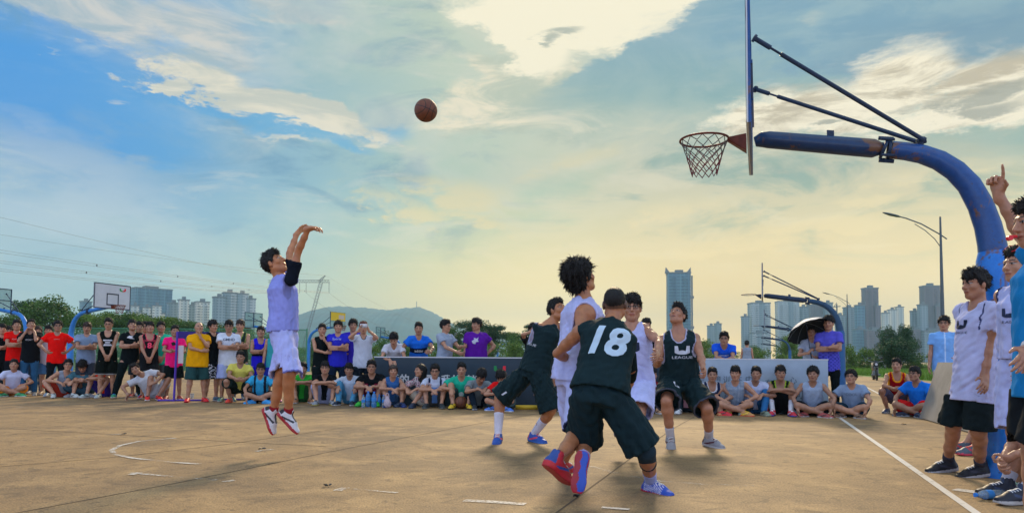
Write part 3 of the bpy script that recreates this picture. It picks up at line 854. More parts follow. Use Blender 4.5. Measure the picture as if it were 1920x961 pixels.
# clothes -----------------------------------------------------------------------
def top_mesh(J, kind, col, rng, h, trim=None, hem=.17, sleeve=.55, ease=.020, neck='round', wr=.004, shell=True, pattern=None, armtrim=None, loose=1.0):
    """kind: tee, tank, polo, shirt"""
    S = J['S']; W = J.get('bulk', 1.0); fat = J.get('fat', 0.0)
    pel, nk = J['pel'], J['nk']; up = nrm(nk - pel); Lt = np.linalg.norm(nk - pel)
    hv = -hem * S / Lt
    e = ease
    tab = []
    for t in TORSO[1:]:
        ee = e if t[0] < .9 else e * .55
        tab.append((t[0], t[1] * S * W + ee + fat * .02, t[2] * S * W + ee + fat * .04, t[3] * S + (fat * .02 if .1 < t[0] < .7 else 0)))
    tab[0] = (hv - .10 / Lt, max(tab[0][1] + .012 * loose, (.203 if shell else .192) * S * W + e * .5), max(tab[0][2] + .014 * loose, .138 * S * W + e * .5), tab[0][3])
    tab.insert(1, (0.10, max(tab[1][1] + .006, .186 * S * W + e * .4), tab[1][2] + .008, tab[1][3]))
    tab[3] = (tab[3][0], tab[3][1] + .012 * loose, tab[3][2] + .012 * loose, tab[3][3])
    tab = [t for i, t in enumerate(tab) if i != 2]
    pts = np.array([pel + up * hv * Lt, nk, J['sl'], J['sr'], J['el'], J['er'], pel])
    v = Vol(pts.min(0) - .26, pts.max(0) + .22, h)
    v.loft(pel, nk, J['latP'], J['latS'], tab, k=.0, flat=(True, False))
    g = e * .45
    for sd in 'lr':
        s_, el = J['s' + sd], J['e' + sd]
        v.cone(nk - up * .02 * S, s_, .052 * S + g, .050 * S + g, .035)
    if kind != 'tank':
        F0 = v.F.copy(); v.F[:] = 10
        for sd in 'lr':
            s_, el = J['s' + sd], J['e' + sd]
            v.cone(s_, s_ + (el - s_) * sleeve, .051 * S * W + .004 + g, .064 * S * W + g * 1.3, .0, flat=False)
        for sd in 'lr':
            s_, el = J['s' + sd], J['e' + sd]; d = nrm(el - s_); c = s_ + d * np.linalg.norm(el - s_) * sleeve
            # square the sleeve end
            v.cone(c + d * .001, c + d * .11, .125, .125, .004, op='c', flat=True)
        v.F = smin(F0, v.F, .03)
    v.waves(wr, rng, .12, 6, up * .8 + A3(*[rng.uniform(-.3, .3) for _ in range(3)]), crease=True)
    v.waves(wr * .5, rng, .05, 5, A3(*[rng.uniform(-1, 1) for _ in range(3)]))
    if shell: v.hollow(max(.015, 2.3 * h), pel, up, hv * Lt + .12)
    v.plane_cut(pel + up * hv * Lt, up)
    # neck opening
    fr = np.cross(J['latS'], up)
    nb = nk + up * .035 * S + fr * .018 * S
    cuts = []
    def carve(a, b, r1, r2, kk=.006):
        v.cone(a, b, r1, r2, kk, op='c'); cuts.append((np.asarray(a, float), np.asarray(b, float), r1, r2))
    if neck == 'v': carve(nb, nk - up * .06 * S + fr * .10 * S, .066 * S, .03 * S)
    elif neck == 'deep': carve(nb, nk - up * .075 * S + fr * .10 * S, .082 * S, .062 * S)
    elif neck == 'collar': carve(nb + up * .01, nb + up * .03, .058 * S, .06 * S)
    else: carve(nb, nk - up * .012 * S + fr * .085 * S, .068 * S, .050 * S)
    if kind == 'tank':
        for sd, sg in (('l', 1), ('r', -1)):
            s_ = J['s' + sd]; la = J['latS'] * sg
            carve(s_ + la * .050 * S + up * .02 * S, s_ + la * .028 * S - up * .125 * S, .074 * S, .066 * S)
            carve(s_ + la * .06 * S, s_ + (J['e' + sd] - s_) * .8, .074 * S, .06 * S)
    me = v.mesh('top')
    V = v.V
    cols = np.tile(np.array(col, np.float32), (len(V), 1))
    def cdist(a, b, r1, r2):
        ba = b - a; t = np.clip(((V - a) @ ba) / (ba @ ba + 1e-12), 0, 1)
        return np.linalg.norm(V - a - t[:, None] * ba, axis=1) - (r1 + (r2 - r1) * t)
    tv = ((V - pel) @ up) / Lt
    u = (V - nk) @ J['latS']; fz = (V - (pel + nk) / 2) @ fr
    if pattern: pattern(V, cols, dict(v=tv, u=u, f=fz, S=S, hv=hv, J=J))
    if trim is not None:
        wd = max(.016, h * 1.3)
        for i, (a, b, r1, r2) in enumerate(cuts):
            tc_ = trim if i == 0 else (armtrim if armtrim is not None else trim)
            if i > 0 and armtrim is False: continue
            cols[cdist(a, b, r1, r2) < wd] = tc_
    set_col(me, cols)
    return me

def shorts_mesh(J, kind, col, rng, h, length=.95, wide=1.0, wr=.005, shell=True, side=None, trim=None, pattern=None, waist=.08, top_cut=None):
    """kind: shorts, pants"""
    S = J['S']; W = J.get('bulk', 1.0); fat = J.get('fat', 0.0)
    pel, nk = J['pel'], J['nk']; up = nrm(nk - pel); Lt = np.linalg.norm(nk - pel)
    pts = np.array([pel, J['hl'], J['hr'], J['kl'], J['kr'], pel + up * .15] + ([J['al'], J['ar']] if kind == 'pants' else []))
    v = Vol(pts.min(0) - .24, pts.max(0) + .24, h)
    tab = [(-.16, .14 * S * W, .115 * S * W, -.015), (0, .172 * S * W + fat * .02, .128 * S * W + fat * .02, -.018), (.14, .168 * S * W + .006 + fat * .02, .122 * S * W + fat * .04, -.012), (.20, .155 * S * W + .008 + fat * .02, .112 * S * W + fat * .04, -.01)]
    tab = [t for t in tab if t[0] < waist] + [(waist, float(np.interp(waist, [t[0] for t in tab], [t[1] for t in tab])), float(np.interp(waist, [t[0] for t in tab], [t[2] for t in tab])), -.012)]
    v.loft(pel, nk, J['latP'], J['latS'], tab, k=0, flat=(False, True))
    for sd, sg in (('l', 1), ('r', -1)):
        hp, k_, a = J['h' + sd], J['k' + sd], J['a' + sd]
        t = k_ - hp
        out = J['latP'] * sg
        if kind == 'shorts':
            e = hp + t * length
            r0, r1 = .108 * S * W, .100 * S * W * wide
            v.cone(hp, e + nrm(t) * .07, r0, r1 + (r1 - r0) * .07, .035, flat=False)
        else:
            ww = wide
            v.chain([hp, hp + t * .4, k_], [.103 * S * W, .090 * S * W * ww, .068 * S * ww], .035)
            v.chain([k_, k_ + (a - k_) * .5, a - (a - k_) * .02], [.067 * S * ww, .064 * S * ww, .055 * S * ww], .02)
    ax_ = nrm((J['kl'] + J['kr']) / 2 - pel)
    v.waves(wr, rng, .12, 6, ax_, crease=True)
    v.waves(wr * .5, rng, .05, 5, A3(*[rng.uniform(-1, 1) for _ in range(3)]))
    if kind == 'shorts':
        if shell: v.hollow_legs(max(.015, 2.3 * h), J, length)
        for sd in 'lr':
            t = J['k' + sd] - J['h' + sd]; e = J['h' + sd] + t * length; d = nrm(t)
            v.cone(e + d * .001, e + d * .28, .20, .20, .003, op='c', flat=True)
    if top_cut is not None: v.plane_cut(pel + up * top_cut, -up)
    me = v.mesh('bottom')
    V = v.V
    cols = np.tile(np.array(col, np.float32), (len(V), 1))
    for sd, sg in (('l', 1), ('r', -1)):
        hp, k_ = J['h' + sd], J['k' + sd]; t = k_ - hp; L = np.linalg.norm(t)
        tt = ((V - hp) @ nrm(t)) / L
        mine = ((V - pel) @ J['latP']) * sg > 0
        if side is not None:
            axp = hp + np.clip(tt, 0, 1.1)[:, None] * t
            dv = V - axp
            ang = (dv @ nrm(J['latP'] * sg - nrm(t) * (J['latP'] @ nrm(t)) * sg)) / (np.linalg.norm(dv, axis=1) + 1e-6)
            cols[mine & (ang > .93)] = side
        if trim is not None: cols[mine & (tt > length - max(.035, h * 1.6 / L))] = trim
        if pattern: pattern(V, cols, mine, tt, J)
    set_col(me, cols)
    return me

def tube_mesh(a, b, r1, r2, h, col, name, rng=None):
    v = Vol(np.minimum(a, b) - .12, np.maximum(a, b) + .12, h)
    v.cone(a, b, r1, r2, 0, flat=True)
    if rng: v.waves(.002, rng, .05, 4)
    me = v.mesh(name)
    set_col(me, np.tile(np.array(col, np.float32), (len(me.vertices), 1)))
    return me

_shoes = {}
def shoe_mesh(col, sole, accent, h, stripes=None, high=False):
    """canonical: ankle joint at the origin, toe towards +Y, ground at z = -.085"""
    key = (tuple(col), tuple(sole), tuple(accent), h, stripes, high)
    if key in _shoes: return _shoes[key]
    v = Vol((-.08, -.11, -.105), (.08, .24, .09), h)
    g = -.085
    tab = [(0, .028, .03, 0), (.12, .034, .04, 0), (.45, .037, .045, 0), (.72, .047, .036, 0), (.9, .042, .028, 0), (1.0, .028, .02, 0)]
    A = A3(0, -.062, g + .035); B = A3(.004, .195, g + .028)
    v.loft(A, B, A3(1, 0, 0), A3(1, 0, 0), tab, k=0)
    v.cone((0, -.02, g + .03), (0, -.012, .032 if high else .005), .047, .041, .03)
    v.cone((0, .02, g + .06), (0, .10, g + .050), .040, .036, .03)
    v.cone((0, -.012, .0), (0, -.014, .10), .034, .034, .004, op='c')
    # sole slab, a few mm proud
    sv = Vol((-.08, -.11, -.105), (.08, .24, .09), h)
    tb2 = [(0, .034, .028, 0), (.12, .040, .04, 0), (.45, .038, .045, 0), (.72, .052, .036, 0), (.9, .046, .028, 0), (1.0, .030, .02, 0)]
    sv.loft(A3(0, -.064, g + .012), B + A3(0, .004, -.014), A3(1, 0, 0), A3(1, 0, 0), tb2, k=0)
    sv.put(lambda X, Y, Z: (Z - (g + .026 + .010 * np.clip((-.0 - Y) / .06, 0, 1)) + 0 * X).astype(np.float32), (-1, -1, -1), (1, 1, 1), .004, 'i')
    v.F = smin(v.F, sv.F, .003)
    v.put(lambda X, Y, Z: (g - Z + .012 * np.clip((Y - .13) / .07, 0, 1) ** 2 + 0 * X).astype(np.float32), (-1, -1, -1), (1, 1, 1), .004, 'i')
    me = v.mesh('shoe')
    V = v.V; x, y, z = V.T
    cols = np.tile(np.array(col, np.float32), (len(V), 1))
    acc = ((z > g + .05) & (np.abs(x) < .022) & (y > .0) & (y < .11))       # tongue
    cols[acc] = accent
    cols[(y < -.035) & (z > g + .04)] = accent
    if stripes is not None:
        m = (np.sin((y * .9 + z * 1.6) * 330) > .2) & (np.abs(x) > .012) & (y > -.03) & (y < .13) & (z > g + .03)
        cols[m] = stripes
    else:
        m = (np.abs((z - g - .045) - (y - .03) * .35) < .009) & (np.abs(x) > .02) & (y > -.02) & (y < .10)
        cols[m] = accent
    cols[z < g + .027 + .008 * np.clip(-y / .06, 0, 1)] = sole
    cols[z < g + .006] = np.array(sole) * .7 + .01
    if stripes is not None: cols[(z < g + .008) & (x + .012 * np.abs((y * 28) % 2 - 1) > .004)] = np.array(col)
    # laces: thin bars over the tongue
    set_col(me, cols)
    if h < .007:
        bm = bmesh.new(); bm.from_mesh(me)
        cl = bm.verts.layers.float_color['col']
        tr = BVHTree.FromBMesh(bm)
        for i in range(5):
            yy = .018 + i * .02
            prev = None
            for j in range(7):
                xx = -.026 + j * .052 / 6; y2 = yy + (.010 if (i % 2) else -.0) * (j / 6)
                hit = tr.ray_cast(Vector((xx, y2, .2)), Vector((0, 0, -1)))[0]
                if hit is None: continue
                ring = [bm.verts.new(hit + Vector(dv)) for dv in ((0, .003, .001), (0, 0, .005), (0, -.003, .001))]
                for q in ring: q[cl] = (.75, .75, .75, 1) if sum(col) < 1.4 else (.05, .05, .06, 1)
                if prev:
                    for a_ in (0, 1): bm.faces.new((prev[a_], prev[a_ + 1], ring[a_ + 1], ring[a_]))
                prev = ring
        bm.to_mesh(me); bm.free()
    me.polygons.foreach_set('use_smooth', [True] * len(me.polygons))
    _shoes[key] = me
    return me

def glasses_mesh():
    if 'g' in _shoes: return _shoes['g']
    m = MB()
    for sg in (1, -1):
        pts = []
        for i in range(12):
            a_ = 2 * PI * i / 12
            pts.append((.031 * sg + .022 * math.copysign(abs(math.cos(a_)) ** .7, math.cos(a_)), .094 - abs(math.cos(a_)) * 0, .006 + .015 * math.copysign(abs(math.sin(a_)) ** .7, math.sin(a_))))
        m.tube(pts, .0028, 5, closed=True)
        m.tube([(.053 * sg, .094, .012), (.072 * sg, .07, .012), (.082 * sg, -.01, .008)], .0025, 5)
    m.tube([(-.010, .096, .012), (.010, .096, .012)], .0025, 5)
    _shoes['g'] = m.mesh('spectacles')
    return _shoes['g']

def place(name, me, mt, parent, origin, M, scale=1.0):
    """child object at origin (parent space) with axes M (columns)"""
    o = link(name, me, None, parent)
    if len(me.materials) == 0: me.materials.append(mt)
    elif me.materials[0] != mt:
        o.material_slots[0].link = 'OBJECT'; o.material_slots[0].material = mt
    m4 = Matrix.Identity(4)
    for i in range(3):
        for j in range(3): m4[i][j] = float(M[i, j]) * scale
        m4[i][3] = float(origin[i])
    o.matrix_local = m4
    return o

# decals: flat lettering laid onto a garment -------------------------------------
_font_cache = {}
def text_mesh(s, bold=.0, shear=0.0, sub=True):
    key = (s, bold, shear)
    if key in _font_cache: return _font_cache[key]
    cu = bpy.data.curves.new('txt', 'FONT')
    cu.body = s; cu.align_x = 'CENTER'; cu.align_y = 'CENTER'; cu.size = 1.0; cu.offset = bold; cu.shear = shear; cu.resolution_u = 3
    o = bpy.data.objects.new('txt', cu); COL.objects.link(o)
    dg = bpy.context.evaluated_depsgraph_get(); dg.update()
    me = bpy.data.meshes.new_from_object(o.evaluated_get(dg))
    bpy.data.objects.remove(o)
    V = np.array([v.co[:2] for v in me.vertices]); Fs = [tuple(p.vertices) for p in me.polygons]
    bpy.data.meshes.remove(me); bpy.data.curves.remove(cu)
    if len(V):
        V -= (V.min(0) + V.max(0)) / 2
    _font_cache[key] = (V, Fs)
    return V, Fs
def decal(parent, target_me, shapes, centre, right, up, width=None, height=None, depth=.25, lift=.004, name='print', cut=.02):
    """shapes: list of (V2d, faces, colour) in a unit frame; projected along -normal onto target mesh. centre lies in front of the cloth"""
    right = nrm(right); up = nrm(up); nor = np.cross(right, up)
    bm = bmesh.new()
    cl = bm.verts.layers.float_color.new('col')
    for (V, Fs, c) in shapes:
        vs = []
        for p in V:
            w_ = bm.verts.new((p[0], p[1], 0)); w_[cl] = (*c, 1); vs.append(w_)
        for f in Fs:
            try: bm.faces.new([vs[i] for i in f])
            except ValueError: pass
    bmesh.ops.triangulate(bm, faces=bm.faces[:])
    for _ in range(4):
        ed = [e for e in bm.edges if e.calc_length() > cut]
        if not ed: break
        bmesh.ops.subdivide_edges(bm, edges=ed, cuts=1)
        bmesh.ops.triangulate(bm, faces=bm.faces[:])
    tree = BVHTree.FromPolygons([v.co for v in target_me.vertices], [tuple(p.vertices) for p in target_me.polygons]) if not isinstance(target_me, BVHTree) else target_me
    dead = []
    for v in bm.verts:
        p = centre + right * v.co.x + up * v.co.y
        hit = tree.ray_cast(Vector(p), Vector(-nor), depth * 2)
        if hit[0] is None: dead.append(v); continue
        v.co = hit[0] + Vector(nor) * lift
    bmesh.ops.delete(bm, geom=dead, context='VERTS')
    me = bpy.data.meshes.new(name)
    bm.to_mesh(me); bm.free()
    if len(me.polygons) == 0: return None
    return link(name, me, M_print, parent)
def txt(s, h, col, dx=0, dy=0, bold=.0, shear=0, sx=1.0):
    V, Fs = text_mesh(s, bold, shear)
    if len(V) == 0: return (np.zeros((0, 2)), [], col)
    return (V * [h * sx / .7, h / .7] + [dx, dy], Fs, col)
def poly(pts, col): return (np.array(pts, float), [tuple(range(len(pts)))], col)
def u_logo(wd, col1, col2=None, dx=0, dy=0):
    """the curved U mark: two upright lobes joined by a bowl"""
    col2 = col2 or col1
    out = []
    N = 14
    top = []; bot = []
    for i in range(N + 1):
        t = -1 + 2 * i / N
        x = t * .5
        yb = -.30 + .12 * abs(t) ** 3
        yt = -.30 + .12 + (.42 * max(0, (abs(t) - .42) / .58) ** 1.0)
        if abs(t) > .45: yt = .25
        top.append((x, yt)); bot.append((x, yb - .02))
    for i in range(N):
        c = col1 if i < N / 2 else col2
        q = [bot[i], bot[i + 1], top[i + 1], top[i]]
        mid = abs(-1 + 2 * (i + .5) / N)
        if mid < .5: q = [bot[i], bot[i + 1], (bot[i + 1][0], -.14 + .1 * (1 - mid)), (bot[i][0], -.14 + .1 * (1 - mid))]
        out.append(poly([(a * wd + dx, b_ * wd + dy) for a, b_ in q], c))
    return out

# the figure ---------------------------------------------------------------------
def make_person(J, base, look, label, group=None, q=None, seed=0):
    """J in base space; look: dict describing skin, hair and clothes"""
    rng = random.Random(seed * 31 + 5)
    complete(J)
    S = J['S']
    q = q or dict(base=.016, head=.0085, hand=.0105, cloth=.014, hair=.011, shoe=.011)
    skin = look.get('skin', (.40, .215, .135))
    me = body_mesh(J, skin, q, rng)
    root = link('person', me, M_skin, loc=tuple(base))
    tag(root, label, 'person', group)
    hs = J.get('hs', S)
    if look.get('hair'):
        hm = hair_mesh(look['hair'], q['hair'], seed)
        place('hair', hm, look.get('hairmat', M_hair), root, J['hd'], J['H'], hs)
    if look.get('glasses'):
        place('spectacles', glasses_mesh(), M_glasses, root, J['hd'], J['H'], hs)
    tp = look.get('top')
    res = {}
    if tp:
        kw = dict(tp); nm = kw.pop('name', 'shirt'); mt = kw.pop('mat', M_cloth)
        tm = top_mesh(J, kw.pop('kind'), kw.pop('col'), rng, q['cloth'], **kw)
        res['top'] = link(nm, tm, mt, root)
    tp = look.get('under')
    if tp:
        kw = dict(tp); nm = kw.pop('name', 'undershirt'); mt = kw.pop('mat', M_cloth)
        tm = top_mesh(J, kw.pop('kind'), kw.pop('col'), rng, q['cloth'], **kw)
        res['under'] = link(nm, tm, mt, root)
    bt = look.get('bottom')
    if bt:
        kw = dict(bt); hm_ = (look.get('top') or {}).get('hem', .17)
        if hm_ > .06 and 'top_cut' not in kw: kw['top_cut'] = -hm_ * S + .045
        nm = kw.pop('name', 'trousers' if kw['kind'] == 'pants' else 'shorts'); mt = kw.pop('mat', M_cloth)
        bm_ = shorts_mesh(J, kw.pop('kind'), kw.pop('col'), rng, q['cloth'], **kw)
        res['bottom'] = link(nm, bm_, mt, root)
    sh = look.get('shoes')
    for sd, sg in (('l', 1), ('r', -1)):
        a = J['a' + sd]; f = J['f' + sd]; u_ = J.get('fu' + sd, A3(0, 0, 1))
        M = head_frame(f, u_)
        M = np.stack([M[:, 0], M[:, 1], M[:, 2]], 1)
        if look.get('socks'):
            sk = look['socks']; k_ = J['k' + sd]
            tm = tube_mesh(a - nrm(k_ - a) * .03, a + nrm(k_ - a) * sk[1] * S, .039 * S, (.041 + sk[1] * .06) * S, min(q['cloth'], .01), sk[0], 'sock', rng)
            link('sock', tm, M_cloth, root)
        if sh:
            sm = shoe_mesh(sh[0], sh[1], sh[2], q['shoe'], *(sh[3:]))
            x_ = M[:, 0]
            place('shoe', sm, M_shoe, root, a, np.stack([np.cross(M[:, 1], M[:, 2]), M[:, 1], M[:, 2]], 1), S * J.get('shoescale', 1.02))
    res['root'] = root
    return root, res
# ------------------------------------------------------------------ the place
def ground_material(name, c1, c2, c3, speck=.5, scale=1.0, joints=None):
    m = bpy.data.materials.new(name); m.use_nodes = True
    T = NT(m.node_tree)
    out = T.n('ShaderNodeOutputMaterial'); b = T.n('ShaderNodeBsdfPrincipled'); T.t.links.new(b.outputs[0], out.inputs[0])
    tc = T.n('ShaderNodeTexCoord'); vec = tc.outputs['Object']
    n0 = T.noise(vec, .22 * scale, 5, .6, .6); n1 = T.noise(vec, 1.7 * scale, 6, .65, .4); n3 = T.noise(vec, 6 * scale, 5, .7, 1.0)
    base = T.mix(T.sstep(n0, .35, .65), c1, c2)
    base = T.mix(T.sstep(n1, .42, .72, 0, .85), base, c3)
    base = T.mix(T.sstep(n3, .50, .68, 0, .60), base, (c2[0] * .62, c2[1] * .62, c2[2] * .62))
    g1 = T.noise(vec, 70 * scale, 2, .8)
    base = T.mix(speck, base, T.mix(1.0, base, T.ramp(g1, [(.32, (.40, .40, .40)), (.5, (1, 1, 1)), (.68, (1.9, 1.75, 1.6))]), 'MULTIPLY'))
    vo = T.n('ShaderNodeTexVoronoi'); T.put(vo, 'Vector', vec); T.put(vo, 'Scale', 48 * scale)
    base = T.mix(T.sstep(vo.outputs['Distance'], .26, .12, 0, .50), base, (c1[0] * .35, c1[1] * .33, c1[2] * .36))
    if joints:   # hairline cracks in the old slab
        vc = T.n('ShaderNodeTexVoronoi', _feature='DISTANCE_TO_EDGE'); T.put(vc, 'Scale', .13)
        nn = T.n('ShaderNodeTexNoise'); T.put(nn, 'Vector', vec); T.put(nn, 'Scale', 1.3); T.put(nn, 'Detail', 5)
        ws = T.n('ShaderNodeVectorMath', _operation='SCALE'); T.put(ws, 0, nn.outputs[1]); T.put(ws, 'Scale', .7)
        wv = T.n('ShaderNodeVectorMath', _operation='ADD'); T.put(wv, 0, vec); T.put(wv, 1, ws.outputs[0]); T.put(vc, 'Vector', wv.outputs[0])
        base = T.mix(T.m('MULTIPLY', T.sstep(vc.outputs['Distance'], .0028, .0008, 0, .30), T.sstep(n0, .50, .60)), base, (.08, .055, .03))
    T.put(b, 'Base Color', base)
    b.inputs['Roughness'].default_value = .75; b.inputs['Specular IOR Level'].default_value = .35
    bp = T.n('ShaderNodeBump'); bp.inputs['Strength'].default_value = .45; bp.inputs['Distance'].default_value = .008
    T.put(bp, 'Height', T.m('ADD', g1, T.m('MULTIPLY', vo.outputs['Distance'], .5))); T.put(b, 'Normal', bp.outputs[0])
    return m
def sheet(name, pts, z, m):
    me = bpy.data.meshes.new(name)
    me.from_pydata([(p[0], p[1], z) for p in pts], [], [tuple(range(len(pts)))])
    return tag(link(name, me, m, smooth=False), kind='structure')
SOIL = ground_material('dry_soil', (.34, .25, .12), (.26, .22, .09), (.38, .29, .15), .4, .5)
sheet('ground', [(-7000, -60), (7000, -60), (7000, 9000), (-7000, 9000)], -.012, SOIL)
GC = ground_material('court_concrete', (.32, .200, .085), (.165, .108, .056), (.42, .268, .116), .6, 1.0, True)
sheet('court_surface', [(-45, -30), (14.5, -30), (26, 45), (-28, 45)], 0.0, GC)
M_grass = mat('grass_green', (.10, .20, .015), .8, var=.45, vscale=.6)
gp = [G(1562, 700), G(1640, 707), G(1760, 715), G(1990, 735)]
sheet('grass_field', [(p[0], p[1]) for p in gp] + [(90, 60), (120, 160), (40, 160)], .006, M_grass)
sheet('grass_verge', [(-140, 47), (14, 47), (24, 120), (-160, 120)], -.006, mat('dull_grass', (.10, .13, .03), .9, var=.4, vscale=.4))

# painted markings, worn
def paint_material():
    m = bpy.data.materials.new('worn_white_paint'); m.use_nodes = True
    T = NT(m.node_tree); out = T.n('ShaderNodeOutputMaterial'); b = T.n('ShaderNodeBsdfPrincipled'); tr = T.n('ShaderNodeBsdfTransparent'); mx = T.n('ShaderNodeMixShader')
    tc = T.n('ShaderNodeTexCoord'); vec = tc.outputs['Object']
    at = T.n('ShaderNodeAttribute', _attribute_name='wear')
    b.inputs['Base Color'].default_value = (.66, .60, .52, 1); b.inputs['Roughness'].default_value = .7
    nz = T.noise(vec, 3.0, 5, .7); n2 = T.noise(vec, 45, 4, .75)
    f = T.m('ADD', T.m('MULTIPLY', nz, .6), T.m('MULTIPLY', n2, .5))
    a = T.m('MULTIPLY', T.sstep(T.m('SUBTRACT', f, at.outputs['Fac']), -.10, .10), .92)
    T.put(mx, 0, a); T.t.links.new(tr.outputs[0], mx.inputs[1]); T.t.links.new(b.outputs[0], mx.inputs[2]); T.t.links.new(mx.outputs[0], out.inputs[0])
    return m
M_paint = paint_material()
M_joint = mat('joint_tar', (.12, .08, .045), .9)
def ribbon(name, pts, wd, z, m, wear=.3, px=True):
    P = [G(*p)[:2] if px else np.array(p, float) for p in pts]
    # subdivide and soften
    Q = []
    for a, b in zip(P[:-1], P[1:]):
        n = max(1, int(np.linalg.norm(b - a) / .35))
        for i in range(n): Q.append(a + (b - a) * i / n)
    Q.append(P[-1])
    V = []; Fs = []
    for i, p in enumerate(Q):
        t = Q[min(i + 1, len(Q) - 1)] - Q[max(i - 1, 0)]; t = t / (np.linalg.norm(t) + 1e-9); n = np.array([-t[1], t[0]])
        V += [(*(p + n * wd / 2), z), (*(p - n * wd / 2), z)]
        if i: Fs.append((2 * i - 2, 2 * i - 1, 2 * i + 1, 2 * i))
    me = bpy.data.meshes.new(name); me.from_pydata(V, [], Fs)
    at = me.attributes.new('wear', 'FLOAT', 'POINT'); at.data.foreach_set('value', [wear] * len(V))
    return tag(link(name, me, m, smooth=False), kind='structure')
RB = [([(1575, 783), (1700, 870), (1830, 961), (1900, 1010)], .055, .40), ([(1614, 720), (1668, 748)], .07, .35),
      ([(330, 821), (262, 827), (225, 835), (209, 844), (216, 852), (250, 859), (330, 867), (375, 870)], .05, .42),
      ([(243, 886), (300, 891), (352, 895), (405, 900)], .045, .47), ([(405, 900), (490, 906), (575, 910)], .045, .52),
      ([(245, 890), (262, 886)], .06, .38), ([(418, 903), (440, 900)], .05, .40), ([(632, 920), (648, 914)], .07, .38), ([(640, 915), (690, 919), (745, 924)], .04, .45),
      ([(870, 938), (930, 941), (985, 945)], .075, .36), ([(1128, 951), (1180, 955)], .05, .38), ([(480, 846), (512, 842)], .05, .42),
      ([(130, 820), (215, 814), (300, 808)], .06, .50), ([(0, 766), (90, 760), (190, 755)], .07, .52), ([(335, 820), (490, 812)], .05, .60),
      ([(1108, 874), (1165, 889), (1240, 902), (1330, 908), (1425, 911)], .05, .50), ([(1250, 845), (1330, 847), (1400, 848)], .04, .55), ([(1330, 830), (1450, 831), (1560, 833), (1640, 836)], .035, .58),
      ([(1790, 917), (1850, 925)], .12, .35), ([(760, 735 + 68), (930, 792)], .05, .62), ([(1000, 773), (1120, 774)], .05, .60)]
for i, (p, wd, wr_) in enumerate(RB): ribbon('court_line', p, wd, .0042 + .0006 * (i % 3), M_paint, wr_ + (.13 if i else .03))
for p in ([(-20, 876), (220, 856), (420, 833), (640, 802)], [(20, 963), (330, 905), (620, 846), (900, 793), (1000, 776)], [(0, 802), (230, 815), (440, 828), (610, 836)],
          [(1030, 970), (1190, 853), (1262, 803), (1330, 765)], [(1262, 803), (1500, 807), (1720, 812)]):
    ribbon('slab_joint', p, .014, .002, M_joint)

# ------------------------------------------------------------------ hoops
ND = np.array([.9455, -.3256, 0]); BD = np.array([.3256, .9455, 0])      # along the court, and along its base line
M_blue = mat('blue_paint', (.012, .20, .62), .42, var=.28, vscale=5, spec=.5, bump=.06, bscale=30)
M_blued = mat('blue_black_paint', (.012, .035, .085), .5, var=.3, vscale=6, spec=.4)
M_rim = mat('rim_red', (.16, .03, .016), .5, var=.4, vscale=20)
M_boardw = mat('board_white', (.55, .60, .66), .5, var=.10, vscale=3)
M_boardg = mat('board_glass', (.30, .52, .50), .3, var=.1, vscale=2, alpha=.55)
M_line = mat('board_line', (.03, .04, .06), .6)
M_net = mat('net_cord', (.16, .02, .035), .8)
M_netw = mat('net_cord_white', (.14, .13, .12), .8)
def rusty_blue(name='rusty_blue_paint', c1=(.006, .15, .58), c2=(.012, .22, .70)):
    m = bpy.data.materials.new(name); m.use_nodes = True
    T = NT(m.node_tree); out = T.n('ShaderNodeOutputMaterial'); b = T.n('ShaderNodeBsdfPrincipled'); T.t.links.new(b.outputs[0], out.inputs[0])
    tc = T.n('ShaderNodeTexCoord'); vec = tc.outputs['Object']
    n = T.noise(vec, 3.2, 7, .65, .6); n2 = T.noise(vec, 14, 5, .7)
    c = T.mix(T.sstep(n2, .3, .7), c1, c2)
    c = T.mix(T.sstep(n, .56, .62, 0, .9), c, (.16, .075, .035))
    c = T.mix(T.sstep(T.m('ADD', n2, T.m('MULTIPLY', n, .3)), .78, .84, 0, .8), c, (.05, .035, .03))
    T.put(b, 'Base Color', c); b.inputs['Roughness'].default_value = .30
    bp = T.n('ShaderNodeBump'); bp.inputs['Strength'].default_value = .15; T.put(bp, 'Height', n2); T.put(b, 'Normal', bp.outputs[0])
    return m
M_rusty = rusty_blue()
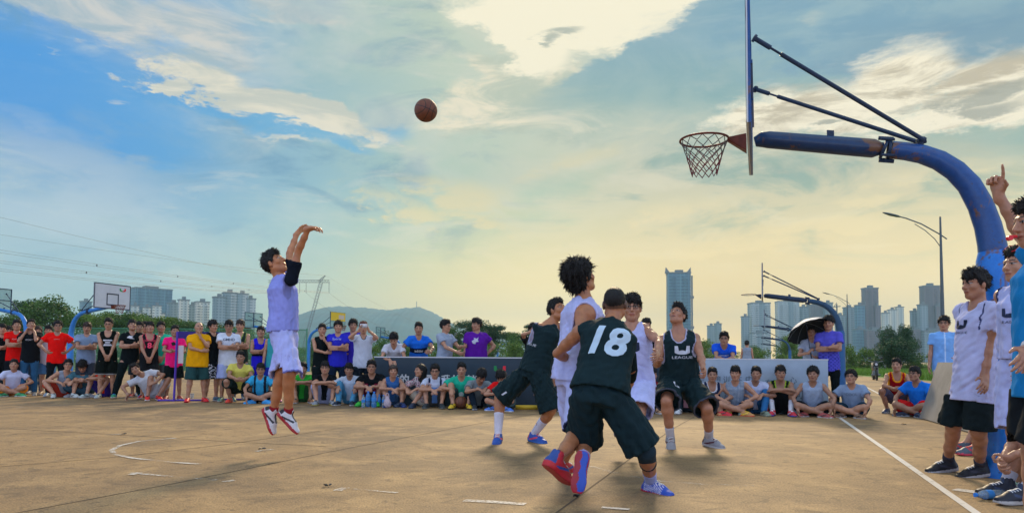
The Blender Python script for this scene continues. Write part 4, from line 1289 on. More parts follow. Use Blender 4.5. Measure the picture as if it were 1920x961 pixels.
def hoop(B, n, reach_=1.94, label='', mats=None, fine=False, board='white', group='other hoops beyond the crowd', zs=1.0, braces=True, boarddark=False):
    """B: ground point under the board's centre; n: unit vector from board to pole"""
    mats = mats or (M_blue, M_blue)
    n = np.array(n, float); bd = np.array([-n[1], n[0], 0])
    root = thing('basketball_hoop', label, 'basketball hoop', tuple(B + n * reach_), 0, group)
    P = lambda t, z, u=0.0: tuple(n * (t - reach_) + bd * u + A3(0, 0, z))
    k = reach_ / 1.94
    seg = 20 if fine else 10
    m = MB()
    curve = [(1.18, 2.815), (1.30, 2.79), (1.42, 2.755), (1.55, 2.69), (1.67, 2.59), (1.77, 2.46), (1.85, 2.28), (1.90, 2.10), (1.925, 1.95), (1.935, 1.86)]
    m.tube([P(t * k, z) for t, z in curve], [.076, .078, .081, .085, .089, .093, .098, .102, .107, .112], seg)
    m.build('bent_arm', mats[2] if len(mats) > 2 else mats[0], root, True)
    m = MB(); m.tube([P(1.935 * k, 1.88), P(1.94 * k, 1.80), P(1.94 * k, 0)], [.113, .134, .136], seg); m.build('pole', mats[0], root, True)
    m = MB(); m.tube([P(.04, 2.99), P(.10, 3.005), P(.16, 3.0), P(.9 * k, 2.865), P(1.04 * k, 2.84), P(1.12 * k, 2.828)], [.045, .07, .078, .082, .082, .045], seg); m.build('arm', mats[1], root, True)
    m = MB(); m.tube([P(1.11 * k, 2.835), P(1.135 * k, 2.825)], .085, seg); m.tube([P(1.15 * k, 2.822), P(1.175 * k, 2.818)], .085, seg)
    for a_ in range(4):
        w_ = a_ * PI / 2 + .78
        m.tube([P(1.09 * k, 2.83 + .1 * math.sin(w_), .1 * math.cos(w_)), P(1.20 * k, 2.815 + .1 * math.sin(w_), .1 * math.cos(w_))], .012, 6)
    m.tube([P(1.08 * k, 2.93), P(1.2 * k, 2.91)], .018, 6); m.tube([P(1.08 * k, 2.73), P(1.2 * k, 2.71)], .018, 6)
    m.build('flange', M_blued, root, True)
    # board 1.8 x 1.05
    m = MB()
    def bx(t0, t1, u0, u1, z0, z1):
        V = [P(t, z, u) for z in (z0, z1) for (t, u) in ((t0, u0), (t1, u0), (t1, u1), (t0, u1))]
        m.add(V, [(0, 3, 2, 1), (4, 5, 6, 7), (0, 1, 5, 4), (1, 2, 6, 5), (2, 3, 7, 6), (3, 0, 4, 7)])
    bx(-.018, -.006, -.9, .9, 2.90, 3.95)
    m.build('backboard', {'white': M_boardw, 'glass': M_boardg}[board], root)
    m = MB()
    for a, b_ in ((-.9, -.87), (.87, .9)): bx(-.0058, .016, a, b_, 2.90, 3.95)
    bx(-.0058, .016, -.87, .87, 2.90, 2.93); bx(-.0058, .016, -.87, .87, 3.92, 3.95); bx(-.0058, .018, -.03, .03, 2.93, 3.92); bx(-.0058, .032, -.87, -.03, 3.4, 3.43); bx(-.0058, .032, .03, .87, 3.4, 3.43)
    m.build('board_frame', mats[2] if fine else M_blued, root)
    m = MB()
    e = -.0205
    for (u0, u1, z0, z1) in ((-.30, .30, 3.50, 3.55), (-.30, .30, 3.05, 3.10), (-.30, -.25, 3.10, 3.50), (.25, .30, 3.10, 3.50), (-.9, .9, 3.91, 3.95), (-.9, .9, 2.90, 2.94), (-.9, -.86, 2.94, 3.91), (.86, .9, 2.94, 3.91)):
        bx(e - .003, e, u0, u1, z0, z1)
    m.build('board_marking', M_line, root)
    # rim and bracket
    rc = P(-.42, 3.05)
    m = MB(); m.tube([tuple(np.array(rc) + n * .225 * math.cos(a_) + bd * .225 * math.sin(a_)) for a_ in np.linspace(0, 2 * PI, 33 if fine else 21)[:-1]], .0105, 8, closed=True)
    rim = m.build('rim', M_rim if zs else M_blued, root, True)
    m = MB()
    V = [P(-.205, 3.045, -.05), P(-.205, 3.045, .05), P(-.034, 3.055, .09), P(-.034, 3.055, -.09), P(-.205, 3.02, -.03), P(-.205, 3.02, .03), P(-.034, 2.90, .06), P(-.034, 2.90, -.06)]
    m.add(V, [(0, 1, 2, 3), (7, 6, 5, 4), (0, 4, 5, 1), (3, 2, 6, 7), (1, 5, 6, 2), (0, 3, 7, 4)]); m.build('bracket', M_rim if zs else M_blued, rim)
    # net
    if fine or zs > 0:
        m = MB(); m2 = MB(); N = 12; rows = 7
        rng = random.Random(4)
        ring = lambda j: (.222 - .105 * (j / rows) ** .8)
        zz = lambda j: 3.045 - .33 * j / rows
        for i in range(N):
            for j in range(rows):
                for s_ in (-.5, .5):
                    a0 = 2 * PI * (i + (.5 if j % 2 else 0)) / N; a1 = a0 + 2 * PI * s_ / N
                    j_ = rng.uniform(-.008, .008) if fine else 0
                    p = [np.array(P(-.42, zz(j))) + ring(j) * (n * math.cos(a0) + bd * math.sin(a0)), np.array(P(-.42, zz(j + 1) + j_)) + ring(j + 1) * (n * math.cos(a1) + bd * math.sin(a1))]
                    (m if j > 2 else m2).tube(p, .0042 if fine else .006, 4, cap=False)
        m2.build('net', M_netw if fine else M_rim, rim); m.build('net', M_net, rim)
    if braces:
        for u in (-.62, .62):
            a = np.array(P(.04, 3.72, u)); b_ = np.array(P(1.42 * k, 2.87, .05 if u > 0 else -.05)); d = b_ - a
            m = MB(); m.tube([a, a + d * .10], .021, 8); m.tube([a + d * .10, a + d * .16], .010, 6); m.tube([a + d * .16, b_], .019, 8)
            m.tube([a - d * .0, a + d * .012], .034, 8)
            m.build('brace', M_blued, root, True)
        m = MB(); m.tube([P(1.38 * k, 2.86), P(1.45 * k, 2.88)], .03, 8); m.tube([P(1.40 * k, 2.82), P(1.44 * k, 2.90)], .025, 6); m.build('brace_bracket', M_blued, root, True)
        m = MB(); V = [P(.66 * k, 2.97, -.012), P(.72 * k, 2.96, -.012), P(.72 * k, 3.03, -.012), P(.66 * k, 3.04, -.012), P(.66 * k, 2.97, .012), P(.72 * k, 2.96, .012), P(.72 * k, 3.03, .012), P(.66 * k, 3.04, .012)]
        m.add(V, [(0, 1, 2, 3), (7, 6, 5, 4), (0, 4, 5, 1), (1, 5, 6, 2), (2, 6, 7, 3), (3, 7, 4, 0)]); m.build('lug', M_blued, root)
    return root
B0 = np.array([2.225, 6.66, 0])
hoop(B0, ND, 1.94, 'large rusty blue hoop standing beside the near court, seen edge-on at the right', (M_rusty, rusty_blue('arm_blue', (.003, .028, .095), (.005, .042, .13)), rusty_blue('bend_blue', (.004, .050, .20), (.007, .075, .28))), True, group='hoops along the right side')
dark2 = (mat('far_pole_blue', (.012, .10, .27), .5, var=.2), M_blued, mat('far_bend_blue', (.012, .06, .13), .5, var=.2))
for (px, Y, lb) in ((1431, 22.9, 'second hoop of the row at right, above the black umbrella'), (1434, 43.5, 'third hoop of the row at right, smaller, left of the umbrella'),
                    (1431, 65, 'fourth hoop of the row at right, tiny with pale blue post'), (1430, 90, 'farthest hoop of the row at right, lowest of all its arms')):
    p = AT(px, 670, Y); p[2] = 0
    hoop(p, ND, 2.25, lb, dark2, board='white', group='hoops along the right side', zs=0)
for (px, Y, n, lb, bd_) in ((207, 30.1, -ND, 'hoop with white board and coloured emblem behind the left crowd', 'white'),
                        (-20, 32.0, ND, 'hoop cut by the left edge, seen from behind with greenish board', 'glass'),
                        (474, 49.0, ND, 'hoop with greenish board left of the jumping shooter', 'glass'),
                        (632, 48.0, -ND, 'hoop with yellow panel on its board, right of the shooter', 'glass'),
                        (713, 71.0, ND, 'small distant hoop with green board in front of the hill', 'glass'),
                        (857, 84.0, ND, 'tiny distant hoop between the grey polo and the purple tee', 'white'),
                        (964, 92.0, -ND, 'tiny distant hoop with pale board right of the purple tee', 'white')):
    p = AT(px, 660, Y); p[2] = 0
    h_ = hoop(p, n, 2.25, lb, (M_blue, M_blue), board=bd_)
    fr = -n; rt = np.cross(A3(0, 0, 1), fr)          # reading direction on the board's face
    off = p - np.array(h_.location)
    if px == 207:
        for i, c in enumerate((C('#1f9a5a'), C('#e02a3a'))):
            sgn = -1 if i == 0 else 1
            m = MB()
            pts = [(.0, -.06), (.12, -.04), (.16, .0), (.16, .08), (.09, .08), (.09, .03), (.06, -.005), (.0, -.015)]
            V = [tuple(off + fr * .034 + rt * (.48 + sgn * x_) + A3(0, 0, 3.72 + y_)) for x_, y_ in pts]
            m.add(V, [tuple(range(len(V))) if sgn > 0 else tuple(range(len(V)))[::-1]])
            m.build('emblem', mat('emblem_%d' % i, c, .6), h_)
    if px == 632:
        m = MB()
        V = [tuple(off + fr * t_ + rt * u_ + A3(0, 0, z_)) for z_ in (3.38, 3.93) for (t_, u_) in ((.034, -.86), (.034, .86), (.046, .86), (.046, -.86))]
        m.add(V, [(0, 3, 2, 1), (4, 5, 6, 7), (0, 1, 5, 4), (1, 2, 6, 5), (2, 3, 7, 6), (3, 0, 4, 7)]); m.build('yellow_panel', mat('yellow_panel', (.75, .52, .03), .5), h_)
        m = MB()
        V = [tuple(off + fr * .049 + rt * u_ + A3(0, 0, z_)) for (u_, z_) in ((.05, 3.50), (.70, 3.50), (.70, 3.78), (.05, 3.78))]
        m.add(V, [(0, 1, 2, 3)]); m.build('sticker', mat('pale_sticker', (.6, .5, .45), .6), h_)

# ------------------------------------------------------------------ banner walls
def banner(a, b, h, label, m, white_top=True):
    a = np.array(a, float); b = np.array(b, float); d = b - a; L_ = np.linalg.norm(d[:2]); u = d / L_; nn = np.array([u[1], -u[0], 0])
    root = thing('banner_wall', label, 'banner wall', (a[0], a[1], 0), math.atan2(u[1], u[0]))
    k = MB(); k.box((0, 0, 0.0), (L_, .05, h)); k.build('panel', m, root)
    k = MB(); k.box((-.01, -.006, h + .001), (L_ + .01, .056, h + .022)); k.build('top_rail', mat('rail_white', (.6, .62, .66), .5), root)
    k = MB()
    for i in range(int(L_ / 1.6) + 2):
        x_ = min(i * 1.6, L_); k.tube([(x_, .05, h * .9), (x_, .45, .0)], .015, 6)
    k.build('rear_strut', M_blued, root)
    return root, u, nn, L_
def wallpt(px, c0=13.95, sl=.27):
    k = (px - 960) / F; Y = c0 / (1 + sl * k); return A3(k * Y, Y, 0)
M_navy = mat('navy_vinyl', (.022, .046, .070), .55, var=.18, vscale=2.0, spec=.4)
M_vwhite = mat('grey_white_vinyl', (.40, .50, .60), .6, var=.16, vscale=2.5)
rt_, u, nn, LL = banner(wallpt(703), wallpt(1236), .955, 'dark navy banner wall with white characters behind the seated spectators', M_navy)
def wall_text(root, s, x, z, h, col, bold=0, m='banner_text', sx=1.0):
    V, Fs = text_mesh(s, bold)
    if len(V) == 0: return
    k = MB(); k.add([(x + a * h * sx, -.006, z + b_ * h) for a, b_ in V], Fs)
    k.build('lettering', mat(m, col, .6), root)
def wx(px, a0=703, sl=.27):
    return float(np.linalg.norm((wallpt(px, sl=sl) - wallpt(a0, sl=sl))[:2]))
for s_, px in zip('我的力量我的梦想', (742, 760, 787, 808, 838, 857, 876, 893)):
    wall_text(rt_, s_, wx(px), .52, .215, (.62, .64, .64), .03)
for (V, Fs, c) in u_logo(.24, C('#1f8a4a'), C('#e02a3a')):
    k = MB(); k.add([(wx(938) + a, -.006, .76 + b_ * .8) for a, b_ in V], Fs); k.build('emblem', mat('emblem_g' if c[1] > c[0] else 'emblem_r', c, .6), rt_)
wall_text(rt_, 'LEAGUE', wx(938), .635, .035, (.5, .52, .55), 0, sx=1.5)
wall_text(rt_, '赛', wx(1062), .50, .40, (.35, .52, .55), .012, 'teal_text')
rt2, u, nn, LL = banner(wallpt(1240, 13.85, .20), wallpt(1552, 13.85, .20), .96, 'pale grey-white banner wall with faint characters at the right', M_vwhite)
wx2 = lambda px: float(np.linalg.norm((wallpt(px, 13.85, .20) - wallpt(1240, 13.85, .20))[:2]))
for s_, px, z, h in (('市', 1316, .62, .1), ('体', 1333, .62, .1), ('育', 1347, .62, .1), ('训', 1362, .60, .14), ('练', 1384, .60, .14), ('中', 1404, .61, .14), ('心', 1486, .60, .14), ('有', 1441, .55, .14), ('限', 1447, .36, .14), ('公', 1483, .36, .16), ('司', 1496, .36, .18), ('培', 1345, .40, .12), ('训', 1362, .40, .12), ('赞', 1402, .42, .12), ('助', 1418, .42, .12)):
    wall_text(rt2, s_, wx2(px), z, h, (.12, .16, .20), .0, 'grey_text')
# loose board leaning by the pole
a, b_ = G(1724, 784), G(1822, 813)
d = nrm(b_ - a); up_ = nrm(A3(.36, .05, .93)); nn = nrm(np.cross(d, up_)); L_ = np.linalg.norm(b_ - a); Hh = .99
k = MB(); V = []
for o in (0, .03):
    for (s_, t_) in ((0, 0), (L_, 0), (L_, Hh), (0, Hh)): V.append(a + d * s_ + up_ * t_ - nn * o + A3(0, 0, .02))
k.add(V, [(0, 1, 2, 3), (7, 6, 5, 4), (0, 4, 5, 1), (1, 5, 6, 2), (2, 6, 7, 3), (3, 7, 4, 0)])
br = tag(k.build('leaning_board', mat('grey_board', (.30, .27, .235), .7, var=.25, vscale=2.5)), 'dull grey board leaning sideways behind the man in black shorts', 'board')
V, Fs = text_mesh('LEAGUE', .01)
k = MB(); sgn = 1 if nn[1] < 0 else -1
k.add([a + d * (.62 + p[0] * .13) + up_ * (.14 + p[1] * .13) + nn * sgn * .004 * (1 if sgn > 0 else 8) + A3(0, 0, .02) for p in V], Fs)
k.build('lettering', mat('board_text', (.6, .58, .54), .6), br)

# ------------------------------------------------------------------ trees
M_leaf = mat('leaf_green', (.085, .18, .025), .6, var=.55, vscale=.35, spec=.3)
M_leafl = mat('leaf_light', (.14, .24, .03), .6, var=.5, vscale=.5, spec=.3)
M_leafd = mat('leaf_dark', (.045, .11, .035), .6, var=.5, vscale=.35, spec=.3)
M_bark = mat('bark', (.09, .065, .045), .9, var=.4, vscale=6)
def crown_mesh(rng, W, H, z0, nclump, nleaf, leaf, flat=.55, shape='round'):
    V = []; Fs = []; cl = []
    for i in range(nclump):
        for _ in range(50):
            a_ = rng.uniform(0, 2 * PI); r_ = math.sqrt(rng.random()); h_ = rng.random()
            if shape == 'round': lim = math.sqrt(max(0, 1 - (2 * h_ - 1) ** 2)) * .85 + .15
            elif shape == 'acacia': lim = .45 + .55 * h_
            else: lim = 1.0 - .35 * h_
            if r_ <= lim: break
        c = A3(W / 2 * r_ * math.cos(a_) * .85, W / 2 * r_ * math.sin(a_) * .85, z0 + H * h_)
        cl.append((c, rng.uniform(.13, .26) * W * (.8 if shape == 'bush' else 1)))
    for (c, r_) in cl:
        for _ in range(nleaf // nclump):
            d = nrm(A3(rng.gauss(0, 1), rng.gauss(0, 1), rng.gauss(0, 1)))
            q = c + d * r_ * (rng.random() ** .4) * A3(1, 1, flat)
            if q[2] < .05: q[2] = rng.uniform(.05, .4)
            t = nrm(A3(rng.gauss(0, 1), rng.gauss(0, 1), rng.gauss(0, .6))); b_ = nrm(np.cross(t, A3(rng.gauss(0, 1), rng.gauss(0, 1), rng.gauss(0, 1))))
            s_ = leaf * rng.uniform(.5, 1.3); i0 = len(V)
            V += [q - t * s_, q + b_ * s_ * .5, q + t * s_, q - b_ * s_ * .5]; Fs.append((i0, i0 + 1, i0 + 2, i0 + 3))
    return mesh_np('crown', np.array(V), np.array(Fs)), cl
_tree = {}
def tree_set(kind, seed, W, H, z0, nc, nl, leaf, flat, shape):
    key = (kind, seed)
    if key in _tree: return _tree[key]
    rng = random.Random(seed * 13 + 1)
    me, cl = crown_mesh(rng, W, H, z0, nc, nl, leaf, flat, shape)
    m = MB()
    if shape != 'bush':
        m.tube([(0, 0, -.1), (.05, 0, z0 * .5), (.0, .05, z0 + H * .3), (0, 0, z0 + H * .7)], [.06 * W * .35, .045 * W * .35, .03 * W * .35, .01 * W], 8)
    for (c, r_) in cl[:14]:
        st = A3(0, 0, min(z0 + H * .1 * rng.random(), c[2] * .7)); mid = (st + c) / 2 + A3(0, 0, -.1 * H)
        m.tube([st, mid, c], [.012 * W * .6, .008 * W * .6, .003 * W], 5)
    _tree[key] = (me, m.mesh('trunk'))
    return _tree[key]
def tree(px, Y, top, wpx, kind, label, group, seed=0, cat='tree', z0f=.35, mt=None, name='tree'):
    s_ = F / Y; H = (yhor_(px) - top) / s_ + CAMH; W = wpx / s_
    if kind == 'round': me, tr = tree_set(kind, seed % 3, 5.0, 3.6, 1.6, 34, 8000, .115, .8, 'round')
    elif kind == 'acacia': me, tr = tree_set(kind, seed % 3, 6.5, 3.0, 2.2, 44, 9000, .115, .30, 'acacia')
    else: me, tr = tree_set('bush', seed % 3, 4.0, 2.0, .2, 26, 4200, .095, .8, 'bush')
    tz = {'round': 5.4, 'acacia': 5.5, 'bush': 2.45}[kind]; tw = {'round': 5.4, 'acacia': 7.2, 'bush': 4.6}[kind]
    p = AT(px, 660, Y)
    root = thing(name, label, cat, (p[0], p[1], 0), (seed * 1.7) % 6.28, group)
    root.scale = (W / tw, W / tw, H / tz)
    for nm, me_, mm in (('crown', me, mt or M_leaf), ('trunk', tr, M_bark)):
        o = link(nm if name == 'tree' or nm == 'crown' else 'stem', me_, None, root, smooth=False)
        if not me_.materials: me_.materials.append(mm)
        o.material_slots[0].link = 'OBJECT'; o.material_slots[0].material = mm
    return root
def yhor_(px): return 671.8 + (px - 960) * .0071
TG = 'trees behind the left crowd'
for i, (px, Y, top, wd, kd, mt_, lb) in enumerate([
    (95, 62, 549, 115, 'round', M_leaf, 'tall full dark green tree behind the first hoops at the left'), (60, 66, 560, 90, 'acacia', M_leafd, 'dark tree rising over the far left board'),
    (18, 60, 590, 80, 'round', M_leaf, 'tree at the far left edge behind the red tee'), (165, 64, 588, 90, 'acacia', M_leafl, 'spreading tree under the white backboard'),
    (225, 68, 583, 110, 'acacia', M_leaf, 'wide flat-topped tree below the glass block'), (290, 66, 592, 90, 'acacia', M_leafl, 'light green spreading tree below the low apartment blocks'),
    (345, 70, 600, 90, 'acacia', M_leaf, 'tree behind the pink tee'), (400, 68, 606, 90, 'round', M_leaf, 'rounded tree behind the mustard polo'),
    (455, 72, 612, 80, 'acacia', M_leafl, 'tree behind the green backboard'), (505, 72, 622, 80, 'round', M_leaf, 'tree behind the jumping shooter')]):
    tree(px, Y, top, wd, kd, lb, TG, i, mt=mt_)
MG = 'trees beyond the navy banner'
for i, (px, Y, top, wd, kd, mt_, lb) in enumerate([
    (882, 82, 599, 70, 'acacia', M_leafd, 'tall spreading tree right behind the purple tee'), (925, 84, 607, 60, 'acacia', M_leafd, 'spreading tree between the purple tee and the striding player'),
    (850, 84, 612, 50, 'round', M_leaf, 'tree behind the man in grey polo'), (960, 86, 622, 55, 'acacia', M_leaf, 'lower tree right of the purple tee'),
    (1003, 82, 606, 60, 'acacia', M_leafd, 'tree behind the striding dark-jerseyed player'), (1322, 80, 637, 50, 'round', M_leafl, 'small light tree left of the man leaning on the pale banner'),
    (765, 90, 645, 55, 'round', M_leaf, 'low round tree behind the bright blue tee'), (1475, 78, 627, 46, 'round', M_leafl, 'small tree left of the black umbrella'), (1412, 88, 648, 40, 'round', M_leaf, 'small tree behind the distant grey vest')]):
    tree(px, Y, top, wd, kd, lb, MG, i + 3, mt=mt_)
for i, (px, Y, top, wd, lb) in enumerate([(1668, 62, 607, 50, 'left half of the dark twin-crowned tree before the towers'), (1701, 63, 608, 48, 'right one of the two dark trees before the towers'), (1684, 60, 636, 78, 'broad dark undergrowth tree at the foot of the twin crowns')]):
    tree(px, Y, top, wd, 'round', lb, 'dark trees in front of the right towers', i, mt=M_leafd)
SB = 'shrubs along the far side of the courts'
k_ = 0
_sl = set()
def shrub_label(px):
    bh = [(0, 'the far left edge'), (60, 'the man holding his neck'), (108, 'the red tee with hands on hips'), (163, 'the grey-blue tee'), (203, 'the black basketball vest'), (243, 'the man all in black'), (281, 'the red number eight vest'), (328, 'the hot pink tee'), (371, 'the mustard polo'), (429, 'the white printed tee'), (489, 'the blue and black vest'), (535, 'the jumping shooter'), (604, 'the black sleeveless top'), (634, 'the royal blue tee'), (681, 'the raised white phone'), (739, 'the white V-neck tee'), (785, 'the bright blue tee'), (835, 'the grey polo'), (893, 'the purple tee'), (960, 'the striding player'), (1030, 'the tall white vest'), (1330, 'the left end of the pale banner'), (1401, 'the distant grey vest'), (1475, 'the umbrella left rim'), (1554, 'the purple-blue shirt'), (1600, 'the small lamp'), (1641, 'the motorbike'), (1686, 'the red and yellow vest'), (1730, 'the leaning board'), (1771, 'the light blue shirt')]
    b_ = min(bh, key=lambda t: abs(t[0] - px))[1]
    for adj in ('leafy', 'bushy', 'low', 'dense', 'ragged', 'rounded'):
        l_ = adj + ' green shrub in the hedge behind ' + b_
        if l_ not in _sl: _sl.add(l_); return l_
    return l_
for px0, px1, Y, top, st, mt_ in ((-20, 560, 52, 642, 44, M_leaf), (560, 1030, 70, 641, 46, M_leafl), (1300, 1500, 74, 655, 40, M_leafl), (1585, 1800, 64, 655, 42, M_leafl), (600, 1000, 80, 634, 60, M_leaf)):
    px = px0
    while px <= px1:
        r_ = random.Random(k_ * 5 + 2)
        tree(px + r_.uniform(-8, 8), Y + r_.uniform(-3, 3), top + r_.uniform(-8, 7), 66 + r_.uniform(-8, 14), 'bush', shrub_label(px), SB, k_, 'shrub', mt=mt_ if k_ % 3 else M_leaf, name='shrub')
        px += st; k_ += 1
# grass blades
def grass(name, poly_px, n, hgt, seed, mt_):
    rng = random.Random(seed); V = []; Fs = []
    (x0, x1, y0, y1) = poly_px
    for _ in range(n):
        px = rng.uniform(x0, x1); py = y0 + (y1 - y0) * rng.random() ** 1.3
        py += (px - x0) / (x1 - x0) * 13 * (1 - (py - y0) / (y1 - y0)) * 0
        p = G(px, py + max(0, (px - 1600) * .075) * ((py - y0) / (y1 - y0)))
        for _b in range(3):
            q = p + A3(rng.gauss(0, .12), rng.gauss(0, .12), 0); h_ = hgt * rng.uniform(.5, 1.3); a_ = rng.uniform(0, 6.28); i0 = len(V)
            w_ = .03 * hgt / .4
            V += [q + A3(math.cos(a_) * w_, math.sin(a_) * w_, 0), q - A3(math.cos(a_) * w_, math.sin(a_) * w_, 0), q + A3(rng.gauss(0, .12), rng.gauss(0, .12), h_)]
            Fs.append((i0, i0 + 1, i0 + 2))
    return tag(link(name, mesh_np(name, np.array(V), np.array(Fs)), mt_, smooth=False), 'tall bright green grass growing beside the concrete at the right', 'grass', kind='stuff')
grass('grass', (1572, 1800, 686, 702), 9000, .38, 3, mat('grass_blade', (.17, .30, .02), .6, var=.4, vscale=.8))
# ------------------------------------------------------------------ fences
root = thing('fence', 'pale-pillared railing fence between the grass and the towers at the right', 'fence')
for px in (1588, 1652, 1717, 1782, 1850):
    p = AT(px, 670, 70.0); m = MB(); m.box((p[0] - .35, p[1] - .25, 0), (p[0] + .35, p[1] + .25, 1.5)); m.box((p[0] - .42, p[1] - .32, 1.502), (p[0] + .42, p[1] + .32, 1.6)); m.build('pillar', mat('pillar_grey', (.42, .42, .38), .8), root)
p0, p1 = AT(1560, 670, 70.0), AT(1900, 670, 70.0)
for z_ in (.45, 1.35):
    m = MB(); m.tube([(p0[0], p0[1], z_), (p1[0], p1[1], z_)], .035, 6); m.build('rail', M_line, root)
m = MB()
for i in range(95):
    x_ = p0[0] + (p1[0] - p0[0]) * i / 94; m.tube([(x_, p0[1], .1), (x_, p0[1], 1.35)], .012, 4)
m.build('bars', M_line, root)
root = thing('mesh_fence', 'green wire mesh fence on posts behind the left crowd', 'fence')
p0, p1 = AT(80, 670, 44.0), AT(575, 670, 44.0)
m = MB(); m.box((p0[0], 43.99, .1), (p1[0], 44.01, 2.6)); m.build('wire_mesh', mat('wire_mesh_green', (.10, .30, .16), .7, alpha=.22), root)
for i in range(7):
    x_ = p0[0] + (p1[0] - p0[0]) * i / 6; m = MB(); m.tube([(x_, 43.95, 0), (x_, 43.95, 2.7)], .04, 6); m.build('post', mat('post_green', (.05, .22, .13), .6), root)
m = MB(); m.tube([(p0[0], 43.95, 2.62), (p1[0], 43.95, 2.62)], .03, 6); m.build('top_rail', mat('post_green', (.05, .22, .13)), root)

# ------------------------------------------------------------------ towers
def facade(name, c1, c2, cw, px_=3.4, pz=3.0, fx=.55, fz=.5, metal=0):
    m = bpy.data.materials.new(name); m.use_nodes = True
    T = NT(m.node_tree); out = T.n('ShaderNodeOutputMaterial'); b = T.n('ShaderNodeBsdfPrincipled'); T.t.links.new(b.outputs[0], out.inputs[0])
    tc = T.n('ShaderNodeTexCoord'); x, y, z = T.sep(tc.outputs['Object'])
    gx = T.m('FRACT', T.m('DIVIDE', T.m('ADD', T.m('ADD', x, y), 300.3), px_)); gz = T.m('FRACT', T.m('DIVIDE', T.m('ADD', z, .2), pz))
    win = T.m('MULTIPLY', T.m('LESS_THAN', gx, fx), T.m('LESS_THAN', gz, fz))
    col = T.m('FRACT', T.m('DIVIDE', T.m('ADD', T.m('ADD', x, y), 301.0), px_ * 3.7))
    base = T.mix(T.m('LESS_THAN', col, .35), c1, c2)
    base = T.mix(T.m('MULTIPLY', win, .8), base, cw)
    T.put(b, 'Base Color', base); b.inputs['Roughness'].default_value = .5
    return m
FA = facade('facade_pale', (.24, .32, .35), (.17, .25, .28), (.06, .10, .13))
FB = facade('facade_glass', (.10, .24, .31), (.08, .19, .27), (.04, .10, .16), 4.5, 3.6, .8, .7)
FC = facade('facade_brown', (.16, .125, .14), (.13, .11, .13), (.06, .07, .09), 3.4, 3.0, .45, .45)
FD = facade('facade_concrete', (.74, .72, .60), (.50, .56, .52), (.07, .11, .13), 3.8, 3.0, .5, .45)
FE = facade('facade_balcony', (.42, .48, .48), (.22, .30, .33), (.10, .15, .18), 6.0, 3.0, .7, .35)
M_roof = mat('roof_grey', (.16, .18, .19), .8)
def building(Y, parts, label, group, rz=.45, name='tower_block'):
    """parts: (px left, px right, top row, material, depth offset, [part name])"""
    pc = (parts[0][0] + parts[0][1]) / 2
    root = thing(name, label, 'building', tuple(AT(pc, 640, Y) * A3(1, 1, 0)), 0, group)
    base = np.array(root.location)
    for (a, b_, top, mm, dy, *rest) in parts:
        Yp = Y + dy; s_ = F / Yp; H = (yhor_((a + b_) / 2) - top) / s_ + CAMH; wv = (b_ - a) / s_
        ang = rz - math.atan2((a + b_) / 2 - 960, F)
        w_ = wv / (abs(math.cos(rz)) + abs(math.sin(rz)) * .75); d_ = w_ * .75
        c = AT((a + b_) / 2, 640, Yp)
        M = Matrix.Rotation(ang, 4, 'Z')
        k = MB(); k.box((-w_ / 2, -d_ / 2, 0), (w_ / 2, d_ / 2, H)); o = k.build(rest[0] if rest else 'tower', mm, root)
        o.matrix_local = Matrix.Translation(Vector((c[0] - base[0], c[1] - base[1], 0))) @ M
        k = MB(); k.box((-w_ / 2 - .6, -d_ / 2 - .6, H + .05), (w_ / 2 + .6, d_ / 2 + .6, H + 1.3)); k.box((-w_ * .15, -d_ * .2, H + 1.35), (w_ * .2, d_ * .2, H + 4.5))
        r_ = k.build('parapet', M_roof, o)
        # projecting bays with balconies
        if wv > 14:
            k = MB(); nb = max(2, int(w_ / 9))
            for i in range(nb):
                x_ = -w_ / 2 + w_ * (i + .5) / nb
                for fl in range(1, int(H / 3.0)):
                    k.box((x_ - w_ / nb * .22, -d_ / 2 - 1.2, fl * 3.0), (x_ + w_ / nb * .22, -d_ / 2 - .02, fl * 3.0 + 1.0))
            tag(k.build('balconies', mm, o), kind='stuff')
    return root
GR = 'high-rise towers at the right'; GL = 'apartment buildings at the left'
t_ = building(820, [(1250, 1295, 513, FB, 0)], 'tall blue glass tower with two pointed corners on its roof', GR, rz=.12)
k = MB()
for px in (1253, 1292):
    c = AT(px, 640, 812) - np.array(t_.location); sg = 1 if px > 1270 else -1
    k.add([(c[0] - 2.5, c[1], 99), (c[0] + 2.5, c[1], 99), (c[0] + 2.5 * sg, c[1], 106), (c[0] - 2.5, c[1] + 6, 99), (c[0] + 2.5, c[1] + 6, 99)], [(0, 1, 2), (0, 2, 3), (1, 4, 2), (3, 2, 4)])
k.build('roof_point', M_roof, t_)
c = AT(1298, 640, 810) - np.array(t_.location)
k = MB(); k.box((c[0] - .8, c[1] - .8, 0), (c[0] + .8, c[1] + .8, 96)); k.box((c[0] - 2, c[1] - 1, 70), (c[0] + 2, c[1] + 1, 73)); k.box((c[0] - 2, c[1] - 1, 36), (c[0] + 2, c[1] + 1, 39)); k.build('hoist_mast', M_roof, t_)
building(1150, [(1326, 1341, 611, FA, 0), (1339, 1353, 607, FA, 12)], 'small pale pair of blocks right of the glass tower', GR)
building(1000, [(1403, 1444, 569, FE, 0), (1390, 1405, 594, FA, -8), (1407, 1438, 625, FE, -25)], 'pale stepped tower behind the second hoop post', GR, rz=.3)
building(1060, [(1455, 1498, 566, FE, 0), (1498, 1516, 576, FA, 6)], 'wide pale tower with striped corners under the second hoop arm', GR, rz=.2)
building(1080, [(1514, 1545, 572, FC, 0), (1544, 1562, 568, FA, -10)], 'brown-grey tower behind the umbrella', GR)
building(1000, [(1566, 1585, 592, FA, 0), (1582, 1603, 577, FA, 8)], 'pale stepped block right of the purple shirt', GR)
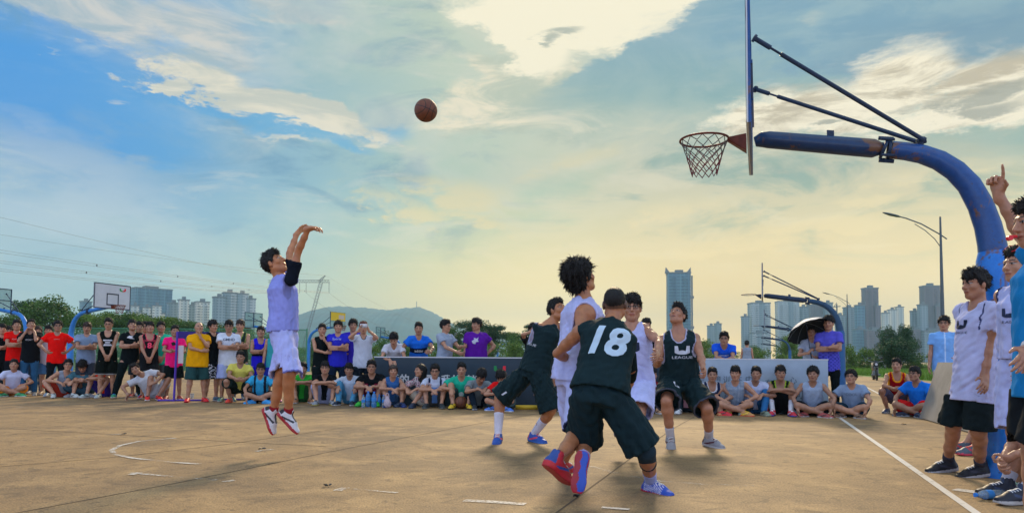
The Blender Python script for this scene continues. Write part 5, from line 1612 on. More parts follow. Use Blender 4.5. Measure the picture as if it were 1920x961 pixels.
building(900, [(1618, 1647, 541, FC, 0, 'core'), (1604, 1622, 573, FB, -6, 'wing'), (1640, 1652, 574, FC, -8, 'wing'), (1600, 1625, 618, FB, -30, 'podium'), (1615, 1660, 620, FC, -34, 'podium')], 'tall dark stepped tower with brown core right of the small lamp', GR)
building(1100, [(1654, 1668, 587, FD, 0), (1666, 1682, 581, FD, 6), (1680, 1695, 576, FD, 12)], 'pale block rising in three steps behind the dark tree', GR)
building(900, [(1728, 1762, 537, FC, 0, 'core'), (1722, 1740, 572, FA, -8, 'wing'), (1752, 1769, 574, FC, -8, 'wing'), (1708, 1724, 584, FA, 10, 'wing'), (1700, 1725, 618, FC, -25, 'podium'), (1722, 1768, 622, FA, -28, 'podium')], 'rightmost tall stepped tower beside the big street lamp', GR)
building(880, [(238, 316, 543, FB, 0)], 'wide blue glass block right of the white backboard', GL, rz=.35, name='office_block')
building(800, [(244, 258, 574, FD, 0), (266, 280, 577, FD, 0), (284, 300, 574, FD, 0), (238, 304, 588, FD, 12)], 'low beige apartment row in front of the glass block', GL, rz=.1, name='apartment_block')
building(820, [(332, 352, 563, FD, 0), (312, 334, 569, FA, 8), (350, 368, 573, FA, 8), (364, 390, 567, FD, 0)], 'beige apartment blocks right of the glass block', GL, rz=.25, name='apartment_block')
building(780, [(415, 441, 550, FE, 0), (397, 420, 558, FA, -8), (440, 463, 552, FE, 6), (458, 477, 561, FE, 10)], 'tall apartment blocks with balcony stacks left of the shooter', GL, rz=.25, name='apartment_block')
building(900, [(148, 168, 566, FB, 0)], 'small dark block left of the white backboard', GL, name='office_block')
# tower crane
root = thing('tower_crane', 'thin tower crane beside the pale stepped block', 'crane', tuple(AT(1570, 640, 1000) * A3(1, 1, 0)))
k = MB(); k.tube([(0, 0, 0), (0, 0, 80)], 1.0, 4); k.build('mast', M_line, root)
k = MB(); k.tube([(-5, 0, 76), (5, 0, 77)], .7, 4); k.tube([(0, 0, 82), (-4, 0, 76)], .4, 4); k.build('jib', M_line, root)

# ------------------------------------------------------------------ hills
def hill(name, ridge, Y, depth, mt_, seed):
    rng = random.Random(seed); NX, NY = 220, 16
    xs = np.linspace(ridge[0][0], ridge[-1][0], NX); V = []; Fs = []
    py = np.interp(xs, [r[0] for r in ridge], [r[1] for r in ridge])
    for j in range(NY):
        f = j / (NY - 1)                     # 0 front foot, .6 ridge, 1 back foot
        prof = math.sin(min(f / .6, 1) * PI / 2) ** .9 if f < .6 else math.cos((f - .6) / .4 * PI / 2)
        for i, px in enumerate(xs):
            y_ = Y - depth * .6 + depth * f
            zt = (yhor_(px) - py[i]) / (F / Y)
            p = AT(px, 640, Y)
            bump_ = (math.sin(px * .31 + j) * .6 + math.sin(px * .83 + j * 2.1) * .5 + math.sin(px * 1.9) * .6 + rng.uniform(-.8, .8)) * 2.0 * prof
            V.append((p[0] * (y_ / Y) ** .2, y_, max(0, zt * prof + bump_) - 1))
    for j in range(NY - 1):
        for i in range(NX - 1): Fs.append((j * NX + i, j * NX + i + 1, (j + 1) * NX + i + 1, (j + 1) * NX + i))
    return tag(link(name, mesh_np(name, np.array(V), np.array(Fs)), mt_, smooth=False), kind='structure')
M_hill = mat('hill_forest', (.025, .12, .12), .9, var=.5, vscale=.012)
hill('hills', [(520, 655), (560, 612), (590, 592), (620, 580), (645, 576), (690, 578), (735, 583), (760, 580), (790, 577), (815, 586), (840, 602), (862, 612), (900, 619), (950, 630), (1010, 645), (1060, 668)], 2600, 1500, M_hill, 1)
hill('hill', [(-80, 655), (60, 640), (200, 636), (330, 640), (480, 646), (560, 640), (640, 655)], 3100, 1200, M_hill, 2)
root = thing('antenna_mast', 'thin antenna mast on the hill ridge', 'antenna', tuple(AT(780, 640, 2600) * A3(1, 1, 0)))
k = MB(); k.tube([(0, 0, 150), (0, 0, 205)], 1.1, 4); k.build('mast', M_line, root)

# ------------------------------------------------------------------ pylon and lines
PY = 390.0
ps = PY / F
def PP(px, py, dy=0): return AT(px, py, PY + dy)
M_steel = mat('galvanised_steel', (.20, .23, .24), .6)
o_ = PP(562, 660) * A3(1, 1, 0)
root = thing('pylon', 'lattice electricity pylon of two leaning masts under a cross beam', 'pylon', tuple(o_))
def lattice(m, a, b, w1, w2, n, r):
    a, b = np.array(a), np.array(b); d = nrm(b - a); s_ = nrm(np.cross(d, A3(0, 1, .01))); t_ = np.cross(d, s_)
    cs = [(1, 1), (1, -1), (-1, -1), (-1, 1)]
    pt = lambda f, c: a + (b - a) * f + (s_ * c[0] + t_ * c[1]) * (w1 + (w2 - w1) * f) / 2
    for c in cs: m.tube([pt(0, c), pt(1, c)], r, 4, cap=False)
    for i in range(n):
        for j in range(4):
            m.tube([pt(i / n, cs[j]), pt((i + 1) / n, cs[(j + 1) % 4])], r * .6, 4, cap=False)
for (px, nm) in ((602, 0), (522, 1)):
    m = MB(); lattice(m, PP(562, 676) - o_, PP(px, 529) - o_, 1.0, 1.6, 26, .09); m.build('mast', M_steel, root)
m = MB(); lattice(m, PP(503, 527) - o_, PP(618, 527) - o_, 1.2, 1.2, 22, .08); m.build('cross_beam', M_steel, root)
m = MB(); lattice(m, PP(598, 528) - o_, PP(610, 516) - o_, 1.2, .3, 5, .08); m.build('peak', M_steel, root)
m = MB(); lattice(m, PP(526, 528) - o_, PP(514, 516) - o_, 1.2, .3, 5, .08); m.build('peak', M_steel, root)
for px in (506, 562, 574, 617):
    m = MB(); m.tube([PP(px, 529) - o_, PP(px, 549) - o_], .11, 5); m.build('insulator', M_line, root)
M_wire = mat('wire_grey', (.10, .11, .12), .6)
def wire(a, b, sag, label, rad=.035, n=24, spacers=0, twin=0):
    a, b = np.array(a), np.array(b); m = MB()
    for t_ in ((-1, 1) if twin else (0,)):
        pts = [a + (b - a) * f + A3(0, 0, -4 * sag * f * (1 - f) + t_ * twin) for f in np.linspace(0, 1, n)]
        rads = [max(rad * (p[1] / 200.0), .02) for p in pts]
        m.tube(pts, rads, 4)
    for i in range(spacers):
        f = (i + 1) / (spacers + 1) ; p = a + (b - a) * f + A3(0, 0, -4 * sag * f * (1 - f)); m.box(tuple(p - A3(.10, .10, twin)), tuple(p + A3(.10, .10, twin)))
    return tag(m.build('power_line', M_wire), label, 'power line', 'power lines crossing to the pylon')
wire(AT(-60, 392, 150), PP(514, 516), 1.5, 'topmost thin power line at the left, leading to the pylon')
wire(AT(-60, 430, 170), PP(610, 516), 1.5, 'second thin power line from the top at the left', .03)
wire(AT(-60, 462, 140), PP(617, 549), 1.0, 'upper twin power line with spacers at the left', .035, spacers=5, twin=.28)
wire(AT(-60, 483, 140), PP(562, 549), 1.0, 'middle twin power line with spacers at the left', .035, spacers=5, twin=.24)
wire(AT(-60, 499, 140), PP(506, 549), 1.0, 'lowest twin power line at the left', .035, twin=.22)
wire(PP(617, 549), AT(790, 640, 900), 6, 'power line running right from the pylon down across the hill', .03)
wire(PP(574, 549), AT(740, 645, 900), 6, 'second power line running right from the pylon over the hill', .03)
wire(PP(610, 516), AT(830, 620, 900), 4, 'faint earth wire running right from the pylon top', .02)

# ------------------------------------------------------------------ street lamps
def lamp(px, top, Y, label, H=None):
    p = AT(px, 660, Y); s_ = F / Y; H = (yhor_(px) - top) / s_ + CAMH
    root = thing('street_lamp', label, 'street lamp', (p[0], p[1], 0), 0, 'street lamps along the road at right')
    M_l = mat('lamp_grey', (.09, .12, .14), .5, var=.15)
    k = MB(); k.tube([(0, 0, 0), (0, 0, H * .5), (0, 0, H)], [.13, .10, .05], 10); k.build('pole', M_l, root, True)
    z = H - 1.05
    k = MB(); k.tube([(.35, 0, z - .25), (0, 0, z), (-1.1, 0, z + .62), (-2.0, 0, z + .95), (-2.4, 0, z + 1.05)], .035, 6); k.build('arm', M_l, root, True)
    k = MB(); k.tube([(0, 0, z - .75), (-.35, 0, z - .25), (-.9, 0, z + .25), (-1.5, 0, z + .62)], .022, 6); k.build('arm', M_l, root, True)
    k = MB(); k.tube([(-2.3, 0, z + 1.02), (-2.5, 0, z + 1.07), (-2.9, 0, z + 1.16), (-3.2, 0, z + 1.24), (-3.35, 0, z + 1.28)], [.05, .13, .15, .10, .03], 10, flat=.5, upv=(0, 0, 1)); k.build('lamp_head', M_l, root, True)
    return root
lamp(1769, 404, 41.5, 'tall street lamp with long curved arm above the right crowd')
lamp(1590, 551, 98.0, 'small distant street lamp beside the purple shirt')
# ------------------------------------------------------------------ the players: joints read off the photograph at a known distance,
# every limb keeping its human length
def reach(parent, px, py, L, sign):
    """point on the sight line of (px,py) at distance L from parent; sign +1 farther, -1 nearer"""
    d = ray(px, py); oc = EYE - parent
    b = d @ oc; c = oc @ oc - L * L
    disc = b * b - c
    if disc <= 0:
        p = EYE + d * (-b)
        return parent + nrm(p - parent) * L
    t = -b + sign * math.sqrt(disc)
    return EYE + d * t
def player(Y, S, pel, nk, hd, hf, latS, latP, arms, legs, hu=None, nks=0, hds=0, **kw):
    """arms: {side: (elbow px,py,sign, wrist px,py,sign, hand px,py,sign)}, legs: {side: (knee.., ankle.., toe..)}"""
    J = dict(S=S, latS=A3(*latS), latP=A3(*latP), hf=A3(*hf), fem=False)
    if hu: J['hu'] = A3(*hu)
    J['pel'] = AT(pel[0], pel[1], Y)
    if nks: J['nk'] = reach(J['pel'], nk[0], nk[1], .545 * S, nks)
    else:
        J['nk'] = AT(nk[0], nk[1], Y)
        J['pel'] = J['nk'] + nrm(J['pel'] - J['nk']) * .545 * S
    up = nrm(J['nk'] - J['pel'])
    J['latS'] = nrm(J['latS'] - up * (J['latS'] @ up))
    J['hd'] = reach(J['nk'], hd[0], hd[1], .165 * S, hds) if hds else J['nk'] + nrm(AT(hd[0], hd[1], J['nk'][1]) - J['nk']) * .165 * S
    b = bones(S)
    for k in [k for k in kw if k in ('sl', 'sr', 'hl', 'hr')]:
        v = kw.pop(k); J[k] = AT(v[0], v[1], (J['nk'] if k[0] == 's' else J['pel'])[1] + v[2])
    for sd, sg in (('l', 1), ('r', -1)):
        if 's' + sd not in J: J['s' + sd] = J['nk'] - up * .045 * S + J['latS'] * sg * b['sh']
        if 'h' + sd not in J: J['h' + sd] = J['pel'] - A3(0, 0, .02) * S + nrm(J['latP']) * sg * b['hp']
        e = arms[sd]
        J['e' + sd] = reach(J['s' + sd], *e[0:2], b['ua'], e[2])
        J['w' + sd] = reach(J['e' + sd], *e[3:5], b['fa'], e[5])
        J['d' + sd] = nrm(reach(J['w' + sd], *e[6:8], .15 * S, e[8]) - J['w' + sd])
        g = legs[sd]
        J['k' + sd] = reach(J['h' + sd], *g[0:2], b['th'], g[2])
        if isinstance(g[5], str):                     # this foot stands: ankle on its level over the ground
            a_ = G(g[3], g[4], float(g[5]))
            hint = J['k' + sd] - (J['h' + sd] + a_) / 2
            J['k' + sd], J['a' + sd] = ik(J['h' + sd], a_, b['th'], b['ca'], hint)
        else: J['a' + sd] = reach(J['k' + sd], *g[3:5], b['ca'], g[5])
        t = reach(J['a' + sd], *g[6:8], .21 * S, g[8])
        J['f' + sd] = nrm(t - J['a' + sd] + (A3(0, 0, .055) if not g[9:] else A3(0, 0, g[9])))
        fu = g[10] if len(g) > 10 else None
        if fu is not None: J['fu' + sd] = A3(*fu)
    J.update(kw)
    return J
def finish(J):
    """origin on the ground under the figure; joints become relative to it"""
    base = np.array([J['pel'][0], J['pel'][1], 0.0])
    zmin = min(J['al'][2], J['ar'][2])
    base[2] = 0.0
    for k in list(J):
        if k in ('pel', 'nk', 'hd') or (len(k) == 2 and k[0] in 'sewhka' and k[1] in 'lr' and k not in ('hf', 'hu', 'hs')):
            J[k] = J[k] - base
    print('player', round(base[1], 2), 'ankles', J['al'][2].round(3), J['ar'][2].round(3), 'head', J['hd'][2].round(2))
    return base
DARK = C('#0e2b33'); DARKJ = (.005, .022, .027)
VIOL = (.27, .30, .76); WHITEJ = (.52, .56, .90)
QP = dict(base=.013, head=.0055, hand=.0065, cloth=.0095, hair=.0065, shoe=.0055)

# 1 the jumping shooter --------------------------------------------------------
J = player(7.1, 1.02, (534, 622), (529, 522), (517, 497), (.80, -.18, .52), (-.15, .95, .2), (-.05, 1, 0),
           {'r': (560, 468, -1, 578, 429, -1, 603, 424, -1), 'l': (543, 475, 1, 557, 438, 1, 571, 424, 1)},
           {'r': (543, 700, -1, 541, 774, 1, 566, 812, -1), 'l': (529, 697, -1, 512, 772, 1, 523, 814, -1)},
           sr=(546, 524, -.16), sl=(540, 520, .16), hs=1.03, bulk=.92, curlr=.5, curll=.25, nr=A3(.3, 0, -1), nl=A3(1, 0, -.2))
base = finish(J)
def pat_shoot(V, cols, d):
    cols[(np.abs(np.abs(d['f']) - .0) < .004) & (d['v'] < .7)] = C('#a9aef0')
root, rs = make_person(J, base, dict(hair='spiky', top=dict(kind='tank', col=(.30, .34, .82), name='jersey', mat=M_satin, hem=-.03, ease=.034, trim=(.22, .24, .55), wr=.007),
    under=dict(kind='tee', col=(.008, .012, .022), hem=-.16, ease=.008, sleeve=.62, wr=.004, shell=False),
    bottom=dict(kind='shorts', col=(.44, .47, .84), mat=M_satin, length=1.10, wide=1.26, waist=.11, wr=.009, trim=(.16, .17, .50)),
    shoes=((.66, .66, .70), (.42, .02, .03), (.02, .02, .03), None, True), socks=((.30, .02, .03), .06), skin=(.50, .20, .085)),
    'shooter in pale violet jersey mid-jump with both arms raised after releasing the ball', 'basketball players on the court', QP, 1)
SHOOT = (root, rs, J, base)

# 2 dark jersey, striding, looking up right --------------------------------------
J = player(8.2, 1.04, (1004, 682), (1031, 606), (1045, 582), (.62, -.62, .30), (.42, -.90, 0), (.55, -.80, 0),
           {'r': (1038, 655, 1, 1062, 672, 1, 1078, 672, 1), 'l': (1060, 640, 1, 1075, 660, 1, 1090, 665, 1)},
           {'r': (957, 762, -1, 934, 814, '.09', 930, 832, -1), 'l': (1046, 760, -1, 1001, 813, '.09', 1024, 828, -1)},
           sr=(1010, 615, -.05), sl=(1046, 612, .1), hs=1.05, mouth=1)
base = finish(J)
def pat_dark(V, cols, d): pass
root, rs = make_person(J, base, dict(hair='short', top=dict(kind='tank', col=DARKJ, name='jersey', mat=M_satin, hem=.03, ease=.036, trim=(.05, .06, .075), armtrim=C('#a7aac8'), neck='deep', wr=.009),
    bottom=dict(kind='shorts', col=DARKJ, mat=M_satin, length=1.02, wide=1.32, wr=.012),
    shoes=((.02, .09, .42), (.03, .14, .50), (.75, .06, .10)), socks=((.70, .70, .82), .24), skin=(.46, .19, .085)),
    'player in dark green jersey striding beside the tall white-vested player, mouth open', 'basketball players on the court', QP, 2)
P2 = (root, rs, J, base)

# 3 tall, white vest, wild hair, seen from behind his shoulder -------------------
J = player(5.55, 1.06, (1082, 700), (1096, 562), (1090, 519), (.74, .52, .42), (-.55, .83, 0), (-.45, .89, 0),
           {'r': (1098, 652, -1, 1120, 700, 1, 1130, 722, 1), 'l': (1135, 640, 1, 1150, 690, 1, 1160, 700, 1)},
           {'r': (1090, 806, -1, 1044, 860, -1, 1074, 902, 1), 'l': (1085, 800, 1, 1056, 866, 1, 1078, 882, 1)},
           sr=(1089, 590, -.12), sl=(1114, 586, .14), hs=1.06)
base = finish(J)
root, rs = make_person(J, base, dict(hair='big', top=dict(kind='tank', col=WHITEJ, name='jersey', mat=M_satin, hem=.05, ease=.028, trim=C('#c6c8f4'), wr=.009),
    bottom=dict(kind='shorts', col=WHITEJ, mat=M_satin, length=.98, wide=1.25, waist=.09, top_cut=-.015, wr=.009, trim=(.02, .03, .09)),
    shoes=((.52, .02, .03), (.55, .02, .03), (.02, .07, .30), None, True), skin=(.46, .19, .085)),
    'tallest player, white vest and wild dark hair, seen from behind beside number 18', 'basketball players on the court', QP, 3)
P3 = (root, rs, J, base)

# 4 number 18 from behind -------------------------------------------------------
J = player(4.95, 1.0, (1124, 742), (1146, 606), (1153, 570), (.25, .93, .10), (-.93, .25, -.12), (-.97, .12, 0),
           {'l': (1045, 662, 1, 1082, 680, 1, 1100, 668, 1), 'r': (1183, 692, 1, 1182, 716, 1, 1184, 726, 1)},
           {'l': (1096, 832, 1, 1092, 866, -1, 1082, 930, -1, 0.0, (.25, 1, .2)), 'r': (1211, 846, 1, 1221, 903, 1, 1262, 928, -1)},
           sl=(1087, 622, .04), sr=(1172, 630, 0.0), hs=1.05, crop=1, bulk=1.0, nks=1, hds=1)
base = finish(J)
root, rs = make_person(J, base, dict(hair='crop', top=dict(kind='tank', col=DARKJ, name='jersey', mat=M_satin, hem=-.02, ease=.034, wr=.007),
    bottom=dict(kind='shorts', col=(.006, .024, .031), mat=M_satin, length=.92, wide=1.34, waist=.09, wr=.010),
    shoes=((.03, .09, .50), (.50, .02, .04), (.02, .06, .40), (.75, .70, .80)), socks=((.45, .5, .85), .14), skin=(.44, .18, .085)),
    'player wearing number 18 on a dark jersey, back turned, bracing between two white vests', 'basketball players on the court', QP, 4)
P4 = (root, rs, J, base)

# 5 white vest, glasses ---------------------------------------------------------
J = player(6.9, 1.0, (1188, 712), (1184, 610), (1185, 583), (-.18, -1, .02), (.95, -.30, 0), (.9, -.2, 0),
           {'l': (1236, 640, -1, 1232, 664, -1, 1229, 672, -1), 'r': (1158, 650, 1, 1150, 690, 1, 1150, 700, 1)},
           {'l': (1199, 774, -1, 1186, 790, 1, 1184, 815, 1), 'r': (1166, 772, -1, 1160, 790, 1, 1160, 815, 1)},
           sl=(1208, 616, 0.0), sr=(1163, 618, .05), hs=1.05)
base = finish(J)
root, rs = make_person(J, base, dict(hair='fringe', glasses=1, top=dict(kind='tank', col=WHITEJ, name='jersey', mat=M_satin, hem=.05, ease=.028, trim=C('#c6c8f4'), wr=.009),
    bottom=dict(kind='shorts', col=WHITEJ, mat=M_satin, length=.95, wide=1.3, waist=.20, wr=.009),
    shoes=((.60, .60, .66), (.5, .5, .55), (.1, .1, .2)), socks=((.6, .6, .7), .1), skin=(.46, .22, .13)),
    'white-vested player with spectacles half hidden behind number 18', 'basketball players on the court', QP, 5)
P5 = (root, rs, J, base)

# 6 U LEAGUE dark jersey facing us ----------------------------------------------
J = player(8.12, 1.05, (1274, 712), (1272, 620), (1270, 587), (-.48, -.62, .48), (.97, -.20, -.03), (.97, -.15, 0),
           {'r': (1231, 683, -1, 1237, 672, -1, 1226, 668, -1), 'l': (1314, 667, -1, 1319, 693, -1, 1325, 706, -1)},
           {'r': (1249, 746, -1, 1257, 819, '.11', 1260, 843, -1), 'l': (1325, 758, -1, 1330, 821, '.09', 1358, 838, -1)},
           sr=(1243, 637, 0.0), sl=(1303, 634, 0.0), hs=1.05, bulk=1.10, mouth=1, curlr=1.0, curll=.7)
base = finish(J)
root, rs = make_person(J, base, dict(hair='quiff', top=dict(kind='tank', col=DARKJ, name='jersey', mat=M_satin, hem=.03, ease=.034, trim=C('#b9bbd8'), neck='deep', wr=.009),
    bottom=dict(kind='shorts', col=DARKJ, mat=M_satin, length=.98, wide=1.32, wr=.010, trim=(.06, .07, .10)),
    shoes=((.30, .30, .33), (.55, .55, .58), (.10, .02, .03), None, True), socks=((.55, .55, .6), .12), skin=(.46, .21, .12)),
    'player in dark jersey with pale curved chest emblem, looking up at the ball', 'basketball players on the court', QP, 6)
P6 = (root, rs, J, base)

def vest_lines(V, cols, d):
    cols[(np.abs(np.abs(d['u']) - .135) < .006) & (d['v'] > .62)] = (.03, .04, .14)
# 7 standing at the right, white tee under a vest --------------------------------
J = player(5.85, 1.03, (1820, 728), (1836, 572), (1828, 532), (-1, -.15, -.02), (.10, -.99, 0), (.05, -1, 0),
           {'l': (1851, 655, -1, 1847, 708, -1, 1846, 732, -1), 'r': (1822, 655, 1, 1812, 705, -1, 1806, 720, -1)},
           {'l': (1830, 800, -1, 1838, 873, '.09', 1792, 893, -1), 'r': (1784, 800, -1, 1777, 864, '.09', 1737, 882, -1)},
           hs=1.0, bulk=.90)
base = finish(J)
root, rs = make_person(J, base, dict(hair='fringe', top=dict(kind='tee', col=(.56, .58, .86), name='jersey', hem=.22, ease=.024, sleeve=.58, wr=.008, pattern=vest_lines),
    bottom=dict(kind='shorts', col=(.012, .020, .022), length=.97, wide=1.30, wr=.008),
    shoes=((.010, .011, .016), (.50, .48, .50), (.03, .03, .05), None, True), socks=((.06, .06, .08), .08), skin=(.44, .20, .11)),
    'young man in white tee under a white vest and black shorts by the pole', 'people standing beside the blue pole', QP, 7)
P7 = (root, rs, J, base)

# 8 all in white, red frames pushed up on his hair --------------------------------
J = player(5.2, 1.05, (1926, 700), (1926, 540), (1903, 484), (-1, -.2, .03), (.35, -.93, 0), (.25, -.97, 0),
           {'l': (1944, 622, 1, 1918, 690, -1, 1912, 712, -1), 'r': (1908, 640, 1, 1902, 700, -1, 1905, 722, -1)},
           {'l': (1928, 830, -1, 1930, 925, 1, 1892, 946, -1), 'r': (1904, 822, -1, 1912, 905, 1, 1876, 925, -1)},
           hs=1.03)
base = finish(J)
root, rs = make_person(J, base, dict(hair='short', top=dict(kind='tank', col=WHITEJ, name='jersey', mat=M_satin, hem=-.05, ease=.034, trim=(.02, .03, .10), wr=.008),
    bottom=dict(kind='shorts', col=WHITEJ, mat=M_satin, length=.97, wide=1.22, waist=.10, wr=.008),
    shoes=((.45, .47, .45), (.55, .55, .5), (.10, .55, .20)), skin=(.48, .24, .15)),
    'player in white vest and shorts with red frames pushed up on his hair', 'people standing beside the blue pole', QP, 8)
P8 = (root, rs, J, base)

# 9 the referee at the edge, arm up -----------------------------------------------
J = player(3.6, 1.02, (1968, 700), (1966, 478), (1930, 388), (-1, .05, -.06), (0, -1, 0), (0, -1, 0),
           {'r': (1914, 440, 1, 1872, 364, -1, 1867, 309, -1), 'l': (1955, 580, 1, 1926, 655, -1, 1917, 690, -1)},
           {'l': (1950, 850, 1, 1950, 1010, 1, 1900, 1035, -1), 'r': (1940, 850, 1, 1940, 1000, 1, 1890, 1025, -1)},
           sr=(1958, 500, .16), sl=(1972, 505, -.17), hs=1.02, pointr=True, nr=A3(-1, -.6, .2), curlr=1.0)
base = finish(J)
root, rs = make_person(J, base, dict(hair='short', top=dict(kind='tee', col=(.015, .25, .62), hem=.16, ease=.026, wr=.004),
    bottom=dict(kind='shorts', col=(.012, .016, .02), length=.9, wide=1.2),
    shoes=((.05, .05, .06), (.4, .4, .4), (.1, .1, .1)), skin=(.46, .22, .13)),
    'referee in bright blue tee at the right edge pointing up, whistle in mouth', 'people standing beside the blue pole', QP, 9)
P9 = (root, rs, J, base)
link('watch', tube_mesh(J['wl'] - nrm(J['wl'] - J['el']) * .035, J['wl'] - nrm(J['wl'] - J['el']) * .005, .032, .032, .005, (.5, .5, .52), 'watch'), M_cloth, root)
# whistle held in the mouth, and its red cap
hc = J['hd'] + base; H = J['H']
w_ = MB(); p0 = hc + H @ A3(0, .10, -.058)
w_.tube([p0, p0 + H @ A3(0, .03, .0)], .008, 8); w_.tube([p0 + H @ A3(-.010, .035, -.006), p0 + H @ A3(.010, .035, -.006)], .014, 12)
tag(w_.build('whistle', mat('whistle_red', (.75, .02, .03), .3), None, True), 'red whistle in the mouth of the man at the right edge', 'whistle')
# red frames on player 8's hair
Jh = P8[2]; hc = Jh['hd'] + P8[3]; H = Jh['H']; g_ = MB()
for sg in (1, -1):
    pts = [hc + H @ A3(.034 * sg + .026 * math.cos(a_), .055 + .028 * math.sin(a_), .124 - .028 * math.sin(a_)) for a_ in np.linspace(0, 2 * PI, 13)[:-1]]
    g_.tube(pts, .003, 6, closed=True)
    g_.tube([hc + H @ A3(.062 * sg, .055, .122), hc + H @ A3(.090 * sg, .02, .09), hc + H @ A3(.098 * sg, -.06, .02)], .003, 6)
g_.tube([hc + H @ A3(-.01, .05, .13), hc + H @ A3(.01, .05, .13)], .003, 6)
tag(g_.build('spectacle_frame', mat('red_plastic', (.7, .02, .03), .3), None, True), 'red spectacle frame pushed up on the hair of the man in white', 'spectacles')

# wear: sleeve and knee bands on number 18
root, rs, J, base = P4
s_, e, w_ = J['sr'], J['er'], J['wr']
link('arm_sleeve', tube_mesh(s_ + (e - s_) * .55, e + (w_ - e) * .0, .058, .048, .008, (.006, .014, .016), 'arm_sleeve'), M_cloth, root)
link('arm_sleeve', tube_mesh(e, e + (w_ - e) * .72, .050, .042, .008, (.006, .014, .016), 'arm_sleeve'), M_cloth, root)
k_, a_, h_ = J['kr'], J['ar'], J['hr']
vv = Vol(np.minimum(h_, a_) - .12, np.maximum(h_, a_) + .12, .009)
vv.cone(h_ + (k_ - h_) * .5, k_, .085, .066, .02); vv.cone(k_, k_ + (a_ - k_) * .45, .066, .060, .02)
d_ = nrm(a_ - k_); vv.cone(k_ + (a_ - k_) * .42, a_, .10, .10, .003, op='c', flat=True)
me = vv.mesh('knee_sleeve'); set_col(me, np.tile(np.array((.018, .040, .058), np.float32), (len(me.vertices), 1)))
link('knee_sleeve', me, M_satin, root)

def jersey_decal(P, shapes, u, v, front=True, cut=.02, w=None, part='top'):
    """lettering on the chest or back; u metres to the wearer's left, v up from the pelvis"""
    root, rs, J, base = P
    up = nrm(J['nk'] - J['pel']); Lt = np.linalg.norm(J['nk'] - J['pel'])
    t = v / Lt
    lat = nrm(J['latP'] * (1 - t) + J['latS'] * t); lat = nrm(lat - up * (lat @ up))
    fr = np.cross(lat, up)
    if front: right, nor = lat, fr          # reading direction as seen from the front is the wearer's left
    else: right, nor = -lat, -fr
    c = J['pel'] + up * v + lat * u + nor * .30
    return decal(root, rs[part].data, shapes, c, right, up, cut=cut, depth=.30)
WP = (.62, .66, .74)
jersey_decal(P4, [txt('18', .20, (.50, .66, .80), 0, 0, .035, .22, 1.0)], -.03, .36, front=False, cut=.018)
jersey_decal(P6, u_logo(.165, WP, None, 0, .04) + [txt('LEAGUE', .028, WP, 0, -.045, .0, 0, 1.6)], .03, .32, cut=.012)
jersey_decal(P2, [txt('LEAGUE', .026, WP, 0, 0, .0, 0, 1.6)], .0, .27, cut=.012)
jersey_decal(P7, u_logo(.13, (.015, .02, .05), None, 0, .03) + [txt('LEAGUE', .020, (.02, .03, .08), 0, -.04, 0, 0, 1.6)], -.02, .36, cut=.012)
jersey_decal(P8, u_logo(.12, (.03, .04, .09), None, 0, .03) + [txt('LEAGUE', .018, (.03, .04, .09), 0, -.04, 0, 0, 1.6)], -.02, .36, cut=.012)
jersey_decal(P5, u_logo(.16, (.02, .03, .07), None, 0, .04), .0, .30, cut=.012)
def leg_decal(P, sd, shapes, t, cut=.012, nor=None):
    root, rs, J, base = P
    h_, k_ = J['h' + sd], J['k' + sd]; d = nrm(h_ - k_)
    n_ = A3(0, -1, 0) if nor is None else A3(*nor)
    n_ = nrm(n_ - d * (n_ @ d)); right = np.cross(d, n_)
    c = h_ + (k_ - h_) * t + n_ * .35
    return decal(root, rs['bottom'].data, shapes, c, right, d, cut=cut, depth=.35)
leg_decal(P6, 'r', [poly([(-.045, .02), (-.03, .035), (-.01, -.01), (.03, -.03), (.02, -.045), (-.02, -.03)], WP), poly([(.0, .02), (.03, .0), (.045, -.03), (.03, -.03), (.015, -.01)], WP)], .55)
leg_decal(P8, 'l', [poly([(-.02, .04), (-.005, .05), (-.005, -.03), (-.02, -.03)], (.02, .03, .06)), poly([(.005, .0), (.02, .01), (.02, -.05), (.005, -.05)], (.02, .03, .06))], .62, nor=(-.6, -1, 0))
leg_decal(P2, 'r', [poly([(-.01, .03), (.01, .03), (.0, -.03), (-.02, -.035)], WP)], .80)

# 10 seated man of whom only hands and shoes reach into the picture -----------------
def seated_edge():
    b = G(1928, 940); S = 1.0
    J = dict(S=S, latS=A3(.25, -1, 0), latP=A3(.25, -1, 0), hf=A3(-1, -.2, 0), pel=A3(.42, 0, .13), nk=A3(.27, 0, .64), hd=A3(.22, 0, .80),
             wl=A3(-.10, .02, .30), wr=A3(-.12, .07, .26), ehl=A3(.2, -1, -.2), ehr=A3(.2, 1, -.2), dl=A3(-.4, .5, -.5), dr=A3(-.5, -.5, -.4), curll=.9, curlr=.9,
             al=A3(-.10, -.10, .09), ar=A3(-.04, .16, .09), khl=A3(-.2, -.2, 1), khr=A3(-.2, .3, 1), fl=A3(-1, -.12, 0), fr=A3(-1, .05, 0))
    return J, b
J, b = seated_edge()
P10 = make_person(J, b, dict(hair='short', top=dict(kind='tee', col=(.02, .2, .5), ease=.02), bottom=dict(kind='shorts', col=(.02, .02, .03), wide=1.2),
    shoes=((.008, .012, .028), (.45, .43, .42), (.02, .04, .10), None, True), socks=((.5, .5, .6), .10), skin=(.46, .22, .13)),
    'person sitting at the bottom right corner, clasped hands and navy shoes showing', 'people sitting around the court', QP, 10)
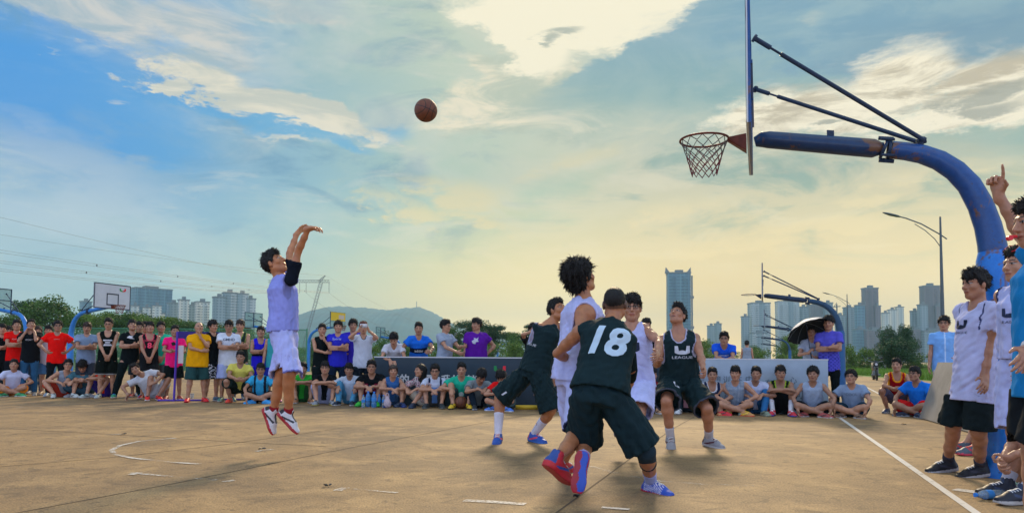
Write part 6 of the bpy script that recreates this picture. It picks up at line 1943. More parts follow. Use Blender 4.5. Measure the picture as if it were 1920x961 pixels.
# ------------------------------------------------------------------ the spectators
def yhor(px): return 671.8 + (px - 960) * .0071
def row(px, dd=0.0):
    k = (px - 960) / F
    Y = 13.3 / (1 + (.30 if k < 0 else .18) * k) + dd
    return A3(k * Y * 1.0, Y, 0)
ARMS = {   # wrists (and hints) of a standing person of 1.75 m facing -Y, left side +X
    'down': dict(wl=(.25, -.05, .86), wr=(-.25, -.05, .86), ehl=(.3, .6, 0), ehr=(-.3, .6, 0)),
    'cross': dict(wl=(-.05, -.215, 1.15), wr=(.05, -.255, 1.20), ehl=(.7, -.1, -.6), ehr=(-.7, -.1, -.6), dl=(-1, .15, .1), dr=(1, .25, .15), nl=(0, 1, 0), nr=(0, 1, 0)),
    'akimbo': dict(wl=(.20, -.03, 1.04), wr=(-.20, -.03, 1.04), ehl=(1, .25, 0), ehr=(-1, .25, 0), dl=(-.6, -.5, -.3), dr=(.6, -.5, -.3)),
    'clasp': dict(wl=(.05, -.22, .93), wr=(-.05, -.235, .95), ehl=(.8, .3, 0), ehr=(-.8, .3, 0), dl=(-.5, 0, -.8), dr=(.5, 0, -.8), nl=(0, 1, 0), nr=(0, 1, 0)),
    'chin': dict(wl=(.03, -.20, 1.42), wr=(.07, -.24, 1.12), ehl=(.5, -.4, -1), ehr=(-.7, -.2, -.4), dl=(-.2, .2, 1), dr=(1, .1, .1), nl=(-1, 0, 0), nr=(0, 1, 0)),
    'neck': dict(wl=(.09, -.11, 1.46), wr=(-.09, -.11, 1.46), ehl=(.5, -.5, -1), ehr=(-.5, -.5, -1), dl=(-.3, .4, .7), dr=(.3, .4, .7)),
    'phone': dict(wl=(.10, -.30, 1.58), wr=(-.10, -.30, 1.58), ehl=(.9, -.2, -.6), ehr=(-.9, -.2, -.6), dl=(-.3, -.1, 1), dr=(.3, -.1, 1), nl=(-1, 0, 0), nr=(1, 0, 0)),
    'hold': dict(wl=(.02, -.27, 1.16), wr=(-.08, -.30, 1.14), ehl=(.6, 0, -.8), ehr=(-.6, 0, -.8), dl=(-.7, -.5, .1), dr=(.7, -.5, .1), nl=(0, 0, 1), nr=(0, 0, 1)),
    'umbrella': dict(wl=(.05, -.28, 1.12), wr=(-.10, -.30, 1.22), ehl=(.6, 0, -.8), ehr=(-.6, 0, -.8), dl=(-.8, -.3, .2), dr=(.3, -.3, .5), nl=(0, 0, 1), nr=(1, 0, 0), curlr=1.1),
    'talk': dict(wl=(.12, -.42, 1.22), wr=(-.08, -.38, 1.10), ehl=(.6, .2, -1), ehr=(-.6, .2, -1), nl=(-1, 0, 0), nr=(1, 0, 0)),
    'hip': dict(wl=(.21, -.02, 1.03), wr=(-.24, -.05, .88), ehl=(1, .2, 0), ehr=(-.3, .6, 0), dl=(-.6, -.5, -.3)),
    'camera': dict(wl=(.08, -.17, 1.60), wr=(-.08, -.17, 1.60), ehl=(1, -.2, -.3), ehr=(-1, -.2, -.3), dl=(-.5, -.1, .8), dr=(.5, -.1, .8)),
}
def pose_stand(arm='down', spread=.12, lean=0.0, bend=0.0):
    J = dict(pel=(lean * .5, 0, .935), nk=(lean, .01 - bend, 1.475), hd=(lean, -.01 - bend * 1.2, 1.635), latS=(1, 0, 0), latP=(1, 0, 0),
             al=(spread, .02, .088), ar=(-spread, .0, .088), khl=(.1, -1, 0), khr=(-.1, -1, 0), fl=(.25, -1, 0), fr=(-.25, -1, 0))
    J.update(ARMS[arm]); return J
def pose_lean(arm='rail'):
    J = dict(pel=(0, .26, .93), nk=(0, -.10, 1.33), hd=(0, -.20, 1.45), latS=(1, 0, 0), latP=(1, 0, 0),
             al=(.12, .32, .088), ar=(-.12, .30, .088), khl=(.1, -1, 0), khr=(-.1, -1, 0), fl=(.2, -1, 0), fr=(-.2, -1, 0),
             wl=(.07, -.36, .99), wr=(-.07, -.36, .985), ehl=(.9, .1, -.5), ehr=(-.9, .1, -.5), dl=(-.25, -.45, -.9), dr=(.25, -.45, -.9), nl=(0, 1, 0), nr=(0, 1, 0))
    if arm == 'fold': J.update(wl=(-.06, -.34, 1.01), wr=(.06, -.38, 1.01), ehl=(1, .1, -.1), ehr=(-1, .1, -.1), dl=(-1, 0, 0), dr=(1, .1, 0))
    if arm == 'stand': J.update(nk=(0, .04, 1.44), hd=(0, -.01, 1.60), wl=(.25, -.30, 1.10), wr=(-.28, -.10, .96), dl=(-.5, -.8, 0))
    return J
def pose_knees(kind=0):
    """sitting on the ground, knees up; origin between the feet"""
    J = dict(pel=(0, .50, .115), nk=(0, .34, .575), hd=(0, .25, .715), latS=(1, 0, 0), latP=(1, 0, 0),
             al=(.14, .0, .088), ar=(-.15, .03, .088), khl=(.25, -.3, 1), khr=(-.25, -.3, 1), fl=(.25, -1, 0), fr=(-.25, -1, 0),
             wl=(.05, .05, .36), wr=(-.05, .03, .36), ehl=(.9, .1, -.2), ehr=(-.9, .1, -.2), dl=(-.5, -.5, -.3), dr=(.5, -.5, -.3), nl=(0, .3, -1), nr=(0, .3, -1))
    if kind == 1: J.update(wl=(-.08, .06, .44), wr=(.08, .03, .45), dl=(-1, 0, 0), dr=(1, 0, 0))                 # arms folded on the knees
    if kind == 2: J.update(wl=(.18, .12, .36), wr=(-.18, .12, .36), dl=(0, -.7, -.6), dr=(0, -.7, -.6))           # hands hanging over the knees
    if kind == 3: J.update(nk=(0, .22, .54), hd=(0, .09, .64), wl=(.07, .02, .40), wr=(-.07, .02, .40), hf=(0, -.7, -.75))  # reading a phone
    if kind == 4: J.update(al=(.05, -.06, .088), ar=(-.30, .08, .088), khr=(-.9, -.2, .8), wr=(-.20, .10, .34))
    return J
def pose_cross(kind=0):
    J = dict(pel=(0, .30, .115), nk=(0, .14, .585), hd=(0, .06, .73), latS=(1, 0, 0), latP=(1, 0, 0),
             al=(-.14, .0, .075), ar=(.12, -.06, .075), khl=(1, -.25, .35), khr=(-1, -.25, .35), fl=(-.9, -.5, .0), fr=(.9, -.5, .0),
             wl=(.16, -.02, .24), wr=(-.16, -.02, .24), ehl=(.8, .2, .1), ehr=(-.8, .2, .1), dl=(-.6, -.4, -.6), dr=(.6, -.4, -.6))
    if kind == 1: J.update(wl=(.26, -.10, .13), wr=(-.26, -.10, .13), dl=(0, -.35, -1), dr=(0, -.35, -1))          # hands on the ground
    if kind == 2: J.update(nk=(0, .08, .55), hd=(0, -.03, .66), wl=(.06, -.08, .34), wr=(-.06, -.08, .34), hf=(0, -.75, -.65), dl=(-.4, -.5, .2), dr=(.4, -.5, .2))
    return J
def pose_squat(kind=0):
    J = dict(pel=(0, .22, .30), nk=(0, .05, .80), hd=(0, -.02, .955), latS=(1, 0, 0), latP=(1, 0, 0),
             al=(.18, .0, .088), ar=(-.18, .03, .088), khl=(.5, -1, .6), khr=(-.5, -1, .6), fl=(.35, -1, 0), fr=(-.35, -1, 0),
             wl=(.04, -.28, .50), wr=(-.04, -.30, .50), ehl=(.9, .1, -.2), ehr=(-.9, .1, -.2), dl=(-.7, -.3, -.2), dr=(.7, -.3, -.2))
    return J
def pose_crouch():
    J = dict(pel=(.12, .28, .15), nk=(-.12, .12, .56), hd=(-.24, .04, .66), latS=(.86, .0, .5), latP=(1, 0, .1), hu=(-.45, 0, .9),
             al=(.22, .0, .088), ar=(.02, -.05, .088), khl=(.6, -.3, 1), khr=(.1, -.6, 1), fl=(.5, -1, 0), fr=(.1, -1, 0),
             wl=(.16, -.08, .38), wr=(-.36, -.0, .12), ehl=(.7, -.2, 0), ehr=(-.9, .2, 0), dl=(-.9, -.3, -.2), dr=(-.3, -.3, -1))
    return J
QC = dict(base=.018, head=.0088, hand=.0115, cloth=.0145, hair=.011, shoe=.0105)
def crowd(px, pose, label, look, top=None, yaw=0.0, dd=0.0, S=None, face=(0, 0), group='spectators round the court', base=None, seed=None, **kw):
    """face: (turn to the viewer's right in degrees, upward in degrees) of the head relative to the camera"""
    b = row(px, dd) if base is None else base
    if S is None:
        s = F / b[1]
        H = (yhor(px) - top) / s + CAMH
        ref = pose['hd'][2] + .125
        S = min(max(H / ref, .90), 1.10)
    J = {}
    az = math.atan2(b[0], b[1])
    a = R(yaw) - az * .8                       # roughly facing us
    c_, s_ = math.cos(a), math.sin(a)
    rot = lambda v: A3(v[0] * c_ - v[1] * s_, v[0] * s_ + v[1] * c_, v[2])
    for k, v in pose.items():
        if not isinstance(v, (tuple, list)) or len(v) != 3: J[k] = v; continue
        J[k] = rot(v) * (S if k in ('pel', 'nk', 'hd', 'wl', 'wr', 'al', 'ar') else 1)
    if 'hf' not in J:
        fa = R(face[0]) - az * .6
        J['hf'] = A3(math.sin(fa) * math.cos(R(face[1])), -math.cos(fa) * math.cos(R(face[1])), math.sin(R(face[1])))
    J['S'] = S; J['hs'] = 1.04 * S ** .5
    rr = random.Random(int(px) * 3 + 1)
    J['bulk'] = rr.uniform(.90, 1.07)
    J['latS'] = nrm(J['latS'] + A3(0, rr.uniform(-.18, .18), rr.uniform(-.06, .06)))
    if pose['pel'][2] < .5:
        for kk in ('top', 'bottom'):
            if look.get(kk): look[kk] = dict(look[kk], **({'hem': .0} if kk == 'top' else {'waist': .04}))
    J.update(kw)
    sd = seed if seed is not None else int(px)
    return (*make_person(J, b, look, label, group, QC, sd), J, b)
def L(hair='short', top=None, bottom=None, shoes=None, **kw):
    d = dict(hair=hair, top=top, bottom=bottom, shoes=shoes or ((.35, .35, .37), (.5, .5, .5), (.1, .1, .12)))
    sk = random.Random(str(top) + str(bottom)).uniform(.82, 1.14)
    d['skin'] = (.45 * sk, .225 * sk, .135 * sk)
    d.update(kw); return d
def tee(c, **kw): return dict(kind='tee', col=C(c), ease=.024, wr=.006, shell=False, **kw)
def tank(c, **kw):
    kw.setdefault('neck', 'deep'); return dict(kind='tank', col=C(c), ease=.022, wr=.006, shell=False, **kw)
def polo(c, **kw): return dict(kind='tee', col=C(c), ease=.024, wr=.005, shell=False, neck='collar', **kw)
def sh(c, ln=.92, wd=1.05, **kw): return dict(kind='shorts', col=C(c), length=ln, wide=wd, shell=False, wr=.006, **kw)
def pants(c, wd=1.0, **kw): return dict(kind='pants', col=C(c), wide=wd, wr=.006, **kw)
def shoe(a, b='#c8c8c8', c='#303036'): return (C(a), C(b), C(c))
def chest(P, shapes, u=0, v=.34, cut=.03):
    root, rs, J, base = P[0], P[1], P[2], P[3]
    return jersey_decal((root, rs, J, base), shapes, u, v, True, cut)
BL, WH = (.012, .013, .018), (.62, .64, .70)

# left block, standing -------------------------------------------------------
crowd(4, pose_stand('cross'), 'man in black tee cut by the left edge, arms folded', L('fringe', tee('#15181c'), sh('#14161c')), 608, 8, .5, face=(20, 5))
crowd(17, pose_stand('down'), 'dark-haired spectator peering from behind at the far left between black and red tees', L('mop', tee('#23303c'), pants('#22313c')), 612, 0, 1.3, face=(15, 0))
P = crowd(31, pose_stand('cross', .12), 'man in red tee with folded arms and dark shorts, second from the left edge', L('spiky', tee('#e8120f'), sh('#14181f'), shoe('#303338')), 600, 8, .55, face=(18, 8))
chest(P, [txt('POWER', .03, (.7, .5, .5), 0, 0)], 0, .38)
P = crowd(58, pose_stand('neck', .11), 'man in black tee and jeans holding his own neck with both hands', L('short', tee('#12161c'), pants('#2f5f86'), shoe('#a09a90')), 599, -3, .35, face=(20, 15))
chest(P, [txt('SPORT', .035, WH, 0, 0)], 0, .36)
crowd(71, pose_stand('down'), 'brown-haired spectator half hidden behind the man holding his neck', L('mop', tee('#b8bcc8'), pants('#3a5570'), hairmat=M_hairb), 612, 0, 1.3, face=(10, 5))
crowd(91, pose_stand('down', .10), 'man in white shirt and denim shorts behind the red tee with hands on hips', L('fringe', tee('#c9ccd8'), sh('#4f7fae'), shoe('#b08a6a')), 611, 5, .9, face=(8, 5))
P = crowd(108, pose_stand('akimbo', .15), 'man with glasses in bright red tee, hands on hips, black trousers', L('spiky', tee('#f0120e'), pants('#15191d'), shoe('#8aa0b8'), glasses=1), 602, 6, .4, face=(15, 8))
chest(P, [txt('athletics', .025, (.6, .35, .3), 0, 0)], 0, .40)
crowd(163, pose_stand('cross', .10), 'thin man in plain grey-blue tee standing with folded arms beside the blue hoop post', L('fringe', tee('#7f93ae'), sh('#3a4654'), shoe('#c0c0c8'), hairmat=M_hairb), 605, 3, .6, face=(5, -4))
P = crowd(203, pose_stand('clasp', .13), 'man with glasses in black basketball vest and shorts, hands clasped in front', L('short', tank('#0d1412'), sh('#101613', .95, 1.3, trim=(.4, .4, .4)), shoe('#20304a', '#c02030'), glasses=1), 597, 5, .35, face=(0, -5))
chest(P, [poly([(-.09, .06), (.09, .06), (.09, .09), (-.09, .09)], WH), poly([(-.05, .01), (.05, .01), (.05, .04), (-.05, .04)], WH), poly([(-.09, -.05), (.09, -.05), (.09, -.01), (-.09, -.01)], WH)], 0, .27)
P = crowd(243, pose_stand('cross', .26, lean=.05), 'man all in black with legs apart, arms folded and head raised, smiling', L('fringe', tee('#10171a'), pants('#101a1b', 1.1), shoe('#2f8f6a', '#d8d8d8', '#2050c0')), 600, 10, .35, face=(25, 22))
chest(P, [poly([(-.08, .0), (-.03, .05), (.05, .04), (.02, .01), (.08, -.02), (.0, -.02)], WH)], -.03, .42)
crowd(261, pose_stand('down', .10), 'man in coral tee half hidden behind the man in black', L('spiky', tee('#f07058'), sh('#34424e'), shoe('#b02030')), 604, 0, 1.0, face=(20, 5))
crowd(272, pose_stand('down', .10), 'tall spectator in pale shirt with a lime collar standing at the back', L('short', tee('#b8c8b8', trim=C('#b6f050')), pants('#3a4450')), 600, 0, 1.5, face=(15, 5), S=1.0)
def red_trim(V, cols, d):
    cols[np.abs(np.abs(d['u']) - .155) < .012] = C('#e05068')
P = crowd(281, pose_stand('clasp', .12), 'smiling man in black vest with a red number eight', L('fringe', tank('#15181c', trim=C('#e05068')), sh('#1a1e22', .9, 1.3), shoe('#a02028')), 604, 4, .5, face=(15, 12))
chest(P, [txt('CHICAGO', .042, C('#e05068'), 0, .085, .01), txt('8', .12, C('#f05070'), 0, -.02, .04)], 0, .30, .02)
crowd(302, pose_stand('clasp', .12), 'man in plain turquoise tee, the only one of that colour standing', L('spiky', tee('#2cc09a'), sh('#55646a'), shoe('#606468')), 604, 5, .95, face=(20, 10))
P = crowd(328, pose_stand('hold', .14), 'man in hot pink tee and black shorts standing by the purple frame', L('short', tee('#ff1f7e'), sh('#111a1c', .95, 1.2), shoe('#a84038')), 611, 8, .4, face=(20, 5))
chest(P, [poly([(-.05, .02), (.0, .05), (.03, .03), (.05, -.02), (-.02, -.04)], BL)], -.02, .36)
P_YEL = crowd(371, pose_stand('chin', .17, lean=.02), 'balding stout man in mustard polo shirt rubbing his chin, red shoes', L('thin', polo('#e8a50c'), sh('#2b4e4e', 1.0, 1.2), shoe('#e02028', '#c02030', '#303030')), 603, 12, -.25, face=(22, 12), fat=.9, bulk=1.06)
def zebra(V, cols, mine, tt, J):
    n = np.sin(V[:, 0] * 110 + 2.5 * np.sin(V[:, 2] * 60)) + np.sin(V[:, 2] * 90 + 2 * np.sin(V[:, 0] * 70))
    cols[n > .1] = (.60, .62, .64)
crowd(399, pose_stand('down', .13), 'man in black sleeveless top and black-and-white patterned shorts behind the mustard polo', L('mop', tank('#12171c', neck='round'), sh('#0c0f12', 1.0, 1.25, pattern=zebra), shoe('#4a6a80')), 601, 35, .15, face=(40, 0))
P = crowd(429, pose_stand('cross', .11), 'man with glasses in white printed tee, folded arms, pale blue shorts', L('fringe', tee('#cfd8e8'), sh('#a9b8ea', .98, 1.25, side=C('#5a6ad0')), shoe('#4a8a7a'), glasses=1), 601, 5, .25, face=(5, -2))
chest(P, [txt('GMHD', .055, C('#2c3c58'), 0, 0, .01)], 0, .40, .02)
crowd(450, pose_stand('cross', .11), 'brown-haired man in dark green and black sleeveless top behind the white tee', L('fringe', tank('#2a3a30', trim=C('#a8c060')), pants('#3d6a92'), hairmat=M_hairb), 600, -5, .9, face=(0, 0))
P = crowd(489, pose_stand('cross', .13), 'man in royal blue and black basketball vest, arms folded, looking up', L('fringe', dict(tank('#2b22d8'), pattern=lambda V, cols, d: cols.__setitem__((d['v'] < .55) & (d['v'] > .25), C('#12141c'))), sh('#2418c8', 1.0, 1.3), shoe('#505560')), 614, 0, .6, face=(10, 15))
tag(P[0], group='spectators round the court')
crowd(516, pose_stand('down', .12), 'teal-vested spectator mostly hidden behind the jumping shooter', L('spiky', tank('#3aa0a8', neck='round'), sh('#2030a0', .95, 1.2), shoe('#e050a0')), 612, 0, .5, face=(5, 5))
# left block, sitting ----------------------------------------------------------
crowd(28, pose_cross(0), 'man sitting in pale polo shirt and orange shorts at the far left', L('short', polo('#c4cbe8'), sh('#f08a20', .85, 1.2), shoe('#30a060', '#d0d0d0')), 674, 0, -.1, face=(10, 10))
crowd(136, pose_knees(4), 'man with glasses in grey sleeveless top sitting with one hand on the ground', L('spiky', tank('#8f98a8'), sh('#b83a28', .9), shoe('#b8c0c0'), glasses=1), 674, 20, .05, face=(10, 8))
crowd(157, pose_cross(2), 'seated spectator in teal tee bending his head down behind the red vest', L('mop', tee('#4a7a8a'), pants('#2f4a5a')), 676, 0, .45)
crowd(178, pose_knees(1), 'man in orange-red vest and blue shorts sitting with arms round his knees', L('fringe', tank('#f03a20'), sh('#3a2a8a', .9), shoe('#a8b8b8', '#d0d0d0')), 675, -25, .1, face=(20, 12))
crowd(279, pose_crouch(), 'man in white tee crouching sideways with tilted head and bright red shoes', L('spiky', tee('#c8ccd4'), sh('#c0c0c8', .8), shoe('#e02018', '#e8e8e8', '#202028')), 684, 0, -.15, face=(0, 5), S=1.0)
crowd(452, pose_squat(), 'man in pale yellow tee squatting in red shoes', L('short', tee('#d8cf62'), sh('#1b2a26', .9, 1.2), shoe('#e84a38', '#e06048', '#407070')), 663, 5, .0, face=(-5, 0), S=.98)
P = crowd(490, pose_cross(1), 'man with glasses in cyan tee and dark backpack straps sitting on the ground', L('fringe', tee('#38a8d8', pattern=lambda V, cols, d: cols.__setitem__((np.abs(np.abs(d['u']) - .10) < .022) & (d['f'] > 0), C('#1c2430'))), sh('#10181a', .9), shoe('#3aa0e0', '#3aa0e0', '#2080d0'), glasses=1), 682, 0, -.1, face=(5, 0))
# middle block ---------------------------------------------------------------
crowd(572, pose_knees(1), 'seated spectator in bright green tee just right of the shooter', L('spiky', tee('#2fae3a'), sh('#2a5a34', .9), shoe('#9a6a4a')), 668, 10, .35, face=(10, 0), S=.98)
crowd(604, pose_stand('chin', .14), 'man in black sleeveless top and wide black trousers with his hand at his mouth', L('short', tank('#10181a', neck='round'), pants('#141f22', 1.25), shoe('#50463c')), 608, 8, .8, face=(5, 0))
P = crowd(634, pose_stand('cross', .13), 'man in royal blue printed tee with folded arms beside the black sleeveless top', L('mop', tee('#2f32c4'), pants('#1a2a40')), 602, 5, .9, face=(5, 5))
chest(P, [txt('Sports', .05, (.5, .55, .8), 0, 0, 0, .2)], -.02, .42)
crowd(662, pose_stand('akimbo', .13), 'man in violet-blue tee standing behind the one taking a photo', L('mop', tee('#3a2fb8'), sh('#101420', .9)), 599, 5, 1.3, face=(10, 0))
P_PHONE = crowd(681, pose_stand('phone', .13), 'red-haired man in white tee lifting a white phone with both hands', L('spiky', tee('#c6cede', neck='v', trim=C('#30384a')), pants('#1c2834'), hairmat=M_hairr), 604, 5, .7, face=(5, 2))
crowd(611, pose_knees(1), 'man with glasses in black tee sitting with folded forearms on his knees', L('fringe', tee('#10151a', neck='v'), sh('#9ea6c8', .85), shoe('#8a9098', '#c8b850'), glasses=1), 664, 3, -.1, face=(2, 3), S=1.02)
crowd(650, pose_knees(2), 'man in white tee and light blue jeans sitting beside the maroon shorts', L('fringe', tee('#bccadb'), pants('#4c8cb0'), shoe('#14243a', '#d0d0d0')), 682, -12, .0, face=(8, -3))
P = crowd(694, pose_knees(0), 'man with glasses in black printed tee and maroon shorts sitting in green shoes', L('spiky', tee('#12161a'), sh('#7a1f38', .9, 1.2), shoe('#35b83a', '#2f9a34', '#207028'), glasses=1), 667, -6, -.05, face=(2, 2), S=1.06)
chest(P, [poly([(-.07, 0), (-.03, .05), (.02, .02), (.06, .06), (.05, -.03), (-.04, -.03)], (.35, .55, .7))], 0, .30)
P = crowd(739, pose_lean('rail'), 'young man in white V-neck tee leaning over the dark banner, hands hanging', L('mop', tee('#d0d4e0', neck='v')), 626, 0, .95, face=(-8, -30))
P = crowd(785, pose_lean('stand'), 'man in bright blue tee with a dark lettered band standing behind the banner', L('short', tee('#1f6fe0', pattern=lambda V, cols, d: cols.__setitem__((d['v'] > .40) & (d['v'] < .60) & (np.abs(d['u']) < .19), C('#101c34'))), sh('#101820')), 605, 0, 1.05, face=(0, -5))
chest(P, [txt('adidas', .05, (.7, .72, .75), 0, 0, .015)], 0, .27, .02)
crowd(835, pose_stand('talk', .12), 'man with glasses in grey-blue polo gesturing to the man in purple', L('spiky', polo('#9aa8bc'), pants('#2a3440'), glasses=1), 600, 50, 1.05, face=(65, 0))
P = crowd(893, pose_stand('hip', .14), 'heavy man in purple tee with a white print, hand on hip', L('fringe', tee('#5a1a94'), sh('#301850', .9, 1.2)), 597, 5, 1.15, face=(-50, 0), fat=1.3, bulk=1.12)
chest(P, [poly([(-.05, -.05), (-.07, .0), (-.02, .03), (-.03, .07), (.03, .05), (.07, .08), (.05, .02), (.07, -.01), (.01, -.02), (.0, -.06)], (.45, .48, .60))], -.05, .36)
crowd(742, pose_knees(0), 'young woman in denim sleeveless top sitting with bare knees up', L('bob', tank('#3a6aa8', neck='round'), sh('#3a5a80', .5, .95), shoe('#183060', '#2848a0'), hairmat=M_hairb), 684, 10, -.05, face=(5, 0), fem=True, bulk=.88)
def floral(V, cols, d):
    n = np.sin(V[:, 0] * 150 + 1.7 * np.sin(V[:, 2] * 120)) * np.sin(V[:, 2] * 140 + 2 * np.sin(V[:, 1] * 90 + V[:, 0] * 60))
    cols[n > .25] = C('#30303c'); cols[n < -.55] = C('#c85a78')
crowd(776, pose_knees(4), 'long-haired woman in floral blouse sitting and turning to her left neighbour', L('long', tee('#d8cfd0', pattern=floral, sleeve=.75), sh('#d0c8b8', .6), shoe('#203048', '#304a70')), 682, -30, -.05, face=(-60, 3), fem=True, bulk=.88)
crowd(816, pose_knees(0), 'man with glasses in white shirt with dark straps sitting before the banner', L('spiky', polo('#c6cfe4', pattern=lambda V, cols, d: (cols.__setitem__((np.abs(np.abs(d['u']) - .11) < .02) & (d['f'] > 0), C('#1c2c48')), cols.__setitem__((np.abs(d['u']) < .07) & (d['v'] < .7) & (d['f'] > 0), C('#6a9ae0')))[0]), sh('#4a4a48', .8), shoe('#2a3438', '#6a7070'), glasses=1), 688, 0, -.1, face=(0, -2), S=.97)
P_BALLMAN = crowd(866, pose_knees(2), 'man in sea-green tee sitting with a basketball between his feet', L('short', tee('#25b894'), sh('#344a4a', .8), shoe('#d8b428', '#3a3a3a', '#303030')), 685, 0, -.05, face=(0, -5), S=1.02)
chest(P_BALLMAN, [poly([(.05 * math.cos(a_), -.02 + .05 * math.sin(a_)) for a_ in np.linspace(0, 6.28, 14)[:-1]], (.6, .75, .7))], 0, .22)
crowd(906, pose_knees(3), 'man in grey tee and dark trousers sitting bent over his phone', L('mop', tee('#7f8c92'), pants('#182430'), shoe('#202830', '#b8c0c8')), 693, 18, -.05)
P_RED = crowd(941, pose_cross(2), 'man in red tee sitting cross-legged looking down at a phone', L('mop', tee('#e81a1c'), sh('#4a5a58', .85), shoe('#4a7ad0', '#e0e4ea')), 695, -18, -.15)
P = crowd(1000, pose_stand('camera', .12), 'dark-haired man behind the banner holding a camera up beside the striding player', L('mop', tee('#1a1e20'), pants('#182028')), 607, 20, 1.15, face=(20, 5))
crowd(1040, pose_cross(0), 'person in dark clothes sitting behind the legs of the striding player', L('fringe', tee('#20282c'), pants('#1a2426'), shoe('#14181c')), 700, 10, -.05)
# behind the players, right block --------------------------------------------------
crowd(1212, pose_stand('clasp', .12), 'man in black tee standing behind the white-vested player with spectacles', L('spiky', tee('#12161a'), pants('#10161a')), 598, 20, 1.0, face=(20, 0))
crowd(1196, pose_knees(1), 'seated person in dark green behind the white shorts', L('short', tee('#1c3436'), pants('#1c2a2c'), shoe('#202428')), 690, 10, -.1)
crowd(1228, pose_knees(4), 'bare-armed person in dark red vest sitting left of the dark-jerseyed player’s legs', L('fringe', tank('#7a1420'), sh('#101c20', .8), shoe('#b08868')), 690, 10, -.1, face=(30, 0))
crowd(1290, pose_knees(1), 'person in pink and white top sitting behind the dark-jerseyed player’s legs in white shoes', L('spiky', tee('#d8a0b0'), pants('#20303a'), shoe('#c8ccd0', '#e8e8e8')), 684, 0, -.05, face=(10, 0))
def navy_stripes(V, cols, d):
    cols[(np.abs(np.abs(d['u']) - .13) < .008) & (d['v'] < .8)] = WH
P = crowd(1337, pose_cross(0), 'man in navy vest with white edging sitting right of the dark-jerseyed player', L('short', tank('#1c2848', trim=WH), sh('#1a2030', .8), shoe('#d02838', '#f0404a')), 690, 10, -.1, face=(-5, 0))
crowd(1379, pose_cross(0), 'man in speckled grey-blue top sitting with soles together, yellow-red shoes', L('fringe', tank('#7f90a6', neck='round', pattern=lambda V, cols, d: cols.__setitem__(np.sin(V[:, 0] * 160) * np.sin(V[:, 2] * 170) > .3, C('#a8b4c0'))), sh('#202830', .8), shoe('#c08a50', '#d84a30', '#f0d030')), 687, 0, -.1, face=(-15, 0))
P = crowd(1357, pose_lean('fold'), 'man with glasses in royal blue tee leaning on the white banner', L('spiky', tee('#1d5ce0'), glasses=1), 624, 0, .95, face=(-10, 0))
chest(P, [txt('SPORT', .04, (.55, .65, .85), 0, 0, .01)], 0, .34)
crowd(1424, pose_knees(4), 'man in white tee and blue jeans sitting behind a red drink bottle', L('short', tee('#c4cdea'), pants('#2f6aa0'), shoe('#7a8a78', '#a0a898')), 688, 10, -.05, face=(-15, 0))
crowd(1465, pose_knees(1), 'man in black vest with lime edging sitting, arms on knees, red-blue shoes', L('fringe', tank('#14181a', trim=C('#a8d038')), sh('#181c20', .85), shoe('#c83040', '#3a50b0', '#e0e0e8'), socks=(WH, .2)), 686, 0, -.05, face=(5, 0))
crowd(1524, pose_cross(1), 'man in pale grey sleeveless top sitting, both hands on the ground', L('mop', tank('#9fb0c8', neck='round'), sh('#151a20', .85), shoe('#a84a48')), 688, 0, -.1, face=(-15, 3))
P = crowd(1593, pose_cross(1), 'man with glasses in grey-blue tee sitting by the court line, looking up', L('mop', tee('#8ba0bc'), sh('#203a4a', .85), shoe('#8a6a50'), glasses=1), 694, -15, -.1, face=(-20, 12))
chest(P, [txt('COOL', .045, (.12, .16, .22), 0, 0, .01)], 0, .34)
P_PURP = crowd(1554, pose_stand('cross', .10), 'man in purple-blue short-sleeved shirt and black trousers, arms folded', L('mop', polo('#5a58c8', pattern=lambda V, cols, d: cols.__setitem__((np.sin(V[:, 0] * 90) * np.sin(V[:, 2] * 100) > .45) & (d['v'] < .45), C('#2c3488'))), pants('#101618'), shoe('#202428')), 602, -8, .55, face=(-20, 0), S=.99)
P_UMB = crowd(1522, pose_stand('umbrella', .10), 'woman in white tee under a black umbrella holding its shaft', L('bob', tee('#b8c4d8'), pants('#242c3c')), 613, 5, .85, face=(-15, 0), fem=True, bulk=.9)
chest(P_UMB, [poly([(-.07, .0), (.07, .0), (.07, .012), (-.07, .012)], (.03, .04, .08)), poly([(-.05, -.04), (.06, -.04), (.06, -.03), (-.05, -.03)], (.03, .04, .08))], 0, .34)
crowd(1401, pose_stand('down', .1), 'distant man in grey vest walking away beyond the white banner', L('spiky', tank('#8a98a8'), sh('#303840')), None, 170, 0, S=1.0, base=AT(1401, 700, 30.0) * A3(1, 1, 0), face=(170, 0))
crowd(1686, pose_squat(), 'man in red and yellow vest squatting beyond the court line', L('short', dict(tank('#a8101c', trim=C('#f0a018')), pattern=lambda V, cols, d: cols.__setitem__(np.abs(d['u']) > .12, C('#f0a018'))), sh('#5a5a70', .9), shoe('#304060')), 676, -5, 0, face=(-25, 3), base=G(1683, 775), S=.92)
crowd(1716, pose_cross(1), 'man with glasses in bright blue tee sitting against the leaning board', L('fringe', tee('#1e7ae0'), sh('#d81e20', .9), shoe('#2a3a58', '#c0c8d0'), glasses=1), 688, -38, 0, face=(-40, 8), base=G(1712, 781), S=1.0)
crowd(1771, pose_stand('hip', .12), 'man with glasses in light blue button shirt standing behind the leaning board', L('mop', polo('#7fb4f0', pattern=lambda V, cols, d: cols.__setitem__((np.abs(d['u']) < .012) & (d['f'] > 0), C('#c0dcff'))), pants('#d8d4c8'), glasses=1), 598, -10, 0, face=(-20, 3), base=row(1771, 1.0), S=1.0)
